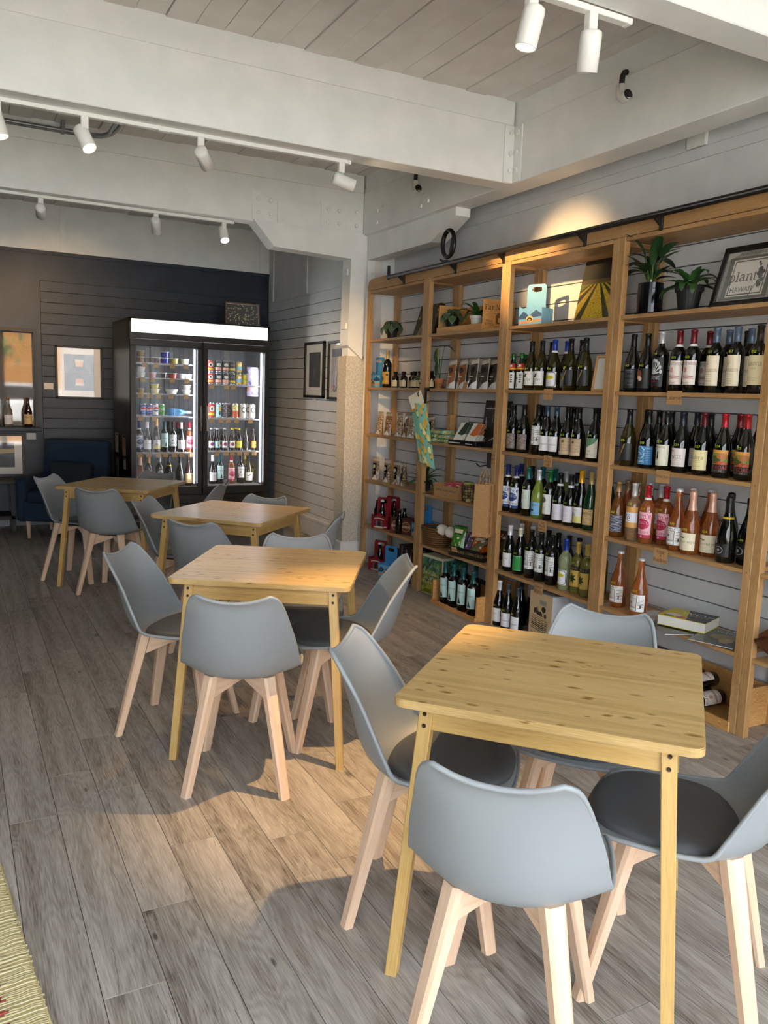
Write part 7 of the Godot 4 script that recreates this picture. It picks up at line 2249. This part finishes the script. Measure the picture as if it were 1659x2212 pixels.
	part(w, "lid_panel", box2_mesh(Vector3(-1.4, 2.45, -10.6), Vector3(1.1, 2.5, -9.42), 1), dk)
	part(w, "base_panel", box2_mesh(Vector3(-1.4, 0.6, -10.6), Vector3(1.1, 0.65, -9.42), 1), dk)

# ---------------------------------------------------------------- pipes, rug, street
func small_things() -> void:
	# plastic elbow outlets on the edge beam
	for q in [[1352, 190, "white plastic pipe elbow with dark strapping on the edge beam"], [905, 395, "white plastic pipe elbow on the edge beam by the rear knee bracket"]]:
		var c := at_x(q[0], q[1], 3.09)
		var t := thing("pipe_elbow", q[2], "pipe", c, 0.0, "pipe elbows on the edge beam")
		part(t, "elbow", tube_mesh([Vector3(-0.03, 0.01, 0), Vector3(-0.03, -0.03, 0.0), Vector3(-0.032, -0.05, 0.008), Vector3(-0.034, -0.062, 0.026), Vector3(-0.036, -0.06, 0.045), Vector3(-0.037, -0.054, 0.06)], 0.024, 16), mat(0xe2dfd6, 0.4))
		part(t, "strap", tube_mesh([Vector3(0.0, 0.075, 0), Vector3(-0.018, 0.07, 0.0), Vector3(-0.028, 0.05, 0.0), Vector3(-0.03, 0.008, 0)], 0.014, 10), mat(0x1a1614, 0.6))
		part(t, "end_ring", tube_mesh([Vector3(-0.037, -0.0545, 0.058), Vector3(-0.0372, -0.0535, 0.063)], 0.0255, 16), mat(0x1a1614, 0.6))
	var t := thing("conduit", "bare metal conduit pipes bent along the ceiling behind the middle beam", "conduit")
	for k in 2:
		var o := 0.035 * k
		part(t, "pipe", tube_mesh([Vector3(-2.6, 3.2, -6.30 + o), Vector3(0.92, 3.2, -6.30 + o), Vector3(1.0, 3.2, -6.27 + o), Vector3(1.05 - o * 0.4, 3.2, -6.18 + o * 0.6), Vector3(1.07 - o, 3.2, -6.05), Vector3(1.07 - o, 3.2, -4.46)], 0.013, 10), mat(0x8d8f90, 0.3, 0.8))
	for x in [0.2, 0.75]:
		part(t, "clip", box2_mesh(Vector3(x - 0.012, 3.185, -6.32), Vector3(x + 0.012, 3.26, -6.25)), mat(0x8d8f90, 0.4, 0.7))
	# black ring shaped ladder hook on the rail
	var hz := z_for(975, 3.09, 2.5)
	t = thing("ladder_hook", "black ring and blade of a ladder roller hooked over the rail", "hook", Vector3(3.065, 2.46, hz), 0.0)
	var pts := []
	for k in 25:
		var a := TAU * k / 24.0
		pts.append(Vector3(0, 0.065 + cos(a) * 0.088, sin(a) * 0.075))
	part(t, "ring", tube_mesh(pts, 0.015, 10), M.black)
	part(t, "blade", prism_mesh([Vector2(0.01, -0.02), Vector2(0.062, -0.01), Vector2(0.07, 0.14), Vector2(0.045, 0.12)], 0.006, Basis(Vector3.BACK, Vector3.UP, Vector3.LEFT)), M.black)
	part(t, "foot", tube_mesh([Vector3(-0.0, -0.03, -0.1), Vector3(0, -0.045, -0.06), Vector3(0, -0.05, 0.0)], 0.008, 8), M.black)
	# wall box on the upper wall
	single("junction_strip", "small white surface box on the wall above the shelving", "box", box2_mesh(Vector3(3.385, 2.80, -0.06), Vector3(3.408, 2.92, 0.06), 1, 0.004), M.white, T(Vector3(0, -0.02, z_for(1507, 3.4, 2.8))))
	# rug: flat woven cream rug with red dashes
	t = thing("woven_rug", "cream woven rug with short red stripes along its edge on the plank floor", "rug", Vector3(0.145, 0, -1.95), deg_to_rad(5.6))
	part(t, "weave_base", box2_mesh(Vector3(-2.4, 0.0005, -2.6), Vector3(-0.012, 0.005, 2.0), 2, 0.001), mat(0xb8a880, 0.95))
	var cr := [mat(0xc4b58a, 0.95), mat(0xb4a578, 0.95), mat(0xcdc098, 0.95)]
	var rd := [mat(0x8e4034, 0.95), mat(0x9c4a3c, 0.95)]
	for i in 190:
		var z := -1.05 + i * 0.0072
		var e := 0.004 * sin(i * 1.7) + 0.003 * sin(i * 4.3)
		var yy := 0.0062 + 0.0008 * sin(i * 2.9)
		var w1 := 0.0016 * sin(i * 3.1)
		var w2 := 0.0016 * sin(i * 5.3)
		var red := i % 7 < 3
		var cut := -0.082 - 0.006 * sin(i * 2.2)
		part(t, "weft_cord", tube_mesh([Vector3(cut if red else -0.6, yy, z + w1), Vector3(-0.07 if red else -0.3, yy + 0.001, z + w2), Vector3(-0.05, yy - 0.0008, z - w1), Vector3(-0.02, yy + 0.0005, z + w2), Vector3(e, yy * 0.7, z)], [0.0043, 0.0046, 0.0042, 0.0046, 0.0035], 6), cr[(i * 7) % 3])
		if red:
			part(t, "red_stripe", tube_mesh([Vector3(-0.6, yy, z), Vector3(-0.3, yy + 0.001, z + w1), Vector3(-0.15, yy, z - w2), Vector3(cut, yy, z + w1)], 0.0046, 6), rd[(i / 7) % 2])
	part(t, "selvedge", tube_mesh([Vector3(0.0, 0.004, -1.1), Vector3(0.003, 0.004, -0.6), Vector3(-0.002, 0.004, -0.1), Vector3(0.002, 0.004, 0.4)], 0.0042, 6), cr[1])
	street()
	tell_apart()

func tell_apart() -> void:      # look-alikes that share a label are told apart by their order from the column or the armchair
	var sets := {}
	for o in get_children():
		if o.has_meta("label") and o.has_meta("group"):
			var k: String = o.get_meta("label")
			if not sets.has(k):
				sets[k] = []
			sets[k].append(o)
	var nth := ["first", "second", "third", "fourth", "fifth", "sixth", "seventh", "eighth", "ninth", "tenth", "eleventh", "twelfth"]
	for k in sets:
		var S: Array = sets[k]
		var at_cooler: bool = (S[0] as Node3D).position.z < -7.5
		var n := (k as String).split(" ").size()
		if S.size() < 2 or S.size() > 12 or n > 12:
			continue
		S.sort_custom(func(p, q): return p.position.x < q.position.x if at_cooler else p.position.z < q.position.z)
		for i in S.size():
			(S[i] as Node).set_meta("label", "%s, %s from the %s" % [k, nth[i], "armchair" if at_cooler else "column"])

func street() -> void:      # what the window panes mirror: a sunlit street in front of the shop
	var sun := DirectionalLight3D.new()
	sun.name = "sun"
	sun.light_color = col(0xfff6ea)
	sun.light_energy = 4.5
	sun.light_angular_distance = 0.6
	sun.shadow_enabled = true
	add_child(sun)
	sun.transform = Transform3D(Basis.looking_at(Vector3(0.25, -1.0, 0.62).normalized(), Vector3.UP), Vector3(0, 8, 0))
	struct("floor_street", box2_mesh(Vector3(-25, -0.3, 1.1), Vector3(25, -0.05, 20), 0), mat(0x9c988f, 0.9))
	single("ochre_building", "sunlit ochre building wall across the street", "building", box2_mesh(Vector3(0.6, -0.05, 14), Vector3(3.6, 6.0, 14.6), 0), mat(0xb9803c, 0.8))  # height raised to keep low sky light out of the shop's rear
	for x in [[-14.0, 0.59, "long pale grey building across the street"], [3.61, 14.0, "short pale grey building across the street"]]:
		single("added_grey_building", x[2], "building", box2_mesh(Vector3(x[0], -0.05, 14), Vector3(x[1], 6.0, 14.6), 0), mat(0xa2abb6, 0.8))  # unseen fronts added for neutral bounce and to block low sky
	var t := thing("parked_car", "white parked car across the street", "car", Vector3(2.0, -0.05, 8.6), 0.0)
	var wh := mat(0xe6e8ea, 0.25)
	part(t, "body", cushion(4.2, 0.75, 1.75, 0.2), wh, T(Vector3(0, 0.68, 0)))
	var st := mb()
	prism(st, [Vector2(-1.5, 0.95), Vector2(1.3, 0.95), Vector2(0.75, 1.5), Vector2(-1.1, 1.52)], 1.5)
	part(t, "cabin", done(st), wh)
	st = mb()
	prism(st, [Vector2(-1.3, 1.02), Vector2(1.1, 1.02), Vector2(0.68, 1.42), Vector2(-1.0, 1.44)], 1.52)
	part(t, "side_windows", done(st), mat(0x20262c, 0.1))
	for x in [-1.3, 1.3]:
		for z in [-0.78, 0.78]:
			part(t, "wheel", lathe_mesh([Vector2(0, -0.1), Vector2(0.3, -0.1), Vector2(0.33, -0.06), Vector2(0.33, 0.06), Vector2(0.3, 0.1), Vector2(0, 0.1)], 20, false), mat(0x18181a, 0.7), T(Vector3(x, 0.33, z), Basis(Vector3.RIGHT, PI / 2)))
	t = thing("street_tree", "small leafy tree in front of the ochre building", "tree", Vector3(1.4, -0.05, 11.5), 0.0)
	part(t, "trunk", tube_mesh([Vector3(0, 0, 0), Vector3(0.05, 1.5, 0), Vector3(0, 2.6, 0)], 0.08, 8), mat(0x5a4632, 0.9))
	var lm := leaf(0.3, 0.14, 0.5)
	var r := RandomNumberGenerator.new()
	r.seed = 8
	for i in 60:
		var d := Vector3(r.randfn(), r.randfn() * 0.6, r.randfn()) * 0.4
		part(t, "leaf", lm, mat(0x5f7a34, 0.6), T(Vector3(0, 2.7, 0) + d, Basis.from_euler(Vector3(r.randf() * 3, r.randf() * 6, 0))))
